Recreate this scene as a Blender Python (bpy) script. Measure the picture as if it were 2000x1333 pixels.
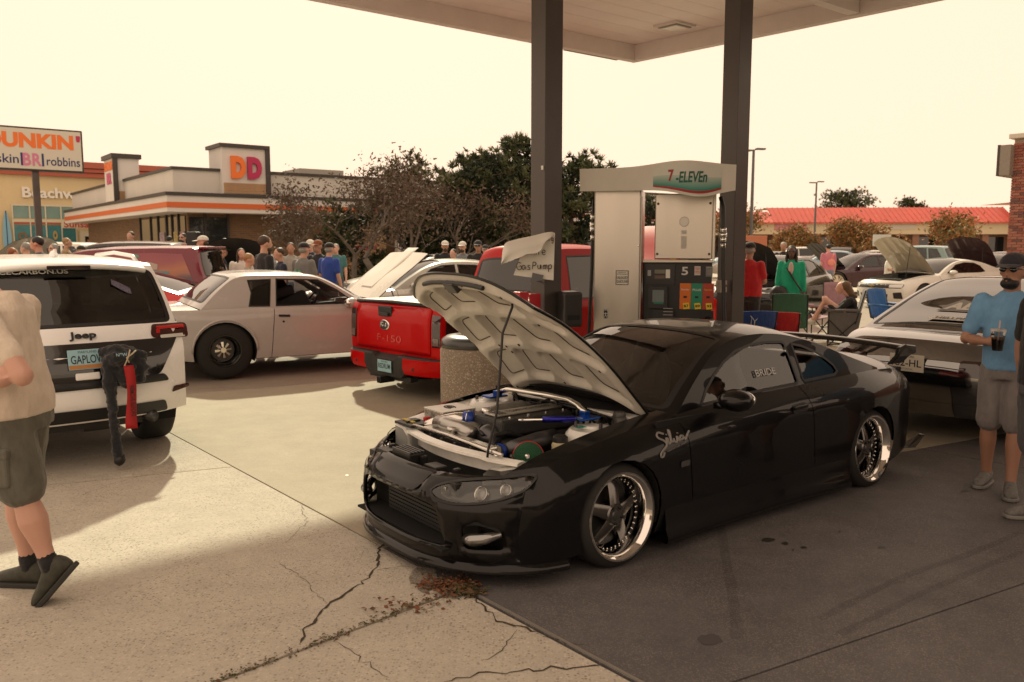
import bpy, bmesh, math, random
import numpy as np
from mathutils import Vector, Matrix, geometry
R = math.radians
PI = math.pi
scene = bpy.context.scene
for o in list(bpy.data.objects):
    bpy.data.objects.remove(o)
COL = scene.collection

# ------------------------------------------------------------------ camera
FPX, HOR, EYE = 1620.0,480.0,1.75
PITCH = math.atan((666.5 - HOR)/FPX)
cam_data = bpy.data.cameras.new('camera')
cam_data.sensor_width = 36.0
cam_data.lens = FPX / 2000.0*36.0
cam_data.clip_start = 0.05
cam_data.clip_end = 2000.0
cam_data.dof.use_dof = True
cam_data.dof.focus_distance = 5.6
cam_data.dof.aperture_fstop = 4.0
cam = bpy.data.objects.new('camera', cam_data)
COL.objects.link(cam)
cam.location = (0,0, EYE)
cam.rotation_euler = (PI / 2 - PITCH, 0,0)
scene.camera = cam

# ------------------------------------------------------------------ sky, sun, exposure
SUN_EL, SUN_AZ = R(37), R(-12)          # the sun stands behind the scene, a little to the left
world = bpy.data.worlds.new('World')
scene.world = world
world.use_nodes = True
wn, wl = world.node_tree.nodes, world.node_tree.links
wn.clear()
w_out = wn.new('ShaderNodeOutputWorld')
w_bg = wn.new('ShaderNodeBackground')
w_sky = wn.new('ShaderNodeTexSky')
w_sky.sky_type = 'NISHITA'
w_sky.sun_disc = False
w_sky.sun_elevation = SUN_EL
w_sky.sun_rotation = SUN_AZ
w_sky.dust_density = 6.0
w_sky.air_density = 1.0
w_mix = wn.new('ShaderNodeMix')
w_mix.data_type = 'RGBA'
w_mix.inputs[0].default_value = 0.97     # hazy, milky autumn sky
w_mix.inputs[7].default_value = (12.2,9.15,6.75,1)
wl.new(w_sky.outputs[0], w_mix.inputs[6])
wl.new(w_mix.outputs[2], w_bg.inputs[0])
w_bg.inputs[1].default_value = 0.105
wl.new(w_bg.outputs[0], w_out.inputs[0])

sun_data = bpy.data.lights.new('sun', 'SUN')
sun_data.energy = 4.8
sun_data.angle = R(1.6)
sun_data.color = (1.0,0.93,0.67)
sun = bpy.data.objects.new('sun', sun_data)
COL.objects.link(sun)
sd = Vector((math.sin(SUN_AZ)*math.cos(SUN_EL), math.cos(SUN_AZ)*math.cos(SUN_EL), math.sin(SUN_EL)))
sun.rotation_euler = sd.to_track_quat('Z', 'Y').to_euler()
sun.location = (0,0,30)

scene.view_settings.view_transform = 'Standard'
scene.view_settings.look = 'None'
scene.view_settings.exposure = 0.0
scene.view_settings.gamma = 1.0
scene.view_settings.use_curve_mapping = False
scene.render.engine = 'CYCLES'
scene.cycles.use_denoising = True
scene.cycles.max_bounces = 8
scene.cycles.transparent_max_bounces = 12
scene.cycles.sample_clamp_indirect = 6.0
scene.cycles.caustics_reflective = False
scene.cycles.caustics_refractive = False

# ------------------------------------------------------------------ measuring helpers
def pix_ray(px, py):
    a, b = (px - 1000.0)/FPX, -(py - 666.5)/FPX
    c, s = math.cos(PITCH), math.sin(PITCH)
    return Vector((a, c + b * s, -s + b * c))
def G(px, py, z=0.0):
    d = pix_ray(px, py); t = (z - EYE)/d.z
    return Vector((0,0, EYE)) + d * t
def at(px, py, Y):
    d = pix_ray(px, py)
    return Vector((0,0, EYE)) + d * (Y / d.y)
U = Vector((0.796,0.606,0)).normalized()      # the lot's two directions
V = Vector((-U.y, U.x, 0))
UANG = math.atan2(U.y, U.x)

# ------------------------------------------------------------------ materials
MATS = {}
def srgb(h):
    if isinstance(h, str):
        h = h.lstrip('#'); c = [int(h[i:i + 2],16)/255 for i in (0,2,4)]
    else:
        c = list(h)
    return tuple(x / 12.92 if x <= 0.04045 else ((x + 0.055)/1.055) ** 2.4 for x in c)
def mat(name, col=(0.5,0.5,0.5), rough=0.5, metal=0.0, coat=0.0, noise=0.0, nscale=8.0, bump=0.0, bscale=60.0,
        emit=None, estr=0.0, alpha=1.0, spec=0.5, sheen=0.0, stretch=None, rvar=0.0, trans=0.0, coat_rough=0.03, coat_ior=1.5):
    if name in MATS:
        return MATS[name]
    m = bpy.data.materials.new(name); m.use_nodes = True
    nt = m.node_tree; N, L = nt.nodes, nt.links
    b = N['Principled BSDF']
    c = (*col[:3],1)
    b.inputs['Base Color'].default_value = c
    b.inputs['Roughness'].default_value = rough
    b.inputs['Metallic'].default_value = metal
    b.inputs['Coat Weight'].default_value = coat
    b.inputs['Coat Roughness'].default_value = coat_rough
    b.inputs['Coat IOR'].default_value = coat_ior
    b.inputs['Specular IOR Level'].default_value = spec
    b.inputs['Sheen Weight'].default_value = sheen
    b.inputs['Transmission Weight'].default_value = trans
    b.inputs['Alpha'].default_value = alpha
    if emit:
        b.inputs['Emission Color'].default_value = (*emit, 1); b.inputs['Emission Strength'].default_value = estr
    if noise or bump or rvar:
        tc = N.new('ShaderNodeTexCoord'); mp = N.new('ShaderNodeMapping')
        L.new(tc.outputs['Object'], mp.inputs[0])
        if stretch: mp.inputs['Scale'].default_value = stretch
    if noise or rvar:
        n = N.new('ShaderNodeTexNoise'); n.inputs['Scale'].default_value = nscale; n.inputs['Detail'].default_value = 6
        n.inputs['Roughness'].default_value = 0.62
        L.new(mp.outputs[0], n.inputs['Vector'])
        if noise:
            mx = N.new('ShaderNodeMix'); mx.data_type = 'RGBA'
            mr = N.new('ShaderNodeMapRange'); mr.inputs[1].default_value = 0.3; mr.inputs[2].default_value = 0.7
            L.new(n.outputs[0], mr.inputs[0]); L.new(mr.outputs[0], mx.inputs[0])
            mx.inputs[6].default_value = (*[max(0, x * (1 - noise)) for x in c[:3]],1)
            mx.inputs[7].default_value = (*[min(1, x * (1 + noise)) for x in c[:3]],1)
            L.new(mx.outputs[2], b.inputs['Base Color'])
        if rvar:
            m2 = N.new('ShaderNodeMapRange'); m2.inputs[1].default_value = 0.3; m2.inputs[2].default_value = 0.7
            m2.inputs[3].default_value = max(0, rough - rvar); m2.inputs[4].default_value = min(1, rough + rvar)
            L.new(n.outputs[0], m2.inputs[0]); L.new(m2.outputs[0], b.inputs['Roughness'])
    if bump:
        n2 = N.new('ShaderNodeTexNoise'); n2.inputs['Scale'].default_value = bscale; n2.inputs['Detail'].default_value = 4
        L.new(mp.outputs[0], n2.inputs['Vector'])
        bp = N.new('ShaderNodeBump'); bp.inputs['Strength'].default_value = bump; bp.inputs['Distance'].default_value = 0.02
        L.new(n2.outputs[0], bp.inputs['Height']); L.new(bp.outputs[0], b.inputs['Normal'])
    MATS[name] = m
    return m
def glass(name, tint=(0.25,0.27,0.28), refl=1.0):
    """window glass: a tinted see-through pane with a mirror coat that grows at grazing angles"""
    if name in MATS: return MATS[name]
    m = bpy.data.materials.new(name); m.use_nodes = True
    N, L = m.node_tree.nodes, m.node_tree.links
    N.clear()
    out = N.new('ShaderNodeOutputMaterial'); mix = N.new('ShaderNodeMixShader')
    tr = N.new('ShaderNodeBsdfTransparent'); gl = N.new('ShaderNodeBsdfGlossy'); fr = N.new('ShaderNodeFresnel')
    tr.inputs[0].default_value = (*tint, 1)
    gl.inputs['Roughness'].default_value = 0.015; gl.inputs[0].default_value = (refl, refl, refl, 1)
    fr.inputs[0].default_value = 1.7
    L.new(fr.outputs[0], mix.inputs[0]); L.new(tr.outputs[0], mix.inputs[1]); L.new(gl.outputs[0], mix.inputs[2])
    L.new(mix.outputs[0], out.inputs[0])
    MATS[name] = m
    return m

# ------------------------------------------------------------------ object helpers
def link(o, parent=None):
    COL.objects.link(o)
    if parent is not None: o.parent = parent
    return o
def tag(o, label=None, cat=None, group=None, kind=None):
    if label: o['label'] = label
    if cat: o['category'] = cat
    if group: o['group'] = group
    if kind: o['kind'] = kind
    return o
def thing(name, label, cat, loc=(0,0,0), rotz=0.0, group=None, scale=1.0):
    o = bpy.data.objects.new(name, None); COL.objects.link(o)
    o.empty_display_size = 0.2
    o.location = loc; o.rotation_euler = (0,0, rotz)
    o.scale = (scale,)*3
    return tag(o, label, cat, group)
def mesh_obj(name, verts, faces, m, parent=None, smooth=False, normals=None, idx=None):
    me = bpy.data.meshes.new(name)
    me.from_pydata([tuple(v) for v in verts],[],[tuple(f) for f in faces])
    ms = m if isinstance(m, (list, tuple)) else [m]
    for x in ms: me.materials.append(x)
    if idx is not None:
        me.polygons.foreach_set('material_index', np.array(idx, dtype=np.int32))
    if smooth: me.shade_smooth()
    if normals is not None:
        me.normals_split_custom_set_from_vertices([tuple(n) for n in normals])
    me.update()
    return link(bpy.data.objects.new(name, me), parent)
def share(o, parent, loc=None, rot=None, scale=None):
    c = o.copy(); COL.objects.link(c); c.parent = parent
    if loc is not None: c.location = loc
    if rot is not None: c.rotation_euler = rot
    if scale is not None: c.scale = scale
    return c
def copy_tree(o, parent=None):
    c = o.copy(); COL.objects.link(c); c.parent = parent
    for ch in list(o.children): copy_tree(ch, c)
    return c

class MB:
    """collects simple solids into one mesh"""
    def __init__(s): s.v = []; s.f = []; s.mi = []; s.cur = 0
    def add(s, vs, fs, M=None):
        b = len(s.v)
        s.v += [tuple(M @ Vector(v)) if M is not None else tuple(v) for v in vs]
        s.f += [tuple(b + i for i in f) for f in fs]; s.mi += [s.cur] * len(fs)
        return s
    def box(s, c, d, M=None, taper=1.0):
        x, y, z = c; a, b, h = d[0] / 2, d[1] / 2, d[2] / 2; t = taper
        vs = [(x - a, y - b, z - h),(x + a, y - b, z - h),(x + a, y + b, z - h),(x - a, y + b, z - h),
              (x - a * t, y - b * t, z + h),(x + a * t, y - b * t, z + h),(x + a * t, y + b * t, z + h),(x - a * t, y + b * t, z + h)]
        return s.add(vs, [(0,3,2,1),(4,5,6,7),(0,1,5,4),(1,2,6,5),(2,3,7,6),(3,0,4,7)], M)
    def bar(s, p, q, w, h=None, up=(0,0,1)):
        """a rectangular bar from p to q"""
        p, q = Vector(p), Vector(q); h = h or w
        d = (q - p).normalized(); u = Vector(up)
        if abs(d.dot(u)) > 0.98: u = Vector((1,0,0))
        a = d.cross(u).normalized()*w / 2; b = a.cross(d).normalized()*h / 2
        vs = [p - a - b, p + a - b, p + a + b, p - a + b, q - a - b, q + a - b, q + a + b, q - a + b]
        return s.add(vs, [(0,3,2,1),(4,5,6,7),(0,1,5,4),(1,2,6,5),(2,3,7,6),(3,0,4,7)])
    def tube(s, pts, r, n=8, cap=True):
        pts = [Vector(p) for p in pts]; k = len(pts)
        rs = r if isinstance(r, (list, tuple)) else [r] * k
        b = len(s.v); prev = None
        for i, p in enumerate(pts):
            d = (pts[min(i + 1, k - 1)] - pts[max(i - 1,0)])
            d = d.normalized() if d.length > 1e-9 else Vector((0,0,1))
            if prev is None:
                a = d.cross(Vector((0,0,1)) if abs(d.z) < 0.9 else Vector((1,0,0))).normalized()
            else:
                a = (prev - d * prev.dot(d)).normalized()
            prev = a; c = d.cross(a)
            for j in range(n):
                t = 2*PI * j / n
                s.v.append(tuple(p + (a * math.cos(t) + c * math.sin(t))*rs[i]))
        for i in range(k - 1):
            for j in range(n):
                s.f.append((b + i * n + j, b + i * n + (j + 1) % n, b + (i + 1)*n + (j + 1) % n, b + (i + 1)*n + j)); s.mi.append(s.cur)
        if cap:
            s.f.append(tuple(b + j for j in reversed(range(n)))); s.mi.append(s.cur)
            s.f.append(tuple(b + (k - 1)*n + j for j in range(n))); s.mi.append(s.cur)
        return s
    def lathe(s, prof, n=32, M=None, a0=0.0, a1=2*PI):
        """prof: (r, h) pairs turned round the z axis"""
        full = abs(a1 - a0 - 2*PI) < 1e-6
        k = n if full else n + 1
        vs = []; fs = []
        for r, h in prof:
            for j in range(k):
                t = a0 + (a1 - a0)*j / n
                vs.append((r * math.cos(t), r * math.sin(t), h))
        for i in range(len(prof) - 1):
            for j in range(n):
                j2 = (j + 1) % k
                fs.append((i * k + j, i * k + j2,(i + 1)*k + j2,(i + 1)*k + j))
        return s.add(vs, fs, M)
    def prism(s, poly, axis_z0, axis_z1, M=None):
        """poly in xy, pushed along z"""
        n = len(poly)
        vs = [(x, y, axis_z0) for x, y in poly] + [(x, y, axis_z1) for x, y in poly]
        fs = [tuple(reversed(range(n))), tuple(range(n, 2*n))] + [(i, (i + 1) % n, n + (i + 1) % n, n + i) for i in range(n)]
        return s.add(vs, fs, M)
    def sphere(s, c, r, nu=10, nv=7, M=None):
        rx, ry, rz = (r, r, r) if not isinstance(r, (tuple, list)) else r
        vs = [(c[0], c[1], c[2] - rz)]
        for i in range(1, nv):
            t = PI * i / nv
            for j in range(nu):
                a = 2*PI * j / nu
                vs.append((c[0] + rx * math.sin(t)*math.cos(a), c[1] + ry * math.sin(t)*math.sin(a), c[2] - rz * math.cos(t)))
        vs.append((c[0], c[1], c[2] + rz)); fs = []
        for j in range(nu): fs.append((0,1 + (j + 1) % nu, 1 + j))
        for i in range(nv - 2):
            for j in range(nu):
                a = 1 + i * nu; fs.append((a + j, a + (j + 1) % nu, a + nu + (j + 1) % nu, a + nu + j))
        e = len(vs) - 1; a = 1 + (nv - 2)*nu
        for j in range(nu): fs.append((a + j, a + (j + 1) % nu, e))
        return s.add(vs, fs, M)
    def build(s, name, m, parent=None, smooth=False, bevel=0.0, auto=None, seg=1):
        o = mesh_obj(name, s.v, s.f, m, parent, smooth, idx=s.mi if isinstance(m, (list, tuple)) else None)
        if bevel:
            md = o.modifiers.new('bevel', 'BEVEL'); md.width = bevel; md.segments = seg + 1; md.limit_method = 'ANGLE'; md.angle_limit = R(35)
            md.harden_normals = False
        if auto is not None:
            o.data.shade_smooth(); o.data.set_sharp_from_angle(angle=R(auto))
        return o
def box(name, c, d, m, parent=None, bevel=0.0, rotz=0.0):
    M = Matrix.Rotation(rotz, 4, 'Z') if rotz else None
    mb = MB(); mb.box((0,0,0), d)
    o = mb.build(name, m, parent, bevel=bevel)
    o.location = c
    if rotz: o.rotation_euler = (0,0, rotz)
    return o

# ------------------------------------------------------------------ lettering
def text_mesh(txt, size=1.0, bold=0.0, shear=0.0, depth=0.0, spacing=1.0, sx=1.0, center=True):
    cu = bpy.data.curves.new('txt', 'FONT')
    cu.body = txt; cu.size = size; cu.offset = bold * size; cu.shear = shear; cu.extrude = depth; cu.space_character = spacing
    cu.resolution_u = 3
    o = bpy.data.objects.new('txt', cu); COL.objects.link(o)
    dg = bpy.context.evaluated_depsgraph_get()
    me = o.evaluated_get(dg).to_mesh()
    vs = [v.co.copy() for v in me.vertices]; fs = [tuple(p.vertices) for p in me.polygons]
    o.evaluated_get(dg).to_mesh_clear()
    bpy.data.objects.remove(o); bpy.data.curves.remove(cu)
    if not vs: return [],[]
    x0, x1 = min(v.x for v in vs), max(v.x for v in vs); y0, y1 = min(v.y for v in vs), max(v.y for v in vs)
    cx, cy = ((x0 + x1)/2,(y0 + y1)/2) if center else (0,0)
    return [Vector(((v.x - cx)*sx, v.y - cy, v.z)) for v in vs], fs
def text_obj(name, txt, m, parent, M, size=0.1, width=None, height=None, **kw):
    """lettering in the plane of M (x along the words, y up); width/height fit it"""
    vs, fs = text_mesh(txt, size, **kw)
    w = max(v.x for v in vs) - min(v.x for v in vs); h = max(v.y for v in vs) - min(v.y for v in vs)
    kx = width / w if width else 1.0
    ky = height / h if height else (kx if width else 1.0)
    if height and not width: kx = ky
    vs = [M @ Vector((v.x * kx, v.y * ky, v.z)) for v in vs]
    return mesh_obj(name, vs, fs, m, parent)
def frame(origin, xdir, ydir=(0,0,1)):
    """matrix with x along xdir and y along ydir"""
    x = Vector(xdir).normalized(); y = Vector(ydir); y = (y - x * y.dot(x)).normalized(); z = x.cross(y)
    M = Matrix((x, y, z)).transposed().to_4x4(); M.translation = Vector(origin)
    return M
def stroke_obj(name, strokes, r, m, parent, M, n=6):
    mb = MB()
    for st in strokes: mb.tube([M @ Vector((p[0], p[1],0)) for p in st], r, n)
    return mb.build(name, m, parent, smooth=True)

# ------------------------------------------------------------------ curve helpers
def pchip(xs, ys):
    xs = np.array(xs, float); ys = np.array(ys, float)
    h = np.diff(xs); d = np.diff(ys)/h; n = len(xs); m = np.zeros(n)
    m[0], m[-1] = d[0], d[-1]
    for i in range(1, n - 1):
        if d[i - 1] * d[i] > 0:
            w1, w2 = 2*h[i] + h[i - 1], h[i] + 2*h[i - 1]
            m[i] = (w1 + w2)/(w1/d[i - 1] + w2/d[i])
    xl, yl, ml, hl = xs.tolist(), ys.tolist(), m.tolist(), h.tolist()
    import bisect
    def f(x):
        if x <= xl[0]: return yl[0]
        if x >= xl[-1]: return yl[-1]
        i = bisect.bisect_right(xl, x) - 1
        t = (x - xl[i])/hl[i]
        t2, t3 = t * t, t * t * t
        return (2*t3 - 3*t2 + 1)*yl[i] + (t3 - 2*t2 + t)*hl[i] * ml[i] + (-2*t3 + 3*t2)*yl[i + 1] + (t3 - t2)*hl[i] * ml[i + 1]
    return f
def catmull(pts, step=0.05, closed=False):
    """smooth polyline through pts (tuples), about step apart; a point given twice is a corner"""
    P = [Vector(p) for p in pts]; n = len(P); out = []
    rng = range(n if closed else n - 1)
    for i in rng:
        p1, p2 = P[i], P[(i + 1) % n]
        if (p1 - p2).length < 1e-9: continue
        p0 = P[(i - 1) % n] if (closed or i > 0) else p1
        p3 = P[(i + 2) % n] if (closed or i + 2 < n) else p2
        if (p0 - p1).length < 1e-9: p0 = p1 - (p2 - p1)*0.001*0 + (p1 - p2)
        if (p3 - p2).length < 1e-9: p3 = p2 + (p2 - p1)
        k = max(1, int(math.ceil((p2 - p1).length / step)))
        for j in range(k):
            t = j / k
            # centripetal-ish: clamp tangents by the segment's length
            m1 = (p2 - p0); m2 = (p3 - p1); L = (p2 - p1).length
            m1 = m1.normalized()*L if m1.length > 1e-9 else m1; m2 = m2.normalized()*L if m2.length > 1e-9 else m2
            t2, t3 = t * t, t * t * t
            out.append(p1*(2*t3 - 3*t2 + 1) + m1*(t3 - 2*t2 + t) + p2*(-2*t3 + 3*t2) + m2*(t3 - t2))
    if not closed: out.append(P[-1])
    return out
def inside(p, poly):
    x, y = p[0], p[1]; c = False; n = len(poly); j = n - 1
    for i in range(n):
        xi, yi, xj, yj = poly[i][0], poly[i][1], poly[j][0], poly[j][1]
        if (yi > y) != (yj > y) and x < (xj - xi)*(y - yi)/(yj - yi) + xi: c = not c
        j = i
    return c
def resample(poly, step):
    out = []; n = len(poly)
    for i in range(n):
        a, b = Vector(poly[i][:2]), Vector(poly[(i + 1) % n][:2]); L = (b - a).length
        k = max(1, int(round(L / step)))
        for j in range(k): out.append(a + (b - a)*(j / k))
    return out
def inside_np(P, poly):
    x, y = P[:, 0], P[:, 1]; c = np.zeros(len(P), bool); Q = np.array([[p[0], p[1]] for p in poly]); Q2 = np.roll(Q, 1,0)
    for (xi, yi),(xj, yj) in zip(Q, Q2):
        if yi == yj: continue
        c ^= ((yi > y) != (yj > y)) & (x < (xj - xi)*(y - yi)/(yj - yi) + xi)
    return c
def cdt(outer, holes=(), grid=0.06):
    """triangles of a 2-d outline with holes and a grid of inner points"""
    loops = [resample(outer, grid)] + [resample(h, grid) for h in holes]
    pts = []; edges = []
    for lp in loops:
        b = len(pts); pts += lp
        edges += [(b + i, b + (i + 1) % len(lp)) for i in range(len(lp))]
    bp = np.array([[p.x, p.y] for p in pts]); o0 = np.array([[p.x, p.y] for p in loops[0]])
    gx = np.arange(o0[:, 0].min() + grid * 0.5, o0[:, 0].max(), grid); gy = np.arange(o0[:, 1].min() + grid * 0.5, o0[:, 1].max(), grid)
    if len(gx) and len(gy):
        gp = np.array(np.meshgrid(gx, gy)).reshape(2,-1).T
        k = inside_np(gp, loops[0])
        for h in loops[1:]: k &= ~inside_np(gp, h)
        gp = gp[k]
        if len(gp):
            d = ((gp[:, None, :] - bp[None, :, :]) ** 2).sum(2).min(1)
            pts += [Vector((float(q[0]), float(q[1]))) for q in gp[d > (grid * 0.45) ** 2]]
    vo, eo, fo, *_ = geometry.delaunay_2d_cdt(pts, edges, [],0,1e-6)
    cen = np.array([[sum(vo[i].x for i in f)/len(f), sum(vo[i].y for i in f)/len(f)] for f in fo])
    k = inside_np(cen, loops[0])
    for h in loops[1:]: k &= ~inside_np(cen, h)
    return vo, [tuple(f) for f, q in zip(fo, k) if q]
def panel(name, F, outer, m, parent=None, holes=(), grid=0.06, off=0.0, flip=False, thick=0.0, mirror=False, build=True):
    """a sheet on the surface F(u,v) -> point, cut to the outline; normals come from the surface"""
    uv, tris = cdt(outer, holes, grid)
    e = 1e-3; vs = []; ns = []
    for p in uv:
        a = F(p.x, p.y)
        n = (F(p.x + e, p.y) - F(p.x - e, p.y)).cross(F(p.x, p.y + e) - F(p.x, p.y - e))
        n = n.normalized() if n.length > 1e-12 else Vector((0,0,1))
        if flip: n = -n
        vs.append(a + n * off); ns.append(n)
    fs = []
    for f in tris:
        a, b, c = uv[f[0]], uv[f[1]], uv[f[2]]
        cw = ((b - a).x * (c - a).y - (b - a).y * (c - a).x) < 0
        if cw != flip: f = tuple(reversed(f))
        fs.append(f)
    if mirror:
        k = len(vs)
        vs = vs + [Vector((v.x, -v.y, v.z)) for v in vs]; ns = ns + [Vector((n.x, -n.y, n.z)) for n in ns]
        fs = fs + [tuple(k + i for i in reversed(f)) for f in fs]
    if not build: return vs, ns, fs
    o = mesh_obj(name, vs, fs, m, parent, smooth=True, normals=ns)
    if thick:
        md = o.modifiers.new('solid', 'SOLIDIFY'); md.thickness = thick; md.offset = -1
    return o
def grid_surf(F, us, vs_):
    """regular sheet with exact normals"""
    V_, N_, Fc = [],[],[]
    e = 1e-4
    for u in us:
        for v in vs_:
            V_.append(F(u, v))
            n = (F(u + e, v) - F(u - e, v)).cross(F(u, v + e) - F(u, v - e))
            N_.append(n.normalized() if n.length > 1e-14 else Vector((0,0,1)))
    k = len(vs_)
    for i in range(len(us) - 1):
        for j in range(k - 1):
            Fc.append((i * k + j, (i + 1)*k + j, (i + 1)*k + j + 1, i * k + j + 1))
    return V_, N_, Fc

def cards_obj(name, C, A, B, tone, mats, parent, tip=1.0):
    """many small leaf or needle faces: centre C, half-length A, half-width B (n,3 arrays)"""
    C, A, B = (np.asarray(x, dtype=np.float32) for x in (C, A, B)); n = len(C)
    co = np.stack([C - A - B, C - A + B, C + A + B * tip, C + A - B * tip],1).reshape(-1,3)
    me = bpy.data.meshes.new(name); me.vertices.add(4*n); me.vertices.foreach_set('co', co.ravel())
    me.loops.add(4*n); me.loops.foreach_set('vertex_index', np.arange(4*n, dtype=np.int32))
    me.polygons.add(n); me.polygons.foreach_set('loop_start', np.arange(0,4*n, 4, dtype=np.int32))
    for m in mats: me.materials.append(m)
    me.polygons.foreach_set('material_index', np.asarray(tone, dtype=np.int32))
    me.update(); me.validate()
    return link(bpy.data.objects.new(name, me), parent)
# ------------------------------------------------------------------ shared materials
BLK = mat('black_plastic', (0.012,0.012,0.013),0.45)
RUB = mat('tyre_rubber', (0.018,0.017,0.016),0.75, bump=0.15, bscale=120)
DRK = mat('dark_cavity', (0.006,0.006,0.006),0.9)
CHR = mat('chrome', (0.85,0.84,0.82),0.08,1.0)
ALU = mat('brushed_aluminium', (0.62,0.60,0.57),0.28,1.0, rvar=0.1, nscale=30)
STEEL = mat('dark_steel', (0.10,0.10,0.10),0.42,0.9)
RED_L = mat('red_lens', (0.30,0.008,0.008),0.12, coat=1.0)
CLEAR = mat('clear_lens', (0.62,0.62,0.58),0.1, coat=1.0)
AMBER = mat('amber_lens', (0.55,0.16,0.02),0.15, coat=1.0)
SEATM = mat('seat_cloth', (0.03,0.03,0.032),0.9)
WGLASS = glass('window_glass', (0.42,0.43,0.42))
DGLASS = glass('dark_window_glass', (0.035,0.037,0.04))
MGLASS = glass('medium_window_glass', (0.16,0.17,0.17))
def paint(name, col, rough=0.22, metal=0.0, dirt=0.05, coat=0.65):
    return mat('paint_' + name, col, rough, metal, coat=coat, spec=0.3, noise=dirt, nscale=2.5, rvar=0.05, coat_rough=0.02, coat_ior=1.55)

def offset_poly(poly, d):
    """push a closed outline outward by d"""
    P = [Vector(p[:2]) for p in poly]; n = len(P)
    area = sum(P[i].x * P[(i + 1) % n].y - P[(i + 1) % n].x * P[i].y for i in range(n))
    s = 1 if area > 0 else -1
    out = []
    for i in range(n):
        a, b, c = P[i - 1], P[i], P[(i + 1) % n]
        e1 = (b - a); e2 = (c - b)
        if e1.length < 1e-9 or e2.length < 1e-9: out.append(b.copy()); continue
        e1.normalize(); e2.normalize()
        n1 = Vector((e1.y, -e1.x))*s; n2 = Vector((e2.y, -e2.x))*s
        m = n1 + n2
        if m.length < 1e-6: m = n1
        m.normalize()
        out.append(b + m * d / max(0.5, m.dot(n1)))
    return out
def clip_half(poly, a, b, c):
    """keep the part of a closed outline where a*x + b*z <= c"""
    out = []; n = len(poly)
    for i in range(n):
        p, q = Vector(poly[i][:2]), Vector(poly[(i + 1) % n][:2])
        fp, fq = a * p.x + b * p.y - c, a * q.x + b * q.y - c
        if fp <= 0: out.append(p)
        if (fp < 0) != (fq < 0) and abs(fp - fq) > 1e-12:
            t = fp / (fp - fq); out.append(p + (q - p)*t)
    return out
def rounded(poly, r, k=4):
    out = []; P = [Vector(p[:2]) for p in poly]; n = len(P)
    for i in range(n):
        a, b, c = P[i - 1], P[i], P[(i + 1) % n]
        ra = min(r, (a - b).length * 0.45); rc = min(r, (c - b).length * 0.45)
        p0 = b + (a - b).normalized()*ra; p1 = b + (c - b).normalized()*rc
        for j in range(k + 1):
            t = j / k
            out.append(p0*(1 - t) ** 2 + b * 2*t * (1 - t) + p1*t * t)
    return out
def spline4(E, C, step=0.06):
    """edge and centre-line control points -> matching fine lists and where each control point landed"""
    P = [Vector((e[0], e[1], c[0], c[1])) for e, c in zip(E, C)]
    out = []; where = []
    n = len(P)
    for i in range(n - 1):
        where.append(len(out))
        p1, p2 = P[i], P[i + 1]
        if (p1 - p2).length < 1e-9: continue
        p0 = P[i - 1] if i > 0 else p1
        p3 = P[i + 2] if i + 2 < n else p2
        if (p0 - p1).length < 1e-9: p0 = p1 + (p1 - p2)
        if (p3 - p2).length < 1e-9: p3 = p2 + (p2 - p1)
        L = max((Vector(p2[:2]) - Vector(p1[:2])).length, (Vector(p2[2:]) - Vector(p1[2:])).length)
        k = max(1, int(math.ceil(L / step)))
        Lf = (p2 - p1).length
        m1 = (p2 - p0).normalized()*Lf; m2 = (p3 - p1).normalized()*Lf
        for j in range(k):
            t = j / k; t2, t3 = t * t, t * t * t
            out.append(p1*(2*t3 - 3*t2 + 1) + m1*(t3 - 2*t2 + t) + p2*(-2*t3 + 3*t2) + m2*(t3 - t2))
    where.append(len(out)); out.append(P[-1])
    return out, where

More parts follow.
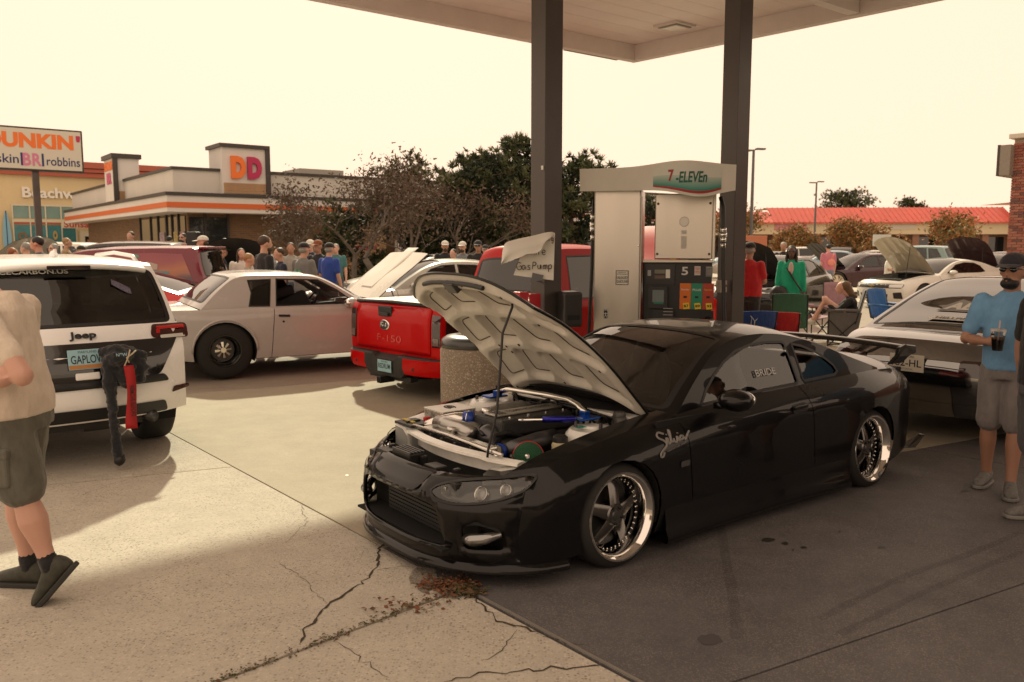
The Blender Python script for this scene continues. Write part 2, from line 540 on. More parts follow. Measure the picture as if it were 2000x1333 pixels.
class Car:
    """car body: side sheets y(x,z) cut to outline, cross strips between an edge line and a centre line"""
    def __init__(s, root, S, m, glassm=None, trim=None, step=0.07):
        s.root = root; s.S = S; s.m = m; s.step = step
        s.glass = glassm or MGLASS; s.trim = trim or BLK
        s.plan = pchip(*zip(*S['plan']))
        s.p = S.get('p', 2.4)
        s.line, s.w = spline4(S['edge'], S['ctr'], step)
        i0, i1 = S['hood'], S['tail']
        top = sorted({round(q[0],4): q[1] for q in s.line[s.w[i0]:s.w[i1] + 1]}.items())
        s.zt = pchip([q[0] for q in top],[q[1] for q in top])
        s.hs, s.inset = S.get('shoulder', (0.2,0.09))
        s.tuck = S.get('tuck', 0.06); s.tz = S.get('tuck_z', 0.45)
        s.flares = S.get('flares', [])
        s.tumble = S.get('tumble', 0.42); s.gin = S.get('gin', 0.012)
    def side(s, x, z):
        t = max(0.0,(z - (s.zt(x) - s.hs))/s.hs)
        b = max(0.0,(s.tz - z)/s.tz)
        y = s.plan(x) - s.inset * min(t, 1.3) ** 2 - s.tuck * b * b
        for (fx, fz, sx, sz, a) in s.flares:
            y += a * math.exp(-((x - fx)/sx) ** 2 - ((z - fz)/sz) ** 2)
        return y
    def gy(s, x, z):
        zb = s.zt(x)
        return s.side(x, zb) - s.gin - s.tumble * (z - zb) - 0.10*max(0, z - zb) ** 2
    def FS(s, sg=-1):
        return lambda x, z: Vector((x, sg * s.side(x, z), z))
    def FG(s, sg=-1):
        return lambda x, z: Vector((x, sg * s.gy(x, z), z))
    def _lerp(s, line, t):
        t = max(0.0, min(len(line) - 1.0, t)); i = min(int(t), len(line) - 2); f = t - i
        return line[i] * (1 - f) + line[i + 1] * f
    def strip_pt(s, line, t, g, yf):
        q = s._lerp(line, t); a = abs(g) ** s.p
        ex, ez, cx, cz = q
        return Vector((cx + (ex - cx)*a, g * yf(ex, ez), cz + (ez - cz)*a))
    def strip(s, name, line, t0, t1, m, yf, g0=-1.0, g1=1.0, ng=17, parent=None, extra=0):
        us = [t0 + (t1 - t0)*i / max(1, int(round(t1 - t0))) for i in range(int(round(t1 - t0)) + 1)]
        gs = [g0 + (g1 - g0)*j / (ng - 1) for j in range(ng)]
        if g0 == -1 and g1 == 1: gs = [math.copysign(abs(g) ** 0.8, g) for g in gs]
        V_, N_, F_ = [],[],[]
        for t in us:
            for g in gs:
                V_.append(s.strip_pt(line, t, g, yf))
                d1 = s.strip_pt(line, min(t + 0.2, t1), g, yf) - s.strip_pt(line, max(t - 0.2, t0), g, yf)
                ga, gb = max(-1, g - 0.01), min(1, g + 0.01)
                d2 = s.strip_pt(line, t, gb, yf) - s.strip_pt(line, t, ga, yf)
                n = d1.cross(d2); N_.append(n.normalized() if n.length > 1e-12 else Vector((0,0,1)))
        k = len(gs)
        for i in range(len(us) - 1):
            for j in range(k - 1):
                F_.append((i * k + j, (i + 1)*k + j, (i + 1)*k + j + 1, i * k + j + 1))
        return mesh_obj(name, V_, F_, m, parent or s.root, smooth=True, normals=N_)
    def outline(s, top_from=None):
        """closed side outline in (x,z) with the wheel arches cut out of the bottom"""
        S = s.S
        pts = [(q[0], q[1]) for q in s.line]
        zb = S['zb']; ra = S['arch']; za = S.get('arch_z', S['rt']); out = []
        x_end, x_start = pts[-1][0], pts[0][0]
        low = []
        for cx in (S['wb'],0.0):
            if zb >= za: a = math.pi * 0.0
            a0 = math.asin(max(-1, min(1,(zb - za)/ra)))
            low.append((cx + ra * math.cos(a0), zb))
            K = 16
            for j in range(1, K):
                t = a0 + (PI - 2*a0)*j / K
                low.append((cx + ra * math.cos(t), za + ra * math.sin(t)))
            low.append((cx - ra * math.cos(a0), zb))
        # drop arch points behind the ends of the outline
        low = [p for p in low if x_start + 0.02 < p[0] < x_end - 0.02]
        return pts + low
    def sides(s, cuts, names, grid=0.075, gap=0.004, mats=None):
        """cuts: list of (x_bottom, x_top) seams front to rear; names for the pieces between them"""
        poly = s.outline(); zb = s.S['zb']; zt = 1.0
        pieces = []
        for i, nm in enumerate(names):
            p = poly
            if i > 0:
                xb, xt = cuts[i - 1]; k = (xt - xb)/(zt - zb)
                p = clip_half(p, -1, k, -(xb - k * zb) - gap / 2)
            if i < len(cuts):
                xb, xt = cuts[i]; k = (xt - xb)/(zt - zb)
                p = clip_half(p, 1,-k, (xb - k * zb) - gap / 2)
            m = (mats or {}).get(nm, s.m)
            for sg in (-1,1):
                o = panel(nm, s.FS(sg), p, m, s.root, grid=grid, flip=(sg > 0))
                pieces.append(o)
        return pieces
    def solve_t(s, y, z, t0, t1):
        """strip parameter where the strip passes height z at half-width y"""
        def f(t):
            q = s._lerp(s.line, t); ye = s.side(q[0], q[1]); g = min(1.0, abs(y)/ye); a = g ** s.p
            return q[3] + (q[1] - q[3])*a - z, q[2] + (q[0] - q[2])*a
        lo, hi = t0, t1; flo = f(lo)[0]
        up = f(hi)[0] > flo
        for _ in range(17):
            mid = (lo + hi)/2
            if (f(mid)[0] < 0) == up: lo = mid
            else: hi = mid
        return f((lo + hi)/2)[1]
    def FF(s, ext=0):
        t0, t1 = 0, s.w[s.S['hood']] + 5
        return lambda y, z: Vector((s.solve_t(y, z, t0, t1), y, z))
    def FR(s):
        t0, t1 = s.w[s.S['tail']], len(s.line) - 1
        return lambda y, z: Vector((s.solve_t(y, z, t0, t1), y, z))
    def front(s, name, poly, m, off=0.004, mirror=True, grid=0.05, parent=None, **k):
        o = [panel(name, s.FF(), poly, m, parent or s.root, off=off, grid=grid, flip=True, **k)]
        if mirror: o.append(panel(name, s.FF(),[(-p[0], p[1]) for p in reversed(poly)], m, parent or s.root, off=off, grid=grid, flip=True, **k))
        return o
    def rear(s, name, poly, m, off=0.004, mirror=True, grid=0.05, parent=None, **k):
        o = [panel(name, s.FR(), poly, m, parent or s.root, off=off, grid=grid, flip=False, **k)]
        if mirror: o.append(panel(name, s.FR(),[(-p[0], p[1]) for p in reversed(poly)], m, parent or s.root, off=off, grid=grid, flip=False, **k))
        return o
    def flank(s, name, poly, m, off=0.004, grid=0.05, both=True, F=None, parent=None, **k):
        o = []
        for sg in ((-1,1) if both else (-1,)):
            o.append(panel(name, (F or s.FS)(sg), poly, m, parent or s.root, off=off, grid=grid, flip=(sg > 0), **k))
        return o
    # --- glasshouse
    def cabin(s, gE, gC, i_roof0, i_roof1, windows, grid=0.075, belt_drop=0.02, ws=(0.05,0.06,0.93), rw=(0.06,0.08,0.92), roof_mat=None, trim=0.014, win_mats=None, pillar_mat=None, pillars=()):
        gl, gw = spline4(gE, gC, s.step)
        s.gline, s.gw = gl, gw
        pm = pillar_mat or s.m
        top = [(q[0], q[1]) for q in gl]
        x0, x1 = top[0][0], top[-1][0]
        k = max(2, int((x1 - x0)/0.15))
        base = [(x1 + (x0 - x1)*j / k, s.zt(x1 + (x0 - x1)*j / k) - belt_drop) for j in range(0, k + 1)]
        outer = top + [b for b in base if b[0] < x1 - 0.001 or True]
        holes = [[Vector(p) for p in w] for w in windows]
        for sg in (-1,1):
            panel('pillar_frame', s.FG(sg), outer, pm, s.root, holes=holes, grid=grid, flip=(sg > 0))
        for i, w in enumerate(holes):
            wm = (win_mats or {}).get(i, s.glass)
            for sg in (-1,1):
                if wm is not None:
                    g = panel('side_window', s.FG(sg), w, wm, s.root, grid=0.12, off=-0.006, flip=(sg > 0))
                if trim:
                    ring = offset_poly(w, trim)
                    panel('window_trim', s.FG(sg), ring, s.trim, s.root, holes=[offset_poly(w, -0.004)], grid=0.08, off=0.003, flip=(sg > 0))
        a, b, n = gw[i_roof0], gw[i_roof1], len(gl) - 1
        s.strip('roof', gl, a, b, roof_mat or s.m, s.gy, ng=21)
        s.glassband('windshield', gl, 0, a, ws, pm)
        s.glassband('rear_window', gl, b, n, rw, pm)
    def glassband(s, name, gl, t0, t1, mrg, pm, gm=None):
        """screen glass with its body-coloured border: margins (at start, at end, side)"""
        W = 0.62; L = 0.0
        acc = [0.0]
        for i in range(int(t0), int(t1)):
            L += (Vector(gl[i + 1][2:]) - Vector(gl[i][2:])).length; acc.append(L)
        def F(a, b):
            # a along, b across in metres
            a = max(0.0, min(L, a)); i = 0
            while i < len(acc) - 2 and acc[i + 1] < a: i += 1
            f = (a - acc[i])/max(1e-9, acc[i + 1] - acc[i])
            return s.strip_pt(gl, t0 + i + f, max(-1, min(1, b / W)), s.gy)
        e0, e1, gs = mrg
        hole = rounded([(e0,-W * gs),(L - e1,-W * gs),(L - e1, W * gs),(e0, W * gs)],0.06)
        outer = [(0,-W),(L, -W),(L, W),(0, W)]
        e = 0.002
        def Fi(a, b): return F(min(max(a, 0.0011), L - 0.0011), min(max(b, -W + 0.0011), W - 0.0011)) if False else F(a, b)
        panel(name + '_frame', F, outer, pm, s.root, holes=[hole], grid=0.07)
        g = panel(name, F, hole, gm or s.glass, s.root, grid=0.09, off=-0.004)
        panel('glass_edge', F, hole, s.trim, g, holes=[offset_poly(hole, -0.03)], grid=0.07, off=-0.001)
        return g
    def underpan(s, m=None):
        """floor, wheel houses and dark inner body, open above the seats"""
        S = s.S; x0, x1 = s.line[0][0] + 0.12, s.line[-1][0] - 0.12
        wb, ra = S['wb'], S['arch']; zb = S['zb'] + 0.02
        mb = MB()
        hw = s.plan(wb / 2) - 0.10
        zlo = S['rt'] + 0.02
        mb.box(((x0 + x1)/2,0, zb + 0.03),(x1 - x0,2*(s.plan(0) - 0.36),0.05))
        mid0, mid1 = ra + 0.03, wb - ra - 0.03
        mb.box(((mid0 + mid1)/2,0, zb + 0.06),(mid1 - mid0,2*hw, 0.05))
        o = mb.build('floor_pan', m or DRK, s.root)
        za = S.get('arch_z', S['rt'])
        for cx in (0, wb):
            for sg in (-1,1):
                mb = MB(); yo = s.side(cx, za + ra * 0.6) - 0.012
                yi = yo - 0.34
                vs = []; fs = []; K = 14
                for j in range(K + 1):
                    t = -0.35 + (PI + 0.7)*j / K
                    for y in (yo, yi): vs.append((cx + (ra - 0.002)*math.cos(t), sg * (y if y == yi else min(yo, s.side(cx + ra * math.cos(t), za + ra * math.sin(t)) - 0.012)), za + (ra - 0.002)*math.sin(t)))
                for j in range(K): fs.append((2*j, 2*j + 2,2*j + 3,2*j + 1))
                vs.append((cx, sg * yi, za)); c = len(vs) - 1
                for j in range(K): fs.append((2*j + 1,2*j + 3, c))
                mb.add(vs, fs); mb.build('wheel_housing', DRK, s.root)
    def cabin_inside(s, x_dash, x_seat, x_rear=None, zf=0.28, zs=0.62, rhd=False, head=True):
        zb = s.zt(x_seat); hw = s.side(x_seat, zb) - 0.09
        mb = MB()
        mb.box((x_dash, 0, zb - 0.14),(0.34,2*hw, 0.22)); mb.build('dashboard', BLK, s.root, bevel=0.03)
        xr = (x_rear or x_seat + 0.8)
        for sg in (-1,1):
            mb = MB(); y = sg * hw * 0.5; w = hw * 0.82
            mb.box((x_seat - 0.22, y, zf + 0.16),(0.5, w, 0.18))
            mb.bar((x_seat + 0.02, y, zf + 0.16),(x_seat + 0.22, y, zb + 0.10), w * 0.92,0.14, up=(0,1,0))
            if head: mb.bar((x_seat + 0.21, y, zb + 0.12),(x_seat + 0.25, y, zb + 0.25), w * 0.45,0.09, up=(0,1,0))
            mb.build('seat', SEATM, s.root, bevel=0.035)
        if x_rear:
            mb = MB(); mb.box((x_rear - 0.2,0, zf + 0.14),(0.45,2*hw * 0.95,0.16)); mb.bar((x_rear, 0, zf + 0.2),(x_rear + 0.2,0, zb + 0.08),2*hw * 0.95,0.14, up=(0,1,0))
            mb.build('rear_seat', SEATM, s.root, bevel=0.03)
        mb = MB(); y = (hw * 0.5)*(1 if rhd else -1)
        c = Vector((x_dash + 0.28, y, zb - 0.02)); ax = Vector((0.85,0,0.5)).normalized(); a = Vector((0,1,0)); b = ax.cross(a)
        mb.tube([c + (a * math.cos(t) + b * math.sin(t))*0.175 for t in [2*PI * j / 20 for j in range(21)]],0.016,6, cap=False)
        for t in (0.2, PI - 0.2,1.5*PI): mb.tube([c, c + (a * math.cos(t) + b * math.sin(t))*0.175],0.012,5)
        mb.tube([c, c - ax * 0.3],0.03,6)
        mb.build('steering_wheel', BLK, s.root, smooth=True)
    def mirrors(s, x, z, m=None, size=(0.11,0.2,0.13), glassm=None):
        for sg in (-1,1):
            y = s.side(x, s.zt(x)) + 0.10
            mb = MB(); mb.sphere((x, sg * y, z),(size[0], size[1] / 2, size[2] / 2),12,8)
            mb.box((x + 0.03, sg * (y - 0.1), z - 0.05),(0.07,0.12,0.03))
            h = mb.build('mirror', m or s.m, s.root, smooth=True)
            g = MB(); g.sphere((x + size[0] * 0.55, sg * y, z),(size[0] * 0.5, size[1] * 0.43, size[2] * 0.42),12,8)
            g.build('mirror_glass', CHR, h, smooth=True)
    def handle(s, x, z, m=None, w=0.17):
        for sg in (-1,1):
            mb = MB(); y = s.side(x, z)
            mb.bar((x - w / 2, sg * (y + 0.012), z),(x + w / 2, sg * (y + 0.012), z + 0.008),0.02,0.03)
            mb.build('door_handle', m or s.m, s.root, bevel=0.006)

# ------------------------------------------------------------------ wheels
WHEELS = {}
def wheel(root, x, y, R_, rr, w, style='five', tyre_gap=None, z=None, camber=0.0, rimmat=None, lip=None):
    """a wheel part with tyre, rim and spokes below it; y<0 side looks towards -y"""
    key = (R_, rr, w, style, rimmat.name if rimmat else '')
    e = bpy.data.objects.new('wheel', None); COL.objects.link(e); e.parent = root
    sg = -1 if y < 0 else 1
    e.location = (x, y, R_ if z is None else z)
    e.rotation_euler = (sg * camber, 0,0 if sg < 0 else PI)
    if key in WHEELS:
        for n_, me in WHEELS[key]:
            o = bpy.data.objects.new(n_, me); link(o, e)
        return e
    A = Matrix.Rotation(PI / 2,4, 'X')        # lathe axis -> outward (-y)
    rm = rimmat or ALU
    made = []
    t = MB(); h = 0.0
    t.lathe([(rr - 0.005,-w + 0.02),(rr + 0.012,-w),(R_ - 0.055,-w - 0.004),(R_ - 0.018,-w + 0.012),(R_, -w + 0.045),(R_ + 0.001,-w / 2),(R_, -0.045),
             (R_ - 0.018,-0.012),(R_ - 0.05,0.006),(rr + 0.012,0.002),(rr - 0.005,-0.02)],48, A)
    made.append(('tyre', t.build('tyre', RUB, e, auto=50)))
    deep = {'dish': 0.085, 'drag': 0.14, 'big': 0.03, 'five': 0.035, 'ten': 0.03, 'steel': 0.05}[style]
    b = MB()
    lipm = lip or rm
    b.lathe([(rr - 0.004,-w + 0.01),(rr - 0.03,-w + 0.05),(rr - 0.035,-deep - 0.05),(rr - 0.034,-deep),(rr - 0.026,-0.02),(rr - 0.012,-0.004),(rr - 0.004,0.004),(rr + 0.008,0.005),(rr + 0.011,-0.004),(rr + 0.004,-0.012)],48, A)
    made.append(('rim', b.build('rim', lipm, e, auto=40)))
    d = MB()
    d.lathe([(0.02,-w * 0.62),(rr - 0.05,-w * 0.62)],32, A); d.lathe([(0.05,-w * 0.55),(rr * 0.68,-w * 0.55),(rr * 0.68,-w * 0.6)],32, A)
    made.append(('brake_disc', d.build('brake_disc', STEEL, e, smooth=False)))
    sp = MB(); zi = -deep
    def spoke(a, w0, w1, r0, r1, z0, z1, th, curve=0.0, twist=0.0):
        pts = []
        K = 5
        for i in range(K + 1):
            f = i / K; r = r0 + (r1 - r0)*f; ww = w0 + (w1 - w0)*f; zz = z0 + (z1 - z0)*f + curve * math.sin(PI * f)
            ang = a + twist * f
            ca, sa = math.cos(ang), math.sin(ang)
            row = []
            for (dy, dz) in ((-0.5,-th),(0.5,-th),(0.5,-0.006),(0.34,0),(-0.34,0),(-0.5,-0.006)):
                row.append((r * ca - dy * ww * sa, r * sa + dy * ww * ca, zz + dz))
            pts.append(row)
        vs = [p for r_ in pts for p in r_]; fs = []
        for i in range(K):
            for j in range(6): fs.append((i * 6 + j, i * 6 + (j + 1) % 6,(i + 1)*6 + (j + 1) % 6,(i + 1)*6 + j))
        fs.append((5,4,3,2,1,0)); fs.append(tuple(K * 6 + j for j in range(6)))
        sp.add(vs, fs, A)
    if style == 'dish':
        for i in range(5): spoke(2*PI * i / 5 + 0.25,0.075,0.058,0.045, rr - 0.032, zi + 0.035, zi - 0.012,0.035,0.006)
        sp.lathe([(0.0, zi + 0.04),(0.055, zi + 0.04),(0.066, zi + 0.028),(0.07, zi - 0.03)],24, A)
    elif style == 'drag':
        for i in range(8): spoke(2*PI * i / 8 + 0.1,0.022,0.05,0.03, rr * 0.52, zi + 0.01, zi, 0.02)
        sp.lathe([(0.0, zi + 0.02),(0.035, zi + 0.02),(0.045, zi - 0.02)],20, A)
    elif style == 'big':
        for i in range(5):
            spoke(2*PI * i / 5,0.06,0.13,0.04, rr - 0.03, zi + 0.02, zi + 0.005,0.03,0.012,0.35)
            spoke(2*PI * i / 5 + 0.6,0.03,0.05,0.04, rr - 0.03, zi + 0.012, zi, 0.02,0.006,0.3)
        sp.lathe([(0.0, zi + 0.03),(0.06, zi + 0.03),(0.075, zi - 0.02)],20, A)
    elif style == 'ten':
        for i in range(10): spoke(2*PI * i / 10,0.035,0.03,0.04, rr - 0.03, zi + 0.015, zi, 0.025)
        sp.lathe([(0.0, zi + 0.02),(0.05, zi + 0.02),(0.06, zi - 0.02)],20, A)
    elif style == 'steel':
        sp.lathe([(0.0, zi + 0.01),(0.06, zi + 0.01),(0.08, zi - 0.02),(rr * 0.55, zi + 0.005),(rr - 0.03, zi - 0.03)],28, A)
    else:
        for i in range(5): spoke(2*PI * i / 5 + 0.3,0.085,0.06,0.04, rr - 0.03, zi + 0.02, zi, 0.03,0.006)
        sp.lathe([(0.0, zi + 0.025),(0.055, zi + 0.025),(0.07, zi - 0.02)],20, A)
    made.append(('spokes', sp.build('spokes', rm, e, auto=35)))
    if style == 'dish':
        nb = MB()
        for i in range(5):
            a = 2*PI * i / 5 + 0.25 + PI / 5
            nb.lathe([(0.0,0.0),(0.009,0.0),(0.010,-0.03)],6, A @ Matrix.Translation((0.047*math.cos(a),0.047*math.sin(a), zi + 0.055)))
        nb.lathe([(0.0, zi + 0.047),(0.026, zi + 0.046),(0.032, zi + 0.04)],18, A)
        made.append(('wheel_nut', nb.build('wheel_nut', STEEL, e)))
        rv = MB()
        for i in range(40):
            a = 2*PI * i / 40
            rv.sphere((( rr - 0.04)*math.cos(a),(rr - 0.04)*math.sin(a), zi - 0.008 + 0.0),0.0058,6,4, A)
        made.append(('rivets', rv.build('rivets', CHR, e, smooth=True)))
    WHEELS[key] = [(n_, o.data) for n_, o in made]
    return e

def plate(root, M, w, h, txt, base, ink, top=None, topink=None, bot=None, band=None, name='license_plate'):
    """number plate: sheet, border, raised figures"""
    mb = MB(); mb.box((0,0,0),(w, h, 0.006))
    mb.v = [tuple(M @ Vector(v)) for v in mb.v]
    o = mb.build(name, base, root, bevel=0.004)
    T = M @ Matrix.Translation((0,0,0.0045))
    text_obj('plate_number', txt, ink, o, T, 0.07, width=w * 0.86, height=h * 0.42, bold=0.012)
    if top: text_obj('plate_state', top, topink or ink, o, T @ Matrix.Translation((0, h * 0.37,0)),0.02, height=h * 0.12)
    if bot: text_obj('plate_note', bot, topink or ink, o, T @ Matrix.Translation((0,-h * 0.36,0)),0.02, height=h * 0.10)
    if band:
        b = MB(); b.box((0,0,0),(w * 0.98, h * 0.2,0.001)); b.v = [tuple(M @ Matrix.Translation((0,-h * 0.37,0.0037)) @ Vector(v)) for v in b.v]
        b.build('plate_band', band, o)
    return o
# ------------------------------------------------------------------ the ground
def ground_mat(name, c1, c2, peb=0.0, pscale=120.0, stain=0.25, sscale=0.5, bump=0.25, rough=0.85, spots=0.0):
    m = bpy.data.materials.new(name); m.use_nodes = True
    N, L = m.node_tree.nodes, m.node_tree.links; b = N['Principled BSDF']
    tc = N.new('ShaderNodeTexCoord')
    def noise(sc, det=8, ro=0.6):
        n = N.new('ShaderNodeTexNoise'); n.inputs['Scale'].default_value = sc; n.inputs['Detail'].default_value = det; n.inputs['Roughness'].default_value = ro
        L.new(tc.outputs['Object'], n.inputs['Vector']); return n
    def rng(src, a, b_, c=0.0, d=1.0):
        r = N.new('ShaderNodeMapRange'); r.inputs[1].default_value = a; r.inputs[2].default_value = b_; r.inputs[3].default_value = c; r.inputs[4].default_value = d
        L.new(src, r.inputs[0]); return r.outputs[0]
    def mix(f, a, b_, mode='MIX'):
        x = N.new('ShaderNodeMix'); x.data_type = 'RGBA'; x.blend_type = mode
        if isinstance(f, float): x.inputs[0].default_value = f
        else: L.new(f, x.inputs[0])
        for i, v in ((6, a),(7, b_)):
            if isinstance(v, tuple): x.inputs[i].default_value = (*v, 1)
            else: L.new(v, x.inputs[i])
        return x.outputs[2]
    big = noise(sscale, 5,0.65); mid = noise(sscale * 7,8,0.7); fine = noise(38,7,0.8)
    col = mix(rng(big.outputs[0],0.35,0.65), c1, c2)
    col = mix(rng(mid.outputs[0],0.35,0.7,0, stain), col, tuple(x * 0.45 for x in c1))
    col = mix(rng(fine.outputs[0],0.38,0.66,0,0.5), col, tuple(x * 0.62 for x in c2))
    if peb:
        v = N.new('ShaderNodeTexVoronoi'); v.inputs['Scale'].default_value = pscale; v.inputs['Randomness'].default_value = 1.0
        L.new(tc.outputs['Object'], v.inputs['Vector'])
        hs = N.new('ShaderNodeSeparateColor'); L.new(v.outputs['Color'], hs.inputs[0])
        ramp = N.new('ShaderNodeValToRGB'); L.new(hs.outputs[0], ramp.inputs[0])
        e = ramp.color_ramp.elements
        e[0].position = 0.0; e[0].color = (0.13,0.11,0.085,1); e[1].position = 1.0; e[1].color = (0.68,0.62,0.53,1)
        for p_, c_ in ((0.3,(0.33,0.285,0.23,1)),(0.6,(0.45,0.40,0.34,1)),(0.85,(0.58,0.49,0.37,1))):
            k = e.new(p_); k.color = c_
        edge = rng(v.outputs['Distance'],0.25,0.55,1,0)
        pm = noise(sscale * 3,4,0.6)
        f = N.new('ShaderNodeMath'); f.operation = 'MULTIPLY'; L.new(edge, f.inputs[0]); L.new(rng(pm.outputs[0],0.35,0.62, peb * 0.45, peb), f.inputs[1])
        col = mix(f.outputs[0], col, ramp.outputs[0])
    if spots:
        v2 = N.new('ShaderNodeTexVoronoi'); v2.inputs['Scale'].default_value = 34; L.new(tc.outputs['Object'], v2.inputs['Vector'])
        d = noise(3.0,4,0.6)
        f2 = N.new('ShaderNodeMath'); f2.operation = 'MULTIPLY'; L.new(rng(v2.outputs['Distance'],0.10,0.16,1,0), f2.inputs[0]); L.new(rng(d.outputs[0],0.48,0.6,0, spots), f2.inputs[1])
        col = mix(f2.outputs[0], col, tuple(x * 0.22 for x in c1))
    L.new(col, b.inputs['Base Color']); b.inputs['Roughness'].default_value = rough
    bp = N.new('ShaderNodeBump'); bp.inputs['Strength'].default_value = bump; bp.inputs['Distance'].default_value = 0.01
    hN = noise(160 if not peb else pscale, 6,0.75); L.new(hN.outputs[0], bp.inputs['Height']); L.new(bp.outputs[0], b.inputs['Normal'])
    MATS[name] = m
    return m
G_LOT = ground_mat('lot_asphalt', (0.48,0.43,0.35),(0.55,0.49,0.39),0.25,70,0.25,0.15)
G_SLAB = ground_mat('apron_concrete', (0.385,0.338,0.255),(0.45,0.395,0.30),0.18,120,0.30,0.5,0.15,0.85, spots=0.55)
G_DARK = ground_mat('dark_canopy_concrete', (0.090,0.085,0.090),(0.155,0.146,0.150),0.26,110,0.5,0.7,0.12,0.6, spots=0.6)  # darker concrete for every slab row after the first
G_OLD = ground_mat('old_aggregate_concrete', (0.52,0.475,0.40),(0.60,0.55,0.46),0.80,70,0.36,0.6,0.6,0.9, spots=0.75)
G_LANE = ground_mat('lane_asphalt', (0.30,0.25,0.205),(0.34,0.29,0.235),0.3,90,0.3,0.4,0.2)
ground = mesh_obj('ground', [(-400,-60,-0.03),(400,-60,-0.03),(400,700,-0.03),(-400,700,-0.03)],[(0,1,2,3)], G_LOT)
tag(ground, kind='structure')
SOIL = mat('joint_soil', (0.045,0.035,0.022),0.95)
# joints are lines; slabs are the fields between them, set 12 mm apart over a bed of soil
J1a, J1b = Vector((-3.142,7.562)), Vector((0.496,3.166))
dA = (J1b - J1a).normalized(); dB = Vector((0.875,0.484)).normalized()
nB = Vector((-dB.y, dB.x))
def cross2(p, d, q, e):
    k = d.x * e.y - d.y * e.x; t = ((q.x - p.x)*e.y - (q.y - p.y)*e.x)/k
    return p + d * t
joint_bed = mesh_obj('joint_bed', [(-14,-6,-0.022),(14,-6,-0.022),(22,16,-0.022),(-14,16,-0.022)],[(0,1,2,3)], SOIL, ground)
def slab(poly, m, gap=0.006, name='concrete_slab', jag=0.0):
    P = offset_poly([Vector(p[:2]) for p in poly],-gap)
    n = len(P); vs = [(p.x, p.y, 0.0) for p in P] + [(p.x, p.y, -0.03) for p in P]
    fs = [tuple(range(n))] + [(i, n + i, n + (i + 1) % n, (i + 1) % n) for i in range(n)]
    a = sum(P[i].x * P[(i + 1) % n].y - P[(i + 1) % n].x * P[i].y for i in range(n))
    if a < 0: fs = [tuple(reversed(f)) for f in fs]
    return mesh_obj(name, vs, fs, m, ground)
rows = [10.37,4.45,2.34,-1.7,-5.7]
cols = [0.0,4.9,9.8,14.7]
def lat(r, c):
    """crossing of row line r with the c-th line parallel to J1"""
    p = nB * r; q = J1a + dB * c
    return cross2(p, dB, q, dA)
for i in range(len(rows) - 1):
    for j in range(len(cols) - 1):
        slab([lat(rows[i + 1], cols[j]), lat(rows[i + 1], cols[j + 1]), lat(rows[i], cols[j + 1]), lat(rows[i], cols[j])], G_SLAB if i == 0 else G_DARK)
# old concrete to the left of J1
def onJ1(y): return J1a + dA * ((y - J1a.y)/dA.y)
A = lat(rows[0],0); a4 = onJ1(6.448); a2 = onJ1(4.08); a0 = onJ1(-6.0)
d4 = Vector((-0.919,-0.394)).normalized(); d2 = Vector((-0.715,-0.70)).normalized()
aw = A + dB * -12
slab([A, aw, a4 + d4*11, a4], G_OLD); slab([a4, a4 + d4*11, a2 + d2*8.5, a2], G_OLD, 0.008); slab([a2, a2 + d2*8.5, a0], G_OLD, 0.012)
# lane beyond the apron
e0 = nB * 10.38
lane = mesh_obj('lane', [(*(A + dB * -16 + nB * 0.01),-0.016),(*(A + dB * 26 + nB * 0.01),-0.016),(*(A + dB * 26 + nB * 7),-0.016),(*(A + dB * -16 + nB * 7),-0.016)],[(0,1,2,3)], G_LANE, None)
tag(lane, kind='structure')
# steel edge strip along J1 under the canopy
mb = MB(); p0, p1 = onJ1(4.2), onJ1(1.0)
mb.bar((p0.x + 0.012, p0.y + 0.012,-0.004),(p1.x + 0.012, p1.y + 0.012,-0.004),0.014,0.02); mb.build('edge_strip', mat('worn_zinc', (0.35,0.33,0.30),0.5,0.6), ground)
# cracks
random.seed(3)
CRK = mat('crack_dirt', (0.05,0.038,0.025),0.95)
def crack(pts, w, jag=0.02, z=0.0025):
    W = [G(*p) for p in pts]; fine = []
    for a, b in zip(W[:-1], W[1:]):
        k = max(2, int((b - a).length / 0.035))
        for i in range(k):
            q = a.lerp(b, i / k); fine.append(q + Vector((random.uniform(-jag, jag), random.uniform(-jag, jag),0))*0.6)
    fine.append(W[-1]); vs = []; fs = []
    for i, p in enumerate(fine):
        d = (fine[min(i + 1, len(fine) - 1)] - fine[max(i - 1,0)]).normalized(); n = Vector((-d.y, d.x, 0))
        ww = w * random.uniform(0.3,1.2)*(0.25 if i in (0, len(fine) - 1) else 1)
        vs += [p + n * ww / 2 + Vector((0,0, z)), p - n * ww / 2 + Vector((0,0, z))]
    for i in range(len(fine) - 1): fs.append((2*i, 2*i + 1,2*i + 3,2*i + 2))
    o = mesh_obj('crack', vs, fs, CRK, ground)
    return o
for pts, w_, j_ in [
    ([(590,1258),(600,1225),(640,1180),(700,1145),(735,1110),(735,1080),(748,1062)],0.016,0.03),
    ([(735,1115),(770,1108),(800,1108)],0.006,0.02),
    ([(665,1255),(700,1285),(760,1325)],0.005,0.03),
    ([(925,1165),(960,1200),(975,1215),(1040,1232),(1060,1240)],0.012,0.03),
    ([(1005,1232),(990,1270),(940,1290)],0.005,0.03),
    ([(860,1333),(930,1318),(1000,1312),(1100,1305),(1180,1300)],0.012,0.03),
    ([(545,1100),(590,1130),(640,1180)],0.003,0.02),
    ([(560,1060),(600,1020),(585,985)],0.003,0.03),
    ([(140,975),(220,945),(300,925),(380,918)],0.003,0.02),
    ([(360,762),(430,758),(520,760),(600,748)],0.010,0.02),
    ([(1060,1240),(1110,1255),(1150,1262)],0.006,0.03)]:
    crack(pts, w_, j_)
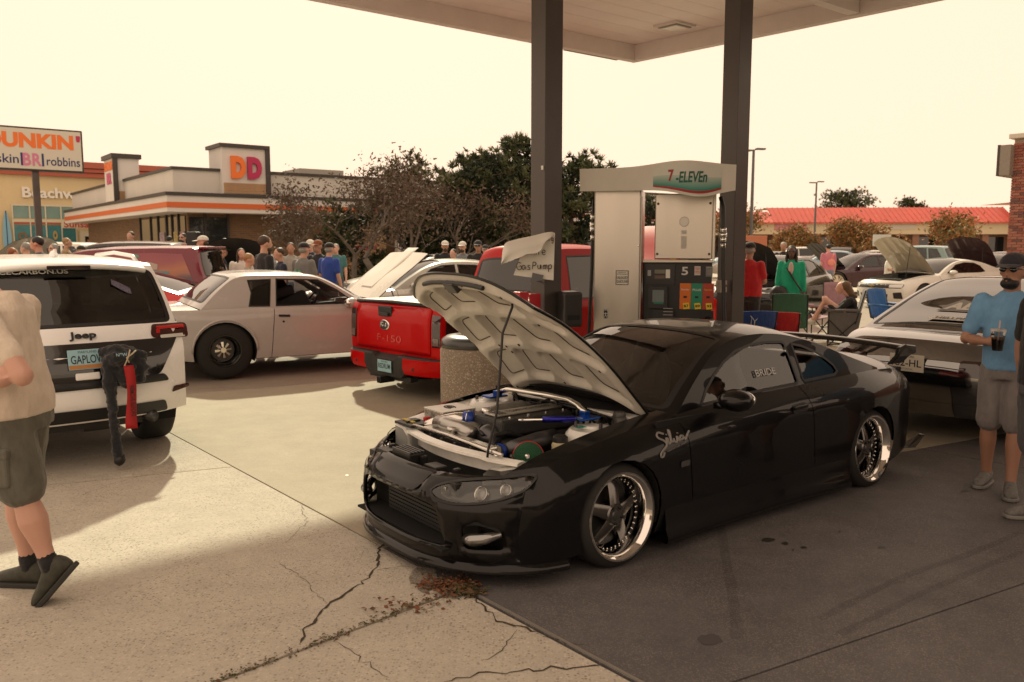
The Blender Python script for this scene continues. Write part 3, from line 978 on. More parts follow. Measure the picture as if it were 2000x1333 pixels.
# broken corner: loose dirt patch and fallen leaves in the joint
random.seed(8)
mb = MB()
LEAF = [mat('dead_leaf_red', (0.16,0.055,0.022),0.8), mat('dead_leaf_brown', (0.12,0.075,0.035),0.8), mat('moss', (0.05,0.06,0.018),0.9)]
def scatter(px, py, sx, sy, n, which, s0=0.008, s1=0.022):
    for _ in range(n):
        g = G(random.gauss(px, sx), random.gauss(py, sy)); s = random.uniform(s0, s1)
        M = Matrix.Translation(g + Vector((0,0, random.uniform(0.004,0.022)))) @ Matrix.Rotation(random.uniform(0,6.28),4, 'Z') @ Matrix.Rotation(random.gauss(0,0.5),4, 'X')
        mb.cur = random.choice(which)
        mb.add([(-s, 0,0),(0,-s * 0.5,0.002),(s, 0,0),(0, s * 0.5,0.004)],[(0,1,2,3)], M)
scatter(880,1148,26,9,420,(0,0,1)); scatter(915,1160,16,5,160,(2,1)); scatter(800,1185,40,8,60,(1,0))
for k in range(150):
    f = random.random() ** 0.8; q = a2 + d2*(0.05 + 1.7*f); g0 = Vector((q.x, q.y, 0))
    for _ in range(3):
        s_ = random.uniform(0.004,0.012); M = Matrix.Translation(g0 + Vector((random.gauss(0,0.018), random.gauss(0,0.018), random.uniform(0.002,0.014)))) @ Matrix.Rotation(random.uniform(0,6.28),4, 'Z') @ Matrix.Rotation(random.gauss(0,0.5),4, 'X'); mb.cur = random.choice((1,1,2))
        mb.add([(-s_, 0,0),(0,-s_ * 0.5,0.002),(s_, 0,0),(0, s_ * 0.5,0.004)],[(0,1,2,3)], M)
lv = mb.build('leaf_litter', LEAF); tag(lv, 'brown fallen leaves gathered in the broken concrete joint', 'leaves', kind='stuff')
def blob(px, py, rx, ry, m, name, n=16, z=0.0022):
    vs = [G(px + rx * math.cos(t)*random.uniform(0.75,1.2), py + ry * math.sin(t)*random.uniform(0.75,1.2)) + Vector((0,0, z)) for t in [2*PI * i / n for i in range(n)]]
    return mesh_obj(name, vs, [tuple(reversed(range(n)))], m, ground)
PATCH = mat('crumbled_patch', (0.24,0.21,0.17),0.95, noise=0.4, nscale=40, bump=0.8, bscale=90)
blob(830,1130,28,26, PATCH, 'crumbled_concrete', 18)
OIL = mat('oil_spot', (0.03,0.027,0.023),0.35)
for (x, y, rx, ry) in ((1500,1055,14,4),(1533,1062,7,3),(1570,1070,6,2.2),(1549,1075,2.5,1.6),(1721,1070,8,3),(1763,1135,7,3),(1640,1039,2,1.2),(1790,1049,4,1.5),(1885,960,8,2),(1930,880,10,2)):
    blob(x, y, rx, ry, OIL, 'oil_spot', 12)
blob(1385,1250,24,11, mat('dark_stain', (0.065,0.06,0.065),0.8), 'dark_stain', 16)
TYR = mat('tyre_mark', (0.03,0.028,0.027),0.7, alpha=0.12, noise=0.4, nscale=6)
def mark(pts, w_):
    L_ = catmull([G(*p) for p in pts],0.08); vs = []
    for i, p in enumerate(L_):
        d = (L_[min(i + 1, len(L_) - 1)] - L_[max(i - 1,0)]).normalized(); n = Vector((-d.y, d.x, 0))*w_ * random.uniform(0.8,1.1)/2; vs += [p + n + Vector((0,0,0.002)), p - n + Vector((0,0,0.002))]
    mesh_obj('tyre_mark', vs, [(2*i, 2*i + 1,2*i + 3,2*i + 2) for i in range(len(L_) - 1)], TYR, ground)
mark([(1600,1210),(1760,1130),(1900,1080),(1995,1040)],0.05); mark([(1640,1240),(1800,1160),(1930,1105),(2000,1078)],0.045); mark([(1400,980),(1412,1060),(1430,1160),(1440,1250)],0.06)
blob(678,929,3.5,1.6, mat('gum', (0.8,0.78,0.7),0.7), 'chewing_gum', 8)

# ------------------------------------------------------------------ the canopy over the pumps
HC = 5.0
CW = mat('canopy_white', (0.74,0.68,0.66),0.5, noise=0.08, nscale=1.5)
CSOF = mat('canopy_soffit', (0.78,0.70,0.69),0.35, noise=0.06, nscale=1.2)
K0 = G(1238,123.4, HC); kL = G(690,18.2, HC); kR = G(1850,0, HC)
cu = (kL - K0).normalized(); cv = (kR - K0).normalized()           # along the left edge, along the right edge, both towards the camera
LU, LV = 9.6,13.5
can = thing('petrol_station_canopy', 'large flat white canopy roof over the fuel pumps', 'canopy', (K0.x, K0.y, 0))
def cpt(a, b, z): return Vector((0,0, z)) + cu * a + cv * b
def cbox(name, a0, a1, b0, b1, z0, z1, m, parent=can, bevel=0.0):
    vs = [cpt(a0, b0, z0), cpt(a1, b0, z0), cpt(a1, b1, z0), cpt(a0, b1, z0), cpt(a0, b0, z1), cpt(a1, b0, z1), cpt(a1, b1, z1), cpt(a0, b1, z1)]
    fs = [(0,1,2,3),(7,6,5,4),(0,4,5,1),(1,5,6,2),(2,6,7,3),(3,7,4,0)]
    if (cu.cross(cv)).z > 0: fs = [tuple(reversed(f)) for f in fs]
    o = mesh_obj(name, vs, fs, m, parent)
    if bevel: o.modifiers.new('bevel', 'BEVEL').width = bevel
    return o
FT = 0.14
cbox('fascia', 0, LU, 0, FT, HC, HC + 0.95, CW); cbox('fascia', FT + 0.002, LU, LV - FT, LV, HC, HC + 0.95, CW)
cbox('fascia', 0, FT, FT + 0.002, LV, HC, HC + 0.95, CW); cbox('fascia', LU - FT, LU, FT + 0.002, LV - FT - 0.002, HC, HC + 0.95, CW)
cbox('roof_deck', FT, LU - FT, FT, LV - FT, HC + 0.6, HC + 0.7, CW)
zS = HC + 0.27
nP = 34
for k in range(nP):                                          # soffit planks run along the left edge
    b0 = FT + 0.004 + (LV - 2*FT - 0.008)*k / nP; b1 = FT + 0.004 + (LV - 2*FT - 0.008)*(k + 1)/nP - 0.008
    cbox('soffit_panel', FT + 0.006, LU - FT - 0.006, b0, b1, zS, zS + 0.04, CSOF)
P = G(1658,30, HC + 0.02) - Vector((K0.x, K0.y, 0)); bb = Vector((P.x, P.y, 0)).dot(cv)
cbox('cross_beam', FT + 0.01, LU - FT - 0.01, bb, bb + 0.16, HC + 0.02, zS - 0.004, CW)
mb = MB(); q0 = cpt(0.35,-0.05, HC + 0.06); q1 = cpt(1.6,-0.05, HC + 0.06); mb.bar(q0, q1,0.08,0.10); mb.build('conduit_box', mat('grey_conduit', (0.12,0.12,0.12),0.5), can)
Lp = G(1318,50, zS) - Vector((K0.x, K0.y, 0))
ax, ay = cu, cv
def lbox(name, w_, z0, z1, m, parent):
    vs = [Lp + ax * (sx * w_ / 2) + ay * (sy * w_ / 2) + Vector((0,0, z - zS)) for z in (z0, z1) for sx, sy in ((-1,-1),(1,-1),(1,1),(-1,1))]
    fs = [(0,1,2,3),(7,6,5,4),(0,4,5,1),(1,5,6,2),(2,6,7,3),(3,7,4,0)]
    return mesh_obj(name, vs, fs, m, parent)
lf = lbox('canopy_lamp', 0.46, zS - 0.03, zS - 0.001, CW, can)
lbox('lamp_frame', 0.36, zS - 0.045, zS - 0.031, mat('lamp_frame', (0.3,0.29,0.27),0.4,0.6), lf)
lbox('lamp_lens', 0.30, zS - 0.052, zS - 0.046, mat('lamp_diffuser', (0.85,0.84,0.80),0.25), lf)
COLM = mat('bronze_column', (0.070,0.058,0.054),0.38,0.15, noise=0.08, nscale=3, rvar=0.06)
def column(px, Y, w_, label):
    p = at(px, 500, Y); t = thing('canopy_column', label, 'column', (p.x, p.y, 0), UANG, 'canopy columns')
    mb = MB(); mb.box((0,0, HC / 2 + 0.12),(w_, w_, HC + 0.24)); mb.build('post', COLM, t, bevel=0.006)
    mb = MB(); mb.box((0,0,0.01),(w_ + 0.16, w_ + 0.16,0.02)); mb.build('base_plate', STEEL, t)
    return t
colA = column(1066.5,8.6,0.228, 'brown canopy column with a torn paper notice taped to it')
colB = column(1429,9.95,0.228, 'brown canopy column at the other end of the pump, with a small switch box')
# ------------------------------------------------------------------ the black coupe with its bonnet up
CAR_O = Vector((0.077,5.051,0.0))
hero = thing('sports_coupe', 'glossy black two-door coupe with its bonnet propped open beside the fuel pump', 'car', CAR_O, UANG)
HB = mat('paint_black', (0.0035,0.0035,0.0042),0.3,0.0, coat=0.58, rvar=0.03, nscale=3, coat_ior=1.5, spec=0.1, coat_rough=0.015)
WHT = mat('paint_engine_bay', (0.74,0.73,0.69),0.32, coat=0.4, noise=0.12, nscale=9)
WHT2 = mat('primer_bonnet_underside', (0.64,0.61,0.55),0.5, noise=0.10, nscale=6)
S = dict(wb=2.535, rt=0.305, arch=0.305, arch_z=0.295, zb=0.135, p=3.0,
    plan=[(-0.95,0.42),(-0.85,0.56),(-0.75,0.645),(-0.62,0.748),(-0.45,0.822),(-0.25,0.852),(0.0,0.866),(0.4,0.858),(1.2,0.852),(1.9,0.86),(2.5,0.872),(2.9,0.845),(3.15,0.79),(3.32,0.72),(3.5,0.6)],
    edge=[(-0.60,0.10),(-0.62,0.22),(-0.61,0.40),(-0.57,0.50),(-0.50,0.565),(-0.30,0.645),(0.0,0.705),(0.30,0.737),(0.56,0.762),(0.80,0.782),(1.3,0.802),(1.75,0.812),(2.2,0.826),(2.62,0.836),(3.0,0.815),(3.2,0.785),(3.29,0.70),(3.32,0.52),(3.30,0.30),(3.25,0.19)],
    ctr=[(-0.93,0.10),(-0.955,0.22),(-0.95,0.38),(-0.925,0.48),(-0.84,0.555),(-0.55,0.66),(-0.20,0.745),(0.10,0.79),(0.37,0.812),(0.8,0.84),(1.3,0.86),(1.75,0.86),(2.3,0.87),(2.70,0.885),(3.05,0.88),(3.27,0.868),(3.40,0.76),(3.47,0.55),(3.44,0.32),(3.36,0.19)],
    hood=4, tail=15, shoulder=(0.17,0.115), tuck=0.035, tuck_z=0.40, tumble=0.40, gin=0.005,
    flares=[(0.0,0.45,0.42,0.28,0.018),(2.535,0.45,0.45,0.28,0.022)])
car = Car(hero, S, HB, MGLASS, step=0.05)
w = car.w
# side sheets: wing, door, quarter
car.sides([(0.60,0.50),(1.84,1.74)],['front_wing', 'door', 'rear_quarter'], grid=0.06, gap=0.007)
# front bumper with its mouth and ducts cut through
def front_top(y):
    q = car._lerp(car.line, w[4]); g = min(1, abs(y)/car.side(q[0], q[1]))
    return q[3] + (q[1] - q[3])*g ** car.p
def t_edge(g):
    f = max(0.0, min(1.0,(abs(g) - 0.30)/0.12)); return w[3] - 1 + (w[4] - w[3] + 1)*f * f * (3 - 2*f)
side_front = [(car.side(q[0], q[1]), q[1]) for q in car.line[0:w[4] + 1]]
gk = [-1 + 2*j / 40 for j in range(1,40)]
outerF = [(-y, z) for y, z in side_front] + [tuple(car.strip_pt(car.line, t_edge(g), g, car.side)[1:]) for g in gk] + [(y, z) for y, z in reversed(side_front)]
gn = [-0.42 + 0.84*j / 20 for j in range(21)]
panel('nose_panel', lambda a, b: car.strip_pt(car.line, a / 0.05, b / 0.75, car.side),[(t_edge(g)*0.05, g * 0.75) for g in gn] + [(w[4] * 0.05 + 0.001,0.42*0.75),(w[4] * 0.05 + 0.001,-0.42*0.75)], HB, hero, grid=0.04)
mouth = rounded([(-0.46,0.195),(0.46,0.195),(0.40,0.395),(0.30,0.425),(-0.30,0.425),(-0.40,0.395)],0.04)
ductR = rounded([(-0.70,0.20),(-0.54,0.195),(-0.535,0.315),(-0.60,0.335),(-0.69,0.30)],0.03)
ductL = [(-p.x, p.y) for p in reversed(ductR)]
lampR = [(-0.745,0.555),(-0.72,0.50),(-0.66,0.462),(-0.56,0.438),(-0.46,0.432),(-0.38,0.448),(-0.345,0.478),(-0.40,0.515),(-0.50,0.540),(-0.62,0.555),(-0.70,0.566)]
lampR = [Vector(p) for p in catmull(lampR, 0.03, closed=True)]
lampL = [Vector((-p.x, p.y)) for p in reversed(lampR)]
fb = panel('front_bumper', car.FF(), outerF, HB, hero, holes=[mouth, ductR, ductL, lampR, lampL], grid=0.045, flip=True)
md = fb.modifiers.new('solid', 'SOLIDIFY'); md.thickness = 0.02; md.offset = -1
for L_, sg in ((lampR, -1),(lampL, 1)):
    # headlamp: black bowl, two projectors, clear cover
    hl = panel('headlamp', car.FF(), L_, mat('headlamp_black', (0.02,0.02,0.022),0.25, coat=0.5), hero, grid=0.03, off=-0.05, flip=True)
    panel('lamp_cover', car.FF(), L_, glass('headlamp_cover', (0.80,0.80,0.78)), hl, grid=0.03, off=-0.002, flip=True)
    panel('lamp_seal', car.FF(), offset_poly(L_, 0.008), BLK, hl, holes=[offset_poly(L_, -0.004)], grid=0.04, off=0.002, flip=True)
    for (yy, zz, rr) in ((0.575,0.492,0.040),(0.655,0.512,0.034)):
        c = car.FF()(sg * yy, zz); mb = MB()
        e = 1e-3; F_ = car.FF()
        n = -((F_(sg * yy + e, zz) - F_(sg * yy - e, zz)).cross(F_(sg * yy, zz + e) - F_(sg * yy, zz - e))).normalized()
        n = (n + Vector((-0.6,0,0.1))).normalized()
        M = n.to_track_quat('Z', 'Y').to_matrix().to_4x4(); M.translation = c - n * 0.035
        mb.lathe([(rr, -0.02),(rr, 0.012),(rr - 0.006,0.014),(rr - 0.010,0.004)],24, M)
        mb.build('lamp_ring', CHR, hl, smooth=True)
        mb = MB(); mb.sphere((0,0,0),(rr - 0.008, rr - 0.008,0.016),16,8, M); mb.build('lamp_lens', mat('projector_glass', (0.5,0.5,0.5),0.05,0.0, coat=1.0, spec=1.0), hl, smooth=True)
    mb = MB(); F_ = car.FF()
    for k in range(2):
        a = F_(sg * (0.40 + 0.05*k),0.478 + 0.006*k); mb.box(a + Vector((0.03,0,0)),(0.02,0.045,0.045))
    mb.build('lamp_reflector', mat('reflector', (0.75,0.74,0.7),0.15,0.9), hl)
# mouth: inner box, intercooler, crash bar
mb = MB(); mb.box((-0.73,0,0.30),(0.02,1.1,0.30)); mb.box((-0.83,0,0.185),(0.16,0.95,0.012)); mb.build('bumper_inner', DRK, hero)
ic = MB(); ic.box((-0.77,0.0,0.29),(0.05,0.58,0.17)); o = ic.build('intercooler', mat('cooler_core', (0.04,0.04,0.042),0.5,0.6), hero)
for k in range(7):
    f = MB(); f.box((-0.799,0,0.222 + 0.022*k),(0.008,0.56,0.006)); f.build('cooler_fin', MATS['cooler_core'], o)
for sg in (-1,1):
    mb = MB(); mb.box((-0.62, sg * 0.60,0.26),(0.02,0.2,0.18)); mb.build('duct_back', DRK, hero)
    mb = MB(); F_ = car.FF()
    mb.tube([F_(sg * 0.53,0.245) + Vector((0.03,0,0)), F_(sg * 0.58,0.25) + Vector((-0.0,0,0)), F_(sg * 0.635,0.262) + Vector((-0.004,0,0)), F_(sg * 0.68,0.285) + Vector((0.02,0,0))],[0.028,0.034,0.03,0.02],12)
    mb.build('brake_duct_pipe', mat('duct_pipe', (0.30,0.30,0.30),0.18,0.9), hero, smooth=True)
# splitter lip round the front and back along the skirts
lip2 = [Vector((x, car.side(x, 0.1)*1.0,0)) for x in (-0.36,-0.42,-0.48,-0.54)] + [Vector((*car.strip_pt(car.line, 0,1 - 2*j / 36, car.side)[:2],0)) for j in range(37)] + [Vector((x, -car.side(x, 0.1)*1.0,0)) for x in (-0.54,-0.48,-0.42,-0.36)]
vs = []; fs = []; pr = [(-0.01,0.128),(0.018,0.112),(0.030,0.095),(0.030,0.076),(0.0,0.066),(-0.14,0.066)]
cen = Vector((-0.35,0,0))
for i, p in enumerate(lip2):
    d = (lip2[min(i + 1, len(lip2) - 1)] - lip2[max(i - 1,0)]).normalized(); n = Vector((-d.y, d.x, 0))
    if n.dot(p - cen) < 0: n = -n
    for (a, z) in pr: vs.append(p + n * a + Vector((0,0, z)))
K = len(pr)
for i in range(len(lip2) - 1):
    for j in range(K - 1): fs.append((i * K + j, i * K + j + 1,(i + 1)*K + j + 1,(i + 1)*K + j))
o = mesh_obj('front_splitter', vs, fs, HB, hero); o.data.shade_smooth(); o.data.set_sharp_from_angle(angle=R(40))
# skirts
for sg in (-1,1):
    vs = []; fs = []
    prof = [(0.002,0.27),(0.008,0.20),(0.012,0.140),(0.026,0.095),(0.022,0.062),(-0.10,0.060)]
    xs = [0.34 + (2.22 - 0.34)*i / 20 for i in range(21)]
    for i, x in enumerate(xs):
        k = 1.0 + 0.5*math.exp(-((x - 2.1)/0.22) ** 2) + 0.35*math.exp(-((x - 0.42)/0.2) ** 2)
        for (a, z) in prof: vs.append((x, sg * (car.side(x, 0.22) + a * k), z))
    K = len(prof)
    for i in range(20):
        for j in range(K - 1):
            f = (i * K + j, i * K + j + 1,(i + 1)*K + j + 1,(i + 1)*K + j)
            fs.append(f if sg < 0 else tuple(reversed(f)))
    o = mesh_obj('side_skirt', vs, fs, HB, hero, smooth=True)
# fender-top strips beside the bonnet, cowl, boot lid, tail
HW = 0.865
car.strip('wing_top', car.line, w[4], w[8], HB, car.side, -1.0,-HW, 5)
car.strip('wing_top', car.line, w[4], w[8], HB, car.side, HW, 1.0,5)
car.strip('boot_lid', car.line, w[13] - 1, w[15], HB, car.side)
rear_t0 = w[15]
car.strip('rear_bumper', car.line, rear_t0, len(car.line) - 1, HB, car.side, ng=19)
car.rear('tail_lamp', rounded([(-0.70,0.60),(-0.30,0.60),(-0.30,0.74),(-0.66,0.75)],0.04), RED_L, off=0.005)
# winglet at the rear corner of the bumper
for sg in (-1,1):
    mb = MB(); y0 = sg * 0.72
    mb.add([(3.02, sg * 0.815,0.20),(3.24, sg * 0.77,0.17),(3.40, sg * 0.77,0.255),(3.42, sg * 0.77,0.26),(3.24, sg * 0.68,0.15),(3.02, sg * 0.72,0.16),(3.24, sg * 0.83,0.18),(3.4, sg * 0.82,0.255)],
           [(0,6,1,5),(1,6,7,2),(0,5,4,1),(1,2,3,4),(6,0,1),(2,7,3)])
    mb.build('rear_canard', HB, hero)
# cabin
gE = [(0.55,0.752),(0.80,0.935),(1.06,1.088),(1.26,1.146),(1.52,1.163),(1.80,1.140),(2.12,1.062),(2.42,0.955),(2.78,0.842)]
gC = [(0.36,0.805),(0.68,0.985),(1.00,1.140),(1.22,1.196),(1.52,1.214),(1.82,1.196),(2.20,1.115),(2.55,0.990),(2.80,0.898)]
win_f = [(0.80,0.800),(0.87,0.868),(0.98,0.945),(1.10,1.010),(1.24,1.066),(1.40,1.094),(1.58,1.102),(1.735,1.093),(1.755,1.08),(1.765,0.95),(1.772,0.842),(1.76,0.830),(1.4,0.822),(1.1,0.812),(0.84,0.797)]
win_q = [(1.842,1.072),(1.93,1.055),(2.04,1.015),(2.14,0.962),(2.215,0.905),(2.235,0.868),(2.20,0.850),(2.0,0.842),(1.855,0.838),(1.845,0.85)]
qglass = glass('quarter_glass', (0.30,0.31,0.31))
car.cabin(gE, gC, 3,5,[win_f, win_q], grid=0.055, ws=(0.03,0.05,0.93), rw=(0.08,0.10,0.90), trim=0.013, win_mats={0: WGLASS, 1: qglass})
car.underpan()
mb = MB()
mb.box((1.3,0,0.30),(2.0,1.5,0.02)); mb.box((2.75,0,0.55),(1.0,1.35,0.5)); mb.box((1.2,0,0.36),(1.5,0.2,0.12))
for sg in (-1,1): mb.box((1.3, sg * 0.77,0.52),(1.9,0.02,0.46))
mb.build('cabin_tub', DRK, hero)
car.cabin_inside(0.66,1.35,2.0, zf=0.26, rhd=True, head=False)
# light backed bucket seats with lettering
SEATG = mat('seat_shell_grey', (0.42,0.43,0.45),0.55)
for sg in (-1,1):
    pts = []; y0 = sg * 0.33
    K = 10; vs = []; fs = []
    prof = [(1.16,0.36,0.25),(1.30,0.34,0.26),(1.40,0.50,0.27),(1.47,0.68,0.28),(1.52,0.82,0.255),(1.555,0.92,0.165),(1.57,1.0,0.14),(1.575,1.03,0.10)]
    for (x, z, hw) in prof:
        for j in range(K + 1):
            g = -1 + 2*j / K; vs.append((x - 0.10*abs(g) ** 3, y0 + g * hw, z + 0.02*abs(g) ** 2))
    for i in range(len(prof) - 1):
        for j in range(K): fs.append((i * (K + 1) + j, i * (K + 1) + j + 1,(i + 1)*(K + 1) + j + 1,(i + 1)*(K + 1) + j))
    o = mesh_obj('bucket_seat', vs, fs, SEATG, hero, smooth=True)
    md = o.modifiers.new('solid', 'SOLIDIFY'); md.thickness = 0.05
LET = mat('white_vinyl', (0.62,0.62,0.60),0.5)
# seat maker's word, printed on the glass side and the seat behind the screen
M = frame(car.FG(-1)(1.47,0.925) + Vector((0,-0.008,0)),(1,0,0.0), car.FG(-1)(1.47,0.95) - car.FG(-1)(1.47,0.90))
text_obj('window_word', 'BRIDE', mat('window_vinyl', (0.50,0.51,0.50),0.6), hero, M, 0.05, width=0.21, height=0.045, bold=0.008)
M = frame((1.40,0.22,0.985),(0.0,-1,0),(0.2,0,1))
text_obj('seat_word', 'BRIDE', LET, hero, M, 0.05, width=0.17, height=0.036, bold=0.02)
# mirrors
for sg in (-1,1):
    y = sg * 0.93; mb = MB()
    mb.sphere((0.86, y, 0.84),(0.105,0.105,0.066),18,10)
    mb.bar((0.86, sg * 0.80,0.795),(0.86, sg * 0.86,0.80),0.09,0.035)
    h = mb.build('mirror', HB, hero, smooth=True)
    g = MB(); g.sphere((0.925, y, 0.84),(0.05,0.088,0.052),16,8); g.build('mirror_glass', CHR, h, smooth=True)
# door handle, repeater lamp, trims
car.flank('door_handle_recess', rounded([(1.56,0.655),(1.72,0.662),(1.72,0.72),(1.56,0.712)],0.03), BLK, off=0.002)
for sg in (-1,1):
    mb = MB(); y = car.side(1.64,0.70)
    mb.bar((1.565, sg * (y + 0.012),0.695),(1.715, sg * (y + 0.012),0.70),0.02,0.026); mb.build('door_handle', HB, hero, bevel=0.007)
car.flank('side_repeater', rounded([(0.46,0.485),(0.54,0.487),(0.54,0.522),(0.46,0.520)],0.012), mat('smoked_lens', (0.05,0.05,0.05),0.1, coat=1), off=0.006)
# script decal on the wing: hand-drawn strokes laid on the surface
F_ = car.FS(-1)
def on_flank(st, ox, oz, sx, sz):
    return [F_(ox + p[0] * sx, oz + p[1] * sz) + Vector((0,-0.003,0)) for p in catmull([(q[0], q[1],0) for q in st],0.06)]
strokes = [[(0.32,0.92),(0.14,1.0),(0.04,0.82),(0.22,0.62),(0.26,0.42),(0.10,0.25),(-0.06,0.05),(-0.02,-0.12),(0.10,0.1)],
           [(0.30,0.50),(0.36,0.72),(0.36,0.45),(0.44,0.50)],[(0.40,0.86),(0.41,0.88)],
           [(0.44,0.48),(0.58,0.98),(0.56,1.05),(0.50,0.75),(0.52,0.50),(0.60,0.55)],
           [(0.60,0.66),(0.66,0.46),(0.76,0.72)],[(0.78,0.70),(0.80,0.50),(0.86,0.54)],[(0.83,0.84),(0.84,0.86)],
           [(1.02,0.68),(0.90,0.70),(0.90,0.52),(1.02,0.62),(1.03,0.50),(1.18,0.70),(1.32,0.86)]]
mb = MB()
for st in strokes: mb.tube(on_flank(st, 0.30,0.585,0.20,0.11),0.0065,5)
mb.build('wing_script', mat('grey_decal', (0.22,0.21,0.20),0.5), hero)
vs, fs = text_mesh('NISSAN PURE SPIRIT', 0.02)
wv = max(v.x for v in vs) - min(v.x for v in vs)
mesh_obj('wing_small_word', [F_(0.43 + v.x * 0.17/wv, 0.612 + v.y * 0.6 + v.x * 0.16*0.17/wv) + Vector((0,-0.004,0)) for v in vs], fs, MATS['grey_decal'], hero)
# rear wing: blade, end plates, stands
mb = MB(); vs = []; fs = []
prof = [(0.0,0.0),(0.03,0.024),(0.09,0.032),(0.17,0.022),(0.225,0.004),(0.16,0.004),(0.08,0.008)]
ys = [-0.70 + 1.40*j / 14 for j in range(15)]
for y in ys:
    for (a, z) in prof: vs.append((3.14 + a - 0.05*(1 - (y / 0.7) ** 2), y, 0.945 + z + 0.03*(1 - (y / 0.7) ** 2)))
K = len(prof)
for i in range(14):
    for j in range(K): fs.append((i * K + j, (i + 1)*K + j, (i + 1)*K + (j + 1) % K, i * K + (j + 1) % K))
fs += [tuple(range(K)), tuple(14*K + j for j in reversed(range(K)))]
wing = mesh_obj('rear_wing', vs, fs, HB, hero); wing.data.shade_smooth(); wing.data.set_sharp_from_angle(angle=R(50))
for sg in (-1,1):
    mb = MB(); M = Matrix.Rotation(PI / 2,4, 'X')
    poly = [(3.02,0.842),(3.10,0.905),(3.13,0.965),(3.22,0.985),(3.37,0.965),(3.38,0.905),(3.26,0.885),(3.20,0.838)]
    n = len(poly); t = 0.028
    vs = [(x, sg * (0.70 - 0.01) - sg * (0.0 if z > 0.88 else 0.015), z) for x, z in poly] + [(x, sg * (0.70 + t) - sg * (0.0 if z > 0.88 else 0.015), z) for x, z in poly]
    fs = [tuple(range(n)), tuple(reversed(range(n, 2*n)))] + [(i, n + i, n + (i + 1) % n, (i + 1) % n) for i in range(n)]
    if sg < 0: fs = [tuple(reversed(f)) for f in fs]
    mesh_obj('wing_end', vs, fs, HB, wing).modifiers.new('bevel', 'BEVEL').width = 0.008
# wheels: deep-dish five spokes, cambered
GUN = mat('gunmetal_spoke', (0.16,0.155,0.15),0.22,1.0)
LIPM = mat('polished_lip', (0.80,0.78,0.75),0.07,1.0)
for x, yy, cb in ((0,0.862, R(3)),(2.535,0.872, R(4))):
    for sg in (-1,1): wheel(hero, x, sg * yy, 0.287,0.234,0.235, 'dish', rimmat=GUN, lip=LIPM, camber=cb)
# ---------------- engine bay
mb = MB()
mb.box((-0.15,0,0.24),(1.05,1.2,0.02)); mb.build('bay_floor', DRK, hero)
for sg in (-1,1):                      # inner wings with the strut towers
    vs = []; fs = []
    xs = [-0.60 + 1.02*i / 12 for i in range(13)]
    for x in xs:
        zt = 0.60 + 0.115*(x + 0.6) - (0.055 if sg < 0 else 0)
        ye = car.side(x, car.zt(x))*HW
        for (a, z) in ((ye + 0.006, zt + 0.03),(ye - 0.03, zt + 0.026),(ye - 0.10, zt + 0.018),(ye - 0.155, zt - 0.02),(ye - 0.19,0.30)): vs.append((x, sg * a, z))
    for i in range(12):
        for j in range(4):
            f = (i * 5 + j, i * 5 + j + 1,(i + 1)*5 + j + 1,(i + 1)*5 + j); fs.append(f if sg > 0 else tuple(reversed(f)))
    mesh_obj('inner_wing', vs, fs, WHT, hero, smooth=True)
    mb = MB(); mb.lathe([(0.0,0.738),(0.05,0.738),(0.055,0.725),(0.125,0.720),(0.150,0.69),(0.165,0.50),(0.18,0.30)],28, Matrix.Translation((0.10, sg * 0.50,-0.02 if sg < 0 else 0)))
    t = mb.build('strut_tower', WHT, hero, auto=40)
    for k in range(3):
        b = MB(); a = k * 2.094 + 0.4; b.lathe([(0,0.745),(0.011,0.745),(0.012,0.71)],6, Matrix.Translation((0.10 + 0.09*math.cos(a), sg * 0.50 + 0.09*math.sin(a),0))); b.build('tower_bolt', STEEL, t)
mb = MB(); mb.box((0.40,0,0.52),(0.03,1.25,0.44)); mb.box((0.36,0.0,0.74),(0.1,1.2,0.02)); mb.build('firewall', WHT, hero, bevel=0.006)
vs, N_, fs = grid_surf(lambda a, b: Vector((0.40 + 0.16*(abs(b)/0.62) ** 2.2 - 0.10*(1 - a), b, 0.755 + 0.055*a * (1 - (abs(b)/0.9) ** 2))),[0,0.5,1.0,1.35],[-0.66 + 1.32*j / 16 for j in range(17)])
mesh_obj('cowl_panel', vs, fs, BLK, hero, smooth=True)
for (y0, y1) in ((0.50,-0.05),(-0.02,-0.50)):
    mb = MB(); f = lambda b: 0.47 + 0.16*(abs(b)/0.62) ** 2.2
    mb.tube([(f(y0) - 0.02, y0,0.815),(f((y0 + y1)/2) + 0.05,(y0 + y1)/2,0.85),(f(y1) + 0.03, y1,0.842)],0.009,6); mb.build('wiper', BLK, hero)
# slam panel / radiator support (white), shaped plate with a step
vs = []; fs = []
ys = [-0.60 + 1.2*j / 20 for j in range(21)]
for y in ys:
    g = abs(y)/0.6; x0 = -0.60 + 0.13*g ** 2; z0 = 0.618 - 0.005*g
    zz = z0 + (0.0 if abs(y) > 0.40 else 0.008)
    for (a, z) in ((-0.05, zz - 0.02),(-0.048, zz - 0.006),(-0.038, zz),(0.0, zz + 0.004),(0.012, zz - 0.012),(0.016, zz - 0.10)): vs.append((x0 + a, y, z))
for i in range(20):
    for j in range(5): fs.append((i * 6 + j, i * 6 + j + 1,(i + 1)*6 + j + 1,(i + 1)*6 + j))
fs = [tuple(reversed(f)) for f in fs]
slam = mesh_obj('radiator_support', vs, fs, WHT, hero); slam.data.shade_smooth(); slam.data.set_sharp_from_angle(angle=R(45))
for k in range(8):
    y = -0.5 + k * 0.14; b = MB(); b.lathe([(0,0.012),(0.010,0.012),(0.011,0.0)],6, Matrix.Translation((-0.60 + 0.13*(abs(y)/0.6) ** 2 + 0.03, y, 0.621))); b.build('support_bolt', STEEL, slam)
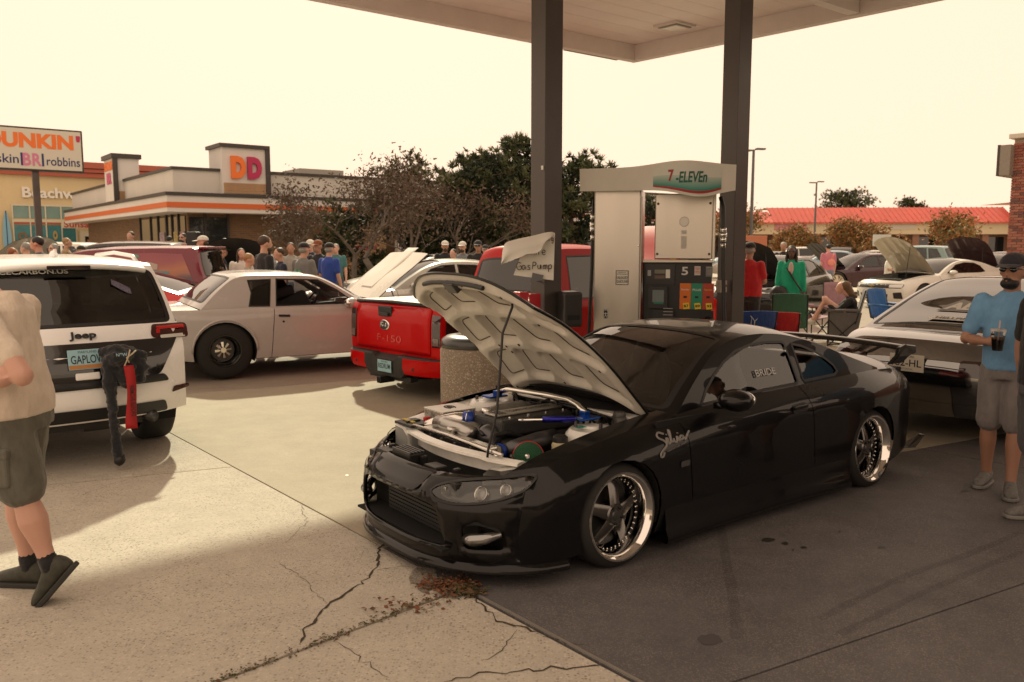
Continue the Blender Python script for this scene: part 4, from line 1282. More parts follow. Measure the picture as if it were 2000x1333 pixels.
mb = MB(); mb.box((-0.49,0,0.46),(0.05,0.70,0.34)); rad = mb.build('radiator', mat('radiator_core', (0.05,0.05,0.05),0.5,0.5), hero)
mb = MB(); mb.box((-0.49,0,0.632),(0.062,0.70,0.03)); mb.build('radiator_tank', ALU, rad, bevel=0.01)
mb = MB(); mb.lathe([(0,0.025),(0.026,0.025),(0.03,0.018),(0.03,0.004),(0.02,0),(0.02,-0.03)],20, Matrix.Translation((-0.49,0.07,0.66))); mb.build('radiator_cap', ALU, rad, smooth=True)
mb = MB(); mb.tube([(-0.545,-0.50,0.640),(-0.54,0.0,0.650),(-0.545,0.42,0.640)],0.012,8); mb.build('latch_bar', ALU, hero, smooth=True)
# black ironwork between bumper and support
mb = MB(); mb.box((-0.80,0.0,0.50),(0.05,0.95,0.05)); mb.box((-0.77,0.1,0.545),(0.10,0.20,0.07)); mb.box((-0.76,-0.18,0.53),(0.08,0.12,0.05))
for y in (-0.36,-0.02,0.34): mb.box((-0.74, y, 0.42),(0.04,0.03,0.3))
mb.box((-0.79,0.30,0.53),(0.09,0.13,0.05))
mb.build('crash_bar', mat('black_iron', (0.02,0.02,0.02),0.4,0.4), hero, bevel=0.006)
mb = MB()
for k in range(5): mb.box((-0.815 + 0.022*k, 0.1,0.585),(0.010,0.20,0.012))
mb.build('oil_cooler', STEEL, hero)
# engine: block, cam cover, twin manifolds
mb = MB(); mb.box((0.02,0.0,0.44),(0.62,0.34,0.36)); eng = mb.build('engine_block', mat('cast_iron', (0.035,0.034,0.033),0.55,0.4, noise=0.3, nscale=30), hero, bevel=0.02)
mb = MB(); mb.box((0.0,0.0,0.675),(0.60,0.31,0.10), taper=0.93); cc = mb.build('cam_cover', mat('crackle_black', (0.014,0.014,0.014),0.45, bump=0.4, bscale=250), eng, bevel=0.018)
mb = MB(); mb.box((0.02,0.03,0.732),(0.52,0.13,0.012)); cp = mb.build('coil_cover', mat('brushed_cover', (0.50,0.48,0.44),0.35,0.9), eng, bevel=0.004)
text_obj('cover_word', 'TOMEI POWERED', mat('engrave', (0.05,0.05,0.05),0.6), eng, frame((0.05,0.03,0.7395),(1,0,0),(0,1,0)),0.04, width=0.34, height=0.045, bold=0.01)
mb = MB()
for k in range(3): mb.box((-0.20 + 0.022*k, 0.03,0.7395),(0.010,0.09,0.002))
mb.build('cover_bars', MATS['engrave'], eng)
for k in range(4):
    b = MB(); b.lathe([(0,0.014),(0.008,0.014),(0.009,0)],6, Matrix.Translation((-0.19 + 0.14*k, -0.10,0.722))); b.build('cover_bolt', CHR, eng)
mb = MB(); mb.lathe([(0,0.03),(0.028,0.03),(0.032,0.02),(0.030,0)],16, Matrix.Translation((-0.2,0.125,0.725))); mb.build('oil_cap', CHR, eng, smooth=True)
# plenum on the far side, runners
mb = MB(); mb.tube([(-0.22,0.30,0.60),(-0.18,0.29,0.64),(0.0,0.28,0.665),(0.2,0.28,0.67),(0.32,0.27,0.65)],[0.045,0.06,0.065,0.065,0.04],14); pl = mb.build('intake_plenum', mat('cast_alloy', (0.30,0.29,0.28),0.4,0.85, noise=0.15, nscale=25), eng, smooth=True)
for k in range(4):
    b = MB(); b.tube([(-0.14 + 0.13*k, 0.26,0.64),(-0.14 + 0.13*k, 0.20,0.66),(-0.14 + 0.13*k, 0.14,0.62)],0.026,10); b.build('intake_runner', MATS['cast_alloy'], eng, smooth=True)
# cam end caps / belt cover in front of the engine
mb = MB(); mb.sphere((-0.33,0.10,0.60),(0.09,0.11,0.09),18,10); mb.build('cam_gear_cover', MATS['cast_alloy'], eng, smooth=True)
mb = MB(); mb.sphere((-0.31,-0.06,0.62),(0.08,0.085,0.08),18,10); mb.build('distributor_cover', mat('dark_alloy', (0.10,0.10,0.105),0.35,0.8), eng, smooth=True)
# big polished intercooler pipes across the front
SIL = mat('polished_pipe', (0.72,0.70,0.66),0.14,1.0, rvar=0.06, nscale=14)
BLU = mat('blue_silicone', (0.01,0.045,0.30),0.35)
mb = MB(); mb.tube([(-0.44,0.44,0.57),(-0.45,0.38,0.635),(-0.41,0.31,0.665),(-0.35,0.24,0.685),(-0.27,0.17,0.69)],0.042,16); p1 = mb.build('charge_pipe', SIL, hero, smooth=True)
mb = MB(); mb.tube([(-0.31,0.21,0.688),(-0.265,0.165,0.69)],0.0475,14); mb.build('blue_coupler', BLU, p1, smooth=True)
mb = MB(); mb.tube([(-0.29,0.19,0.689),(-0.288,0.187,0.689)],0.050,14); mb.build('hose_clamp', CHR, p1)
mb = MB(); mb.tube([(-0.44,0.30,0.665),(-0.44,0.20,0.675),(-0.43,0.06,0.67),(-0.42,-0.04,0.65)],0.046,16); mb.build('upper_hose', mat('grey_pipe', (0.42,0.41,0.39),0.28,0.9), hero, smooth=True)
mb = MB(); mb.tube([(-0.40,-0.12,0.66),(-0.36,-0.02,0.665),(-0.28,0.06,0.675),(-0.16,0.06,0.70)],0.011,8); mb.tube([(-0.45,-0.28,0.635),(-0.38,-0.20,0.665),(-0.26,-0.16,0.66),(-0.15,-0.17,0.62)],0.016,8); mb.build('rubber_hose', BLK, hero, smooth=True)
# turbo side: grey heat pipe, green mushroom filter, polished elbow
mb = MB(); mb.tube([(-0.34,-0.26,0.585),(-0.24,-0.27,0.60),(-0.10,-0.27,0.615),(0.02,-0.26,0.62)],[0.045,0.05,0.05,0.045],14); mb.build('turbo_pipe', MATS['dark_alloy'], hero, smooth=True)
mb = MB(); mb.tube([(-0.38,-0.26,0.585),(-0.44,-0.30,0.605),(-0.475,-0.36,0.58),(-0.48,-0.40,0.50),(-0.48,-0.41,0.40)],0.038,14); el = mb.build('intake_elbow', SIL, hero, smooth=True)
mb = MB(); mb.tube([(-0.365,-0.255,0.58),(-0.41,-0.275,0.598)],0.044,14); mb.build('blue_coupler', BLU, el, smooth=True)
M = Vector((-0.55,-0.55,0.30)).normalized().to_track_quat('Z', 'Y').to_matrix().to_4x4(); M.translation = Vector((-0.33,-0.455,0.585))
mb = MB(); mb.lathe([(0.03,-0.09),(0.07,-0.07),(0.085,-0.03),(0.088,0.0),(0.082,0.012),(0.06,0.03),(0.03,0.038),(0.0,0.04)],28, M); fl = mb.build('air_filter', mat('green_foam', (0.008,0.07,0.028),0.85, bump=0.8, bscale=140), hero, smooth=True)
mb = MB(); mb.lathe([(0.086,0.004),(0.092,0.0),(0.086,-0.006)],32, M); mb.build('filter_ring', mat('red_ring', (0.35,0.015,0.02),0.4), fl, smooth=True)
mb = MB(); mb.lathe([(0.014,0.036),(0.014,0.047),(0.0,0.05)],12, M); mb.build('filter_nut', CHR, fl, smooth=True)
# brake fluid pot, washer bottle, blue strut brace
mb = MB(); mb.lathe([(0.0,0.53),(0.048,0.53),(0.05,0.63),(0.042,0.645)],20, Matrix.Translation((-0.11,-0.47,0))); pot = mb.build('catch_tank', mat('aged_plastic', (0.42,0.37,0.22),0.4), hero, auto=40)
mb = MB(); mb.lathe([(0.036,0.643),(0.044,0.645),(0.044,0.672),(0.03,0.684),(0.0,0.685)],20, Matrix.Translation((-0.11,-0.47,0))); mb.build('tank_cap', BLK, pot, auto=40)
BLA = mat('blue_anodised', (0.012,0.075,0.36),0.3,0.85)
for sg in (-1,1):
    mb = MB(); mb.box((0.10, sg * 0.45,0.752),(0.15,0.10,0.012)); mb.box((0.11, sg * 0.43,0.77),(0.045,0.05,0.04)); bk = mb.build('brace_bracket', BLA, hero, bevel=0.005)
mb = MB(); mb.tube([(0.11,0.44,0.775),(0.13,0.33,0.81),(0.19,0.0,0.81),(0.19,-0.20,0.81),(0.13,-0.34,0.81),(0.11,-0.44,0.775)],0.017,12); mb.build('strut_brace', SIL, hero, smooth=True)
mb = MB(); mb.tube([(0.03,-0.44,0.752),(-0.10,-0.30,0.742)],0.019,12); dm = mb.build('bonnet_damper', mat('violet_anodised', (0.02,0.02,0.26),0.25,0.8), hero, smooth=True)
mb = MB(); mb.tube([(0.06,-0.47,0.753),(-0.20,-0.20,0.735)],0.008,8); mb.build('damper_rod', CHR, dm)
mb = MB(); mb.box((0.0,-0.52,0.7225),(0.06,0.035,0.002)); mb.build('green_sticker', mat('green_sticker', (0.01,0.22,0.15),0.5), hero)
# white box with emblem, battery
mb = MB(); mb.box((-0.27,0.43,0.66),(0.25,0.22,0.11)); fb2 = mb.build('relay_box', ALU, hero, bevel=0.005)
mb = MB(); mb.box((-0.27,0.43,0.718),(0.256,0.226,0.006)); lid = mb.build('box_lid', mat('white_lid', (0.72,0.70,0.64),0.35), fb2, bevel=0.003)
em = [[(0.9*math.cos(t),0.9*math.sin(t)) for t in [0.5 + 5.2*j / 16 for j in range(17)]],[(-0.35,0.35),(-0.35,-0.3),(-0.05,-0.3),(-0.05,0.1),(-0.35,0.1)],[(0.15,-0.45),(0.15,0.3),(0.45,0.3),(0.45,-0.1),(0.15,-0.1)]]
stroke_obj('lid_emblem', [[(p[0] * 0.05, p[1] * 0.035) for p in st] for st in em],0.004, MATS['engrave'], fb2, frame((-0.27,0.43,0.7225),(0,-1,0),(1,0,0)))
mb = MB(); mb.box((-0.50,0.50,0.56),(0.15,0.2,0.14)); bt = mb.build('battery', mat('battery_case', (0.30,0.31,0.30),0.5), hero, bevel=0.006)
mb = MB(); mb.box((-0.50,0.50,0.637),(0.155,0.205,0.018)); mb.box((-0.50,0.50,0.65),(0.10,0.02,0.012)); mb.build('battery_top', BLK, bt, bevel=0.004)
mb = MB(); mb.box((-0.52,0.52,0.652),(0.02,0.13,0.006)); mb.build('yellow_label', mat('yellow_label', (0.55,0.42,0.05),0.5), bt)
mb = MB(); mb.box((-0.44,0.43,0.665),(0.045,0.03,0.03)); mb.build('red_terminal', mat('red_plastic', (0.45,0.01,0.012),0.4), bt, bevel=0.006)
# wiring and small gear along the firewall
random.seed(5)
mb = MB()
for k in range(16):
    y = -0.52 + 1.04*k / 15 + random.uniform(-0.02,0.02); x = 0.30 + random.uniform(-0.03,0.05); z = 0.72 + random.uniform(-0.02,0.03)
    mb.tube([(x, y, z - 0.08),(x - 0.03, y + random.uniform(-0.05,0.05), z),(x + 0.02, y + random.uniform(-0.1,0.1), z + 0.01),(x + 0.05, y, z - 0.05)],0.008,6)
mb.tube([(0.33,-0.55,0.72),(0.31,-0.2,0.735),(0.32,0.2,0.735),(0.33,0.55,0.72)],0.014,7)
mb.build('wiring_loom', BLK, hero, smooth=True)
mb = MB()
for k in range(9):
    y = -0.48 + 0.12*k; mb.box((0.345, y, 0.70),(0.06,0.05,0.05))
mb.build('relay_row', BLK, hero, bevel=0.006)
mb = MB()
for k in range(10):
    x = random.uniform(-0.45,0.25); y = random.choice((-1,1))*random.uniform(0.18,0.42)
    mb.tube([(x, y, 0.50),(x + random.uniform(-.05, .05), y + random.uniform(-.05, .05),0.57),(x + random.uniform(-.12, .12), y + random.uniform(-.1, .1),0.54),(x + random.uniform(-.15, .15), y + random.uniform(-.12, .12),0.44)],0.012,6)
mb.build('engine_hoses', BLK, hero, smooth=True)
mb = MB()
for (x, y, z) in ((0.28,-0.55,0.73),(0.32,-0.50,0.72),(0.24,-0.60,0.71)): mb.lathe([(0,0.05),(0.03,0.05),(0.036,0.03),(0.036,-0.02)],14, Matrix.Translation((x, y, z)))
mb.build('brake_reservoir', mat('dark_grey_part', (0.05,0.048,0.045),0.4), hero, auto=40)
# ---------------- the bonnet, swung up on its hinges
HOOD_X, HOOD_Z, HOOD_A = 0.42,0.772, R(50)
RT = Matrix.Translation((HOOD_X, 0, HOOD_Z)) @ Matrix.Rotation(HOOD_A, 4, 'Y') @ Matrix.Translation((-HOOD_X, 0,-HOOD_Z))
t0, t1 = w[4], w[8]
NT, NG = 22,28
def hood_pt(a, g):
    """a: 0 front .. 1 hinge, g -1..1 across"""
    return car.strip_pt(car.line, t0 + (t1 - t0)*a, g * HW, car.side)
us = [i / NT for i in range(NT + 1)]; gs = [-1 + 2*j / NG for j in range(NG + 1)]
vs, N_, fs = grid_surf(lambda a, g: RT @ hood_pt(a, g), us, gs)
bon = mesh_obj('bonnet', vs, fs, HB, hero, smooth=True)
# pressed inner frame: the sheet is pushed away from the skin in pockets, leaving ribs
pock = [(0.10,0.30,-0.92,-0.56),(0.10,0.30,-0.50,-0.06),(0.10,0.30,0.06,0.50),(0.10,0.30,0.56,0.92),
        (0.37,0.60,-0.92,-0.52),(0.37,0.60,-0.44,-0.05),(0.37,0.60,0.05,0.44),(0.37,0.60,0.52,0.92),
        (0.67,0.90,-0.90,-0.50),(0.67,0.90,-0.42,-0.05),(0.67,0.90,0.05,0.42),(0.67,0.90,0.50,0.90)]
def sd_box(a, g, p):
    a0, a1, g0, g1 = p; ca, cg = (a0 + a1)/2,(g0 + g1)/2
    # skewed pockets, as pressed frames have; distances in metres
    g = g - (a - ca)*0.35*(1 if cg > 0 else -1)
    dx = abs(a - ca)*0.95 - (a1 - a0)/2*0.95 + 0.05; dy = abs(g - cg)*0.62 - (g1 - g0)/2*0.62 + 0.05
    return math.hypot(max(dx, 0), max(dy, 0)) + min(max(dx, dy),0) - 0.05
def under_pt(a, g):
    p = hood_pt(a, g); d = min(sd_box(a, g, q) for q in pock)
    k = max(0.0, min(1.0,(d + 0.006)/0.022)); k = k * k * (3 - 2*k)
    e = min(1.0, min(a, 1 - a)*14,(1 - abs(g))*14)
    depth = 0.006 + (0.042*k + 0.002)*e
    n = Vector((-0.15,0,1)).normalized()
    return RT @ (p - n * depth)
NT2, NG2 = 84,110
us = [i / NT2 for i in range(NT2 + 1)]; gs = [-1 + 2*j / NG2 for j in range(NG2 + 1)]
vs = [under_pt(a, g) for a in us for g in gs]; fs = []
K = NG2 + 1
for i in range(NT2):
    for j in range(NG2): fs.append((i * K + j, i * K + j + 1,(i + 1)*K + j + 1,(i + 1)*K + j))
mesh_obj('bonnet_frame', vs, fs, WHT2, bon, smooth=True)
# edge flange of the bonnet
mb = MB()
rim = [hood_pt(0,-1 + 2*j / 24) for j in range(25)] + [hood_pt(a / 16,1) for a in range(1,17)] + [hood_pt(1,1 - 2*j / 24) for j in range(1,25)] + [hood_pt(1 - a / 16,-1) for a in range(1,16)]
rim = [RT @ (p + Vector((0,0,-0.008))) for p in rim]
mb.tube(rim + [rim[0]],0.009,6, cap=False); mb.build('bonnet_edge', HB, bon, smooth=True)
# sealer lines round the pockets and rubber strip at the nose
mb = MB()
for p in pock:
    a0, a1, g0, g1 = p; cg = (g0 + g1)/2; ca = (a0 + a1)/2; sk = 0.35*(1 if cg > 0 else -1)
    ring = rounded([(a0 + 0.025, g0 + 0.045),(a0 + 0.025, g1 - 0.045),(a1 - 0.025, g1 - 0.045),(a1 - 0.025, g0 + 0.045)],0.05,3)
    part = ring + ring[:1]
    mb.tube([RT @ (hood_pt(q.x, q.y + (q.x - ca)*sk) - Vector((-0.15,0,1)).normalized()*0.0095) for q in part],0.0036,5)
mb.build('sealer_line', mat('brown_sealer', (0.05,0.035,0.022),0.6), bon)
mb = MB()
mb.tube([RT @ (hood_pt(0.045,-0.5 + j / 10) + Vector((0,0,-0.045))) for j in range(11)],0.014,6); mb.build('bonnet_seal', BLK, bon)
mb = MB(); c = hood_pt(0.07,0.0); mb.box((0,0,0),(0.07,0.10,0.05), RT @ Matrix.Translation(c + Vector((0.0,0,-0.05)))); mb.build('bonnet_catch', STEEL, bon, bevel=0.006)
for k in range(26):
    a, g = random.uniform(0.05,0.97), random.uniform(-0.95,0.95)
    if min(sd_box(a, g, q) for q in pock) < 0.012: continue
    mb = MB(); n = Vector((-0.15,0,1)).normalized(); c = hood_pt(a, g) - n * 0.0505
    mb.lathe([(0,-0.001),(0.010,-0.001),(0.010,0.002)],8, RT @ Matrix.Translation(c)); mb.build('frame_hole', DRK, bon)
# prop rod
mb = MB(); top = RT @ (hood_pt(0.14,-0.66) + Vector((0,0,-0.05)))
mb.tube([(-0.59,-0.43,0.62),(-0.585,-0.43,0.66),(-0.53,-0.435,0.86), top + Vector((-0.05,0.02,-0.16)), top + Vector((0.0,0.0,-0.02)), top],0.007,8); mb.build('prop_rod', BLK, hero, smooth=True)
# ------------------------------------------------------------------ other cars: body tables per kind
SPECS = {}
SPECS['sedan'] = dict(wb=2.85, rt=0.335, arch=0.375, zb=0.22, p=2.4,
    plan=[(-0.95,0.55),(-0.8,0.72),(-0.55,0.86),(0,0.915),(1.4,0.925),(2.85,0.915),(3.5,0.86),(3.8,0.76),(4.0,0.6)],
    edge=[(-0.62,0.24),(-0.68,0.45),(-0.64,0.62),(-0.50,0.72),(0.0,0.83),(0.6,0.90),(1.5,0.94),(2.5,0.97),(3.2,0.98),(3.62,0.95),(3.76,0.82),(3.80,0.55),(3.72,0.30)],
    ctr=[(-0.92,0.22),(-0.97,0.45),(-0.93,0.64),(-0.80,0.76),(-0.25,0.90),(0.38,0.98),(1.5,1.0),(2.6,1.03),(3.25,1.06),(3.75,1.06),(3.92,0.90),(3.97,0.58),(3.88,0.28)],
    hood=3, tail=9, cowl=5, deck=8, shoulder=(0.22,0.10), tuck=0.05,
    gE=[(0.50,0.90),(0.90,1.16),(1.30,1.36),(1.60,1.415),(2.1,1.42),(2.5,1.37),(2.9,1.22),(3.35,0.975)],
    gC=[(0.30,0.97),(0.78,1.22),(1.24,1.42),(1.60,1.47),(2.1,1.475),(2.52,1.43),(2.95,1.28),(3.40,1.06)], roof=(3,5),
    windows=[[(0.82,0.965),(1.28,1.28),(1.50,1.345),(1.76,1.36),(1.78,0.985)],[(1.86,0.985),(1.84,1.36),(2.2,1.35),(2.48,1.29),(2.62,1.03),(2.55,1.0)],[(2.70,1.03),(2.56,1.265),(2.74,1.18),(2.98,1.04)]],
    cuts=[(0.62,0.52),(1.82,1.80),(2.52,2.70)], names=['front_wing', 'front_door', 'rear_door', 'rear_quarter'], seats=(0.72,1.55,2.4))
SPECS['coupe'] = dict(wb=2.85, rt=0.35, arch=0.385, zb=0.20, p=2.3,
    plan=[(-0.95,0.6),(-0.8,0.78),(-0.55,0.89),(0,0.945),(1.2,0.935),(2.85,0.955),(3.4,0.90),(3.7,0.80),(3.9,0.6)],
    edge=[(-0.62,0.22),(-0.70,0.45),(-0.68,0.66),(-0.55,0.76),(0.0,0.87),(0.7,0.93),(1.5,0.96),(2.4,1.0),(3.0,1.02),(3.48,0.99),(3.62,0.82),(3.64,0.5),(3.55,0.28)],
    ctr=[(-0.92,0.20),(-1.0,0.45),(-0.98,0.68),(-0.86,0.80),(-0.25,0.94),(0.52,1.0),(1.5,1.03),(2.5,1.05),(3.1,1.06),(3.6,1.07),(3.78,0.86),(3.80,0.55),(3.70,0.26)],
    hood=3, tail=9, cowl=5, deck=8, shoulder=(0.25,0.12), tuck=0.05,
    gE=[(0.66,0.93),(1.05,1.15),(1.40,1.28),(1.70,1.325),(2.05,1.32),(2.4,1.26),(2.8,1.13),(3.2,1.01)],
    gC=[(0.45,0.99),(0.92,1.21),(1.34,1.34),(1.70,1.375),(2.05,1.37),(2.45,1.31),(2.9,1.19),(3.25,1.07)], roof=(3,4),
    windows=[[(0.95,0.985),(1.35,1.20),(1.70,1.265),(2.05,1.25),(2.25,1.17),(2.36,1.03),(2.2,1.0)]],
    cuts=[(0.62,0.60),(1.98,1.90)], names=['front_wing', 'door', 'rear_quarter'], seats=(0.88,1.55, None))
SPECS['suv'] = dict(wb=2.915, rt=0.375, arch=0.42, zb=0.34, p=3.0,
    plan=[(-0.9,0.72),(-0.7,0.88),(-0.4,0.95),(0,0.965),(1.5,0.962),(2.9,0.968),(3.45,0.94),(3.7,0.90),(3.85,0.85),(4.0,0.78)],
    edge=[(-0.70,0.36),(-0.76,0.65),(-0.72,0.90),(-0.55,0.99),(0.1,1.05),(0.75,1.08),(1.6,1.09),(2.6,1.11),(3.3,1.12),(3.66,1.115),(3.76,0.95),(3.80,0.66),(3.78,0.50),(3.70,0.40)],
    ctr=[(-0.90,0.34),(-0.96,0.65),(-0.93,0.93),(-0.82,1.02),(-0.1,1.10),(0.55,1.13),(1.6,1.12),(2.6,1.13),(3.4,1.13),(3.78,1.12),(3.88,0.95),(3.95,0.66),(3.94,0.50),(3.86,0.38)],
    hood=3, tail=9, cowl=5, deck=9, shoulder=(0.25,0.05), tuck=0.05, tumble=0.27,
    gE=[(0.80,1.085),(1.20,1.38),(1.52,1.55),(1.85,1.605),(2.7,1.62),(3.25,1.60),(3.38,1.58),(3.54,1.33),(3.67,1.11)],
    gC=[(0.60,1.14),(1.08,1.44),(1.45,1.60),(1.85,1.655),(2.7,1.67),(3.30,1.645),(3.44,1.61),(3.63,1.36),(3.77,1.125)], roof=(3,6),
    windows=[[(1.05,1.13),(1.30,1.36),(1.55,1.50),(1.92,1.54),(1.94,1.13)],[(2.02,1.13),(2.0,1.545),(2.72,1.545),(2.82,1.14)],[(2.92,1.15),(2.82,1.54),(3.16,1.52),(3.40,1.20)]],
    cuts=[(0.55,0.62),(1.98,1.96),(2.50,2.88)], names=['front_wing', 'front_door', 'rear_door', 'rear_quarter'], seats=(0.95,1.7,2.6))
SPECS['gbody'] = dict(wb=2.745, rt=0.345, arch=0.395, zb=0.25, p=5.0,
    plan=[(-1.0,0.80),(-0.85,0.86),(-0.4,0.90),(0,0.915),(1.4,0.915),(2.75,0.915),(3.4,0.89),(3.75,0.85),(3.9,0.8)],
    edge=[(-0.98,0.30),(-1.02,0.50),(-0.98,0.70),(-0.88,0.77),(0.0,0.84),(0.75,0.875),(1.5,0.89),(2.3,0.905),(3.05,0.905),(3.62,0.875),(3.74,0.74),(3.74,0.50),(3.68,0.32)],
    ctr=[(-1.06,0.30),(-1.10,0.50),(-1.06,0.72),(-0.95,0.80),(0.0,0.885),(0.62,0.925),(1.5,0.93),(2.3,0.94),(3.12,0.945),(3.70,0.92),(3.82,0.76),(3.82,0.50),(3.76,0.30)],
    hood=3, tail=9, cowl=5, deck=8, shoulder=(0.10,0.032), tuck=0.07, tumble=0.24, gin=0.02,
    flares=[(2.745,0.45,0.45,0.3,0.03)],
    gE=[(0.80,0.875),(1.10,1.08),(1.44,1.27),(1.72,1.315),(2.15,1.325),(2.54,1.30),(2.76,1.16),(3.02,0.905)],
    gC=[(0.66,0.93),(1.02,1.13),(1.40,1.31),(1.72,1.355),(2.15,1.37),(2.58,1.34),(2.82,1.19),(3.10,0.945)], roof=(3,5),
    windows=[[(0.98,0.925),(1.22,1.10),(1.48,1.245),(2.03,1.265),(2.06,0.93)],[(2.16,0.93),(2.12,1.262),(2.40,1.255),(2.37,1.1),(2.41,0.935)]],
    cuts=[(0.72,0.70),(2.16,2.09)], names=['front_wing', 'door', 'rear_quarter'], seats=(0.95,1.62,2.25))
SPECS['van'] = dict(SPECS['suv'], wb=3.0, zb=0.30, rt=0.33, arch=0.37,
    gE=[(0.45,1.06),(0.95,1.38),(1.40,1.60),(1.85,1.67),(2.7,1.70),(3.35,1.70),(3.52,1.68),(3.60,1.40),(3.70,1.11)],
    gC=[(0.28,1.10),(0.82,1.43),(1.33,1.65),(1.85,1.72),(2.7,1.75),(3.42,1.745),(3.60,1.72),(3.72,1.42),(3.80,1.125)], seats=None)
SPECS['pickup'] = dict(wb=3.98, rt=0.37, arch=0.43, zb=0.34, p=3.6,
    plan=[(-0.95,0.85),(-0.7,0.96),(0,1.0),(2.0,1.0),(4.0,1.0),(4.8,0.99),(5.15,0.975),(5.3,0.95)],
    edge=[(-0.80,0.40),(-0.86,0.70),(-0.85,0.98),(-0.72,1.06),(0.0,1.12),(0.75,1.15),(1.8,1.16),(2.7,1.17),(3.6,1.18),(5.02,1.19),(5.07,1.10),(5.09,0.80),(5.08,0.55),(5.06,0.47)],
    ctr=[(-0.95,0.40),(-1.0,0.70),(-0.98,1.0),(-0.86,1.09),(0.0,1.17),(0.62,1.20),(1.8,1.18),(2.7,1.18),(3.6,1.20),(5.06,1.21),(5.11,1.11),(5.13,0.80),(5.12,0.55),(5.10,0.45)],
    hood=3, tail=9, cowl=5, deck=8, shoulder=(0.12,0.03), tuck=0.04, tumble=0.24,
    gE=[(0.78,1.15),(1.15,1.50),(1.50,1.80),(1.80,1.87),(2.6,1.89),(2.86,1.865),(2.93,1.78),(3.0,1.45),(3.04,1.18)],
    gC=[(0.60,1.20),(1.04,1.55),(1.44,1.86),(1.80,1.935),(2.6,1.955),(2.90,1.925),(2.97,1.82),(3.05,1.47),(3.09,1.20)], roof=(3,6),
    windows=[[(1.02,1.20),(1.30,1.50),(1.56,1.75),(1.92,1.79),(1.94,1.20)],[(2.02,1.20),(2.0,1.79),(2.72,1.78),(2.80,1.22)]],
    cuts=[(0.55,0.62),(1.98,1.96),(2.98,3.0)], names=['front_wing', 'front_door', 'rear_door', 'bed_side'], seats=(0.95,1.7,2.5))
for k_ in ('coupe', 'sedan', 'suv', 'gbody', 'van', 'pickup'): SPECS[k_].setdefault('gin', 0.012)

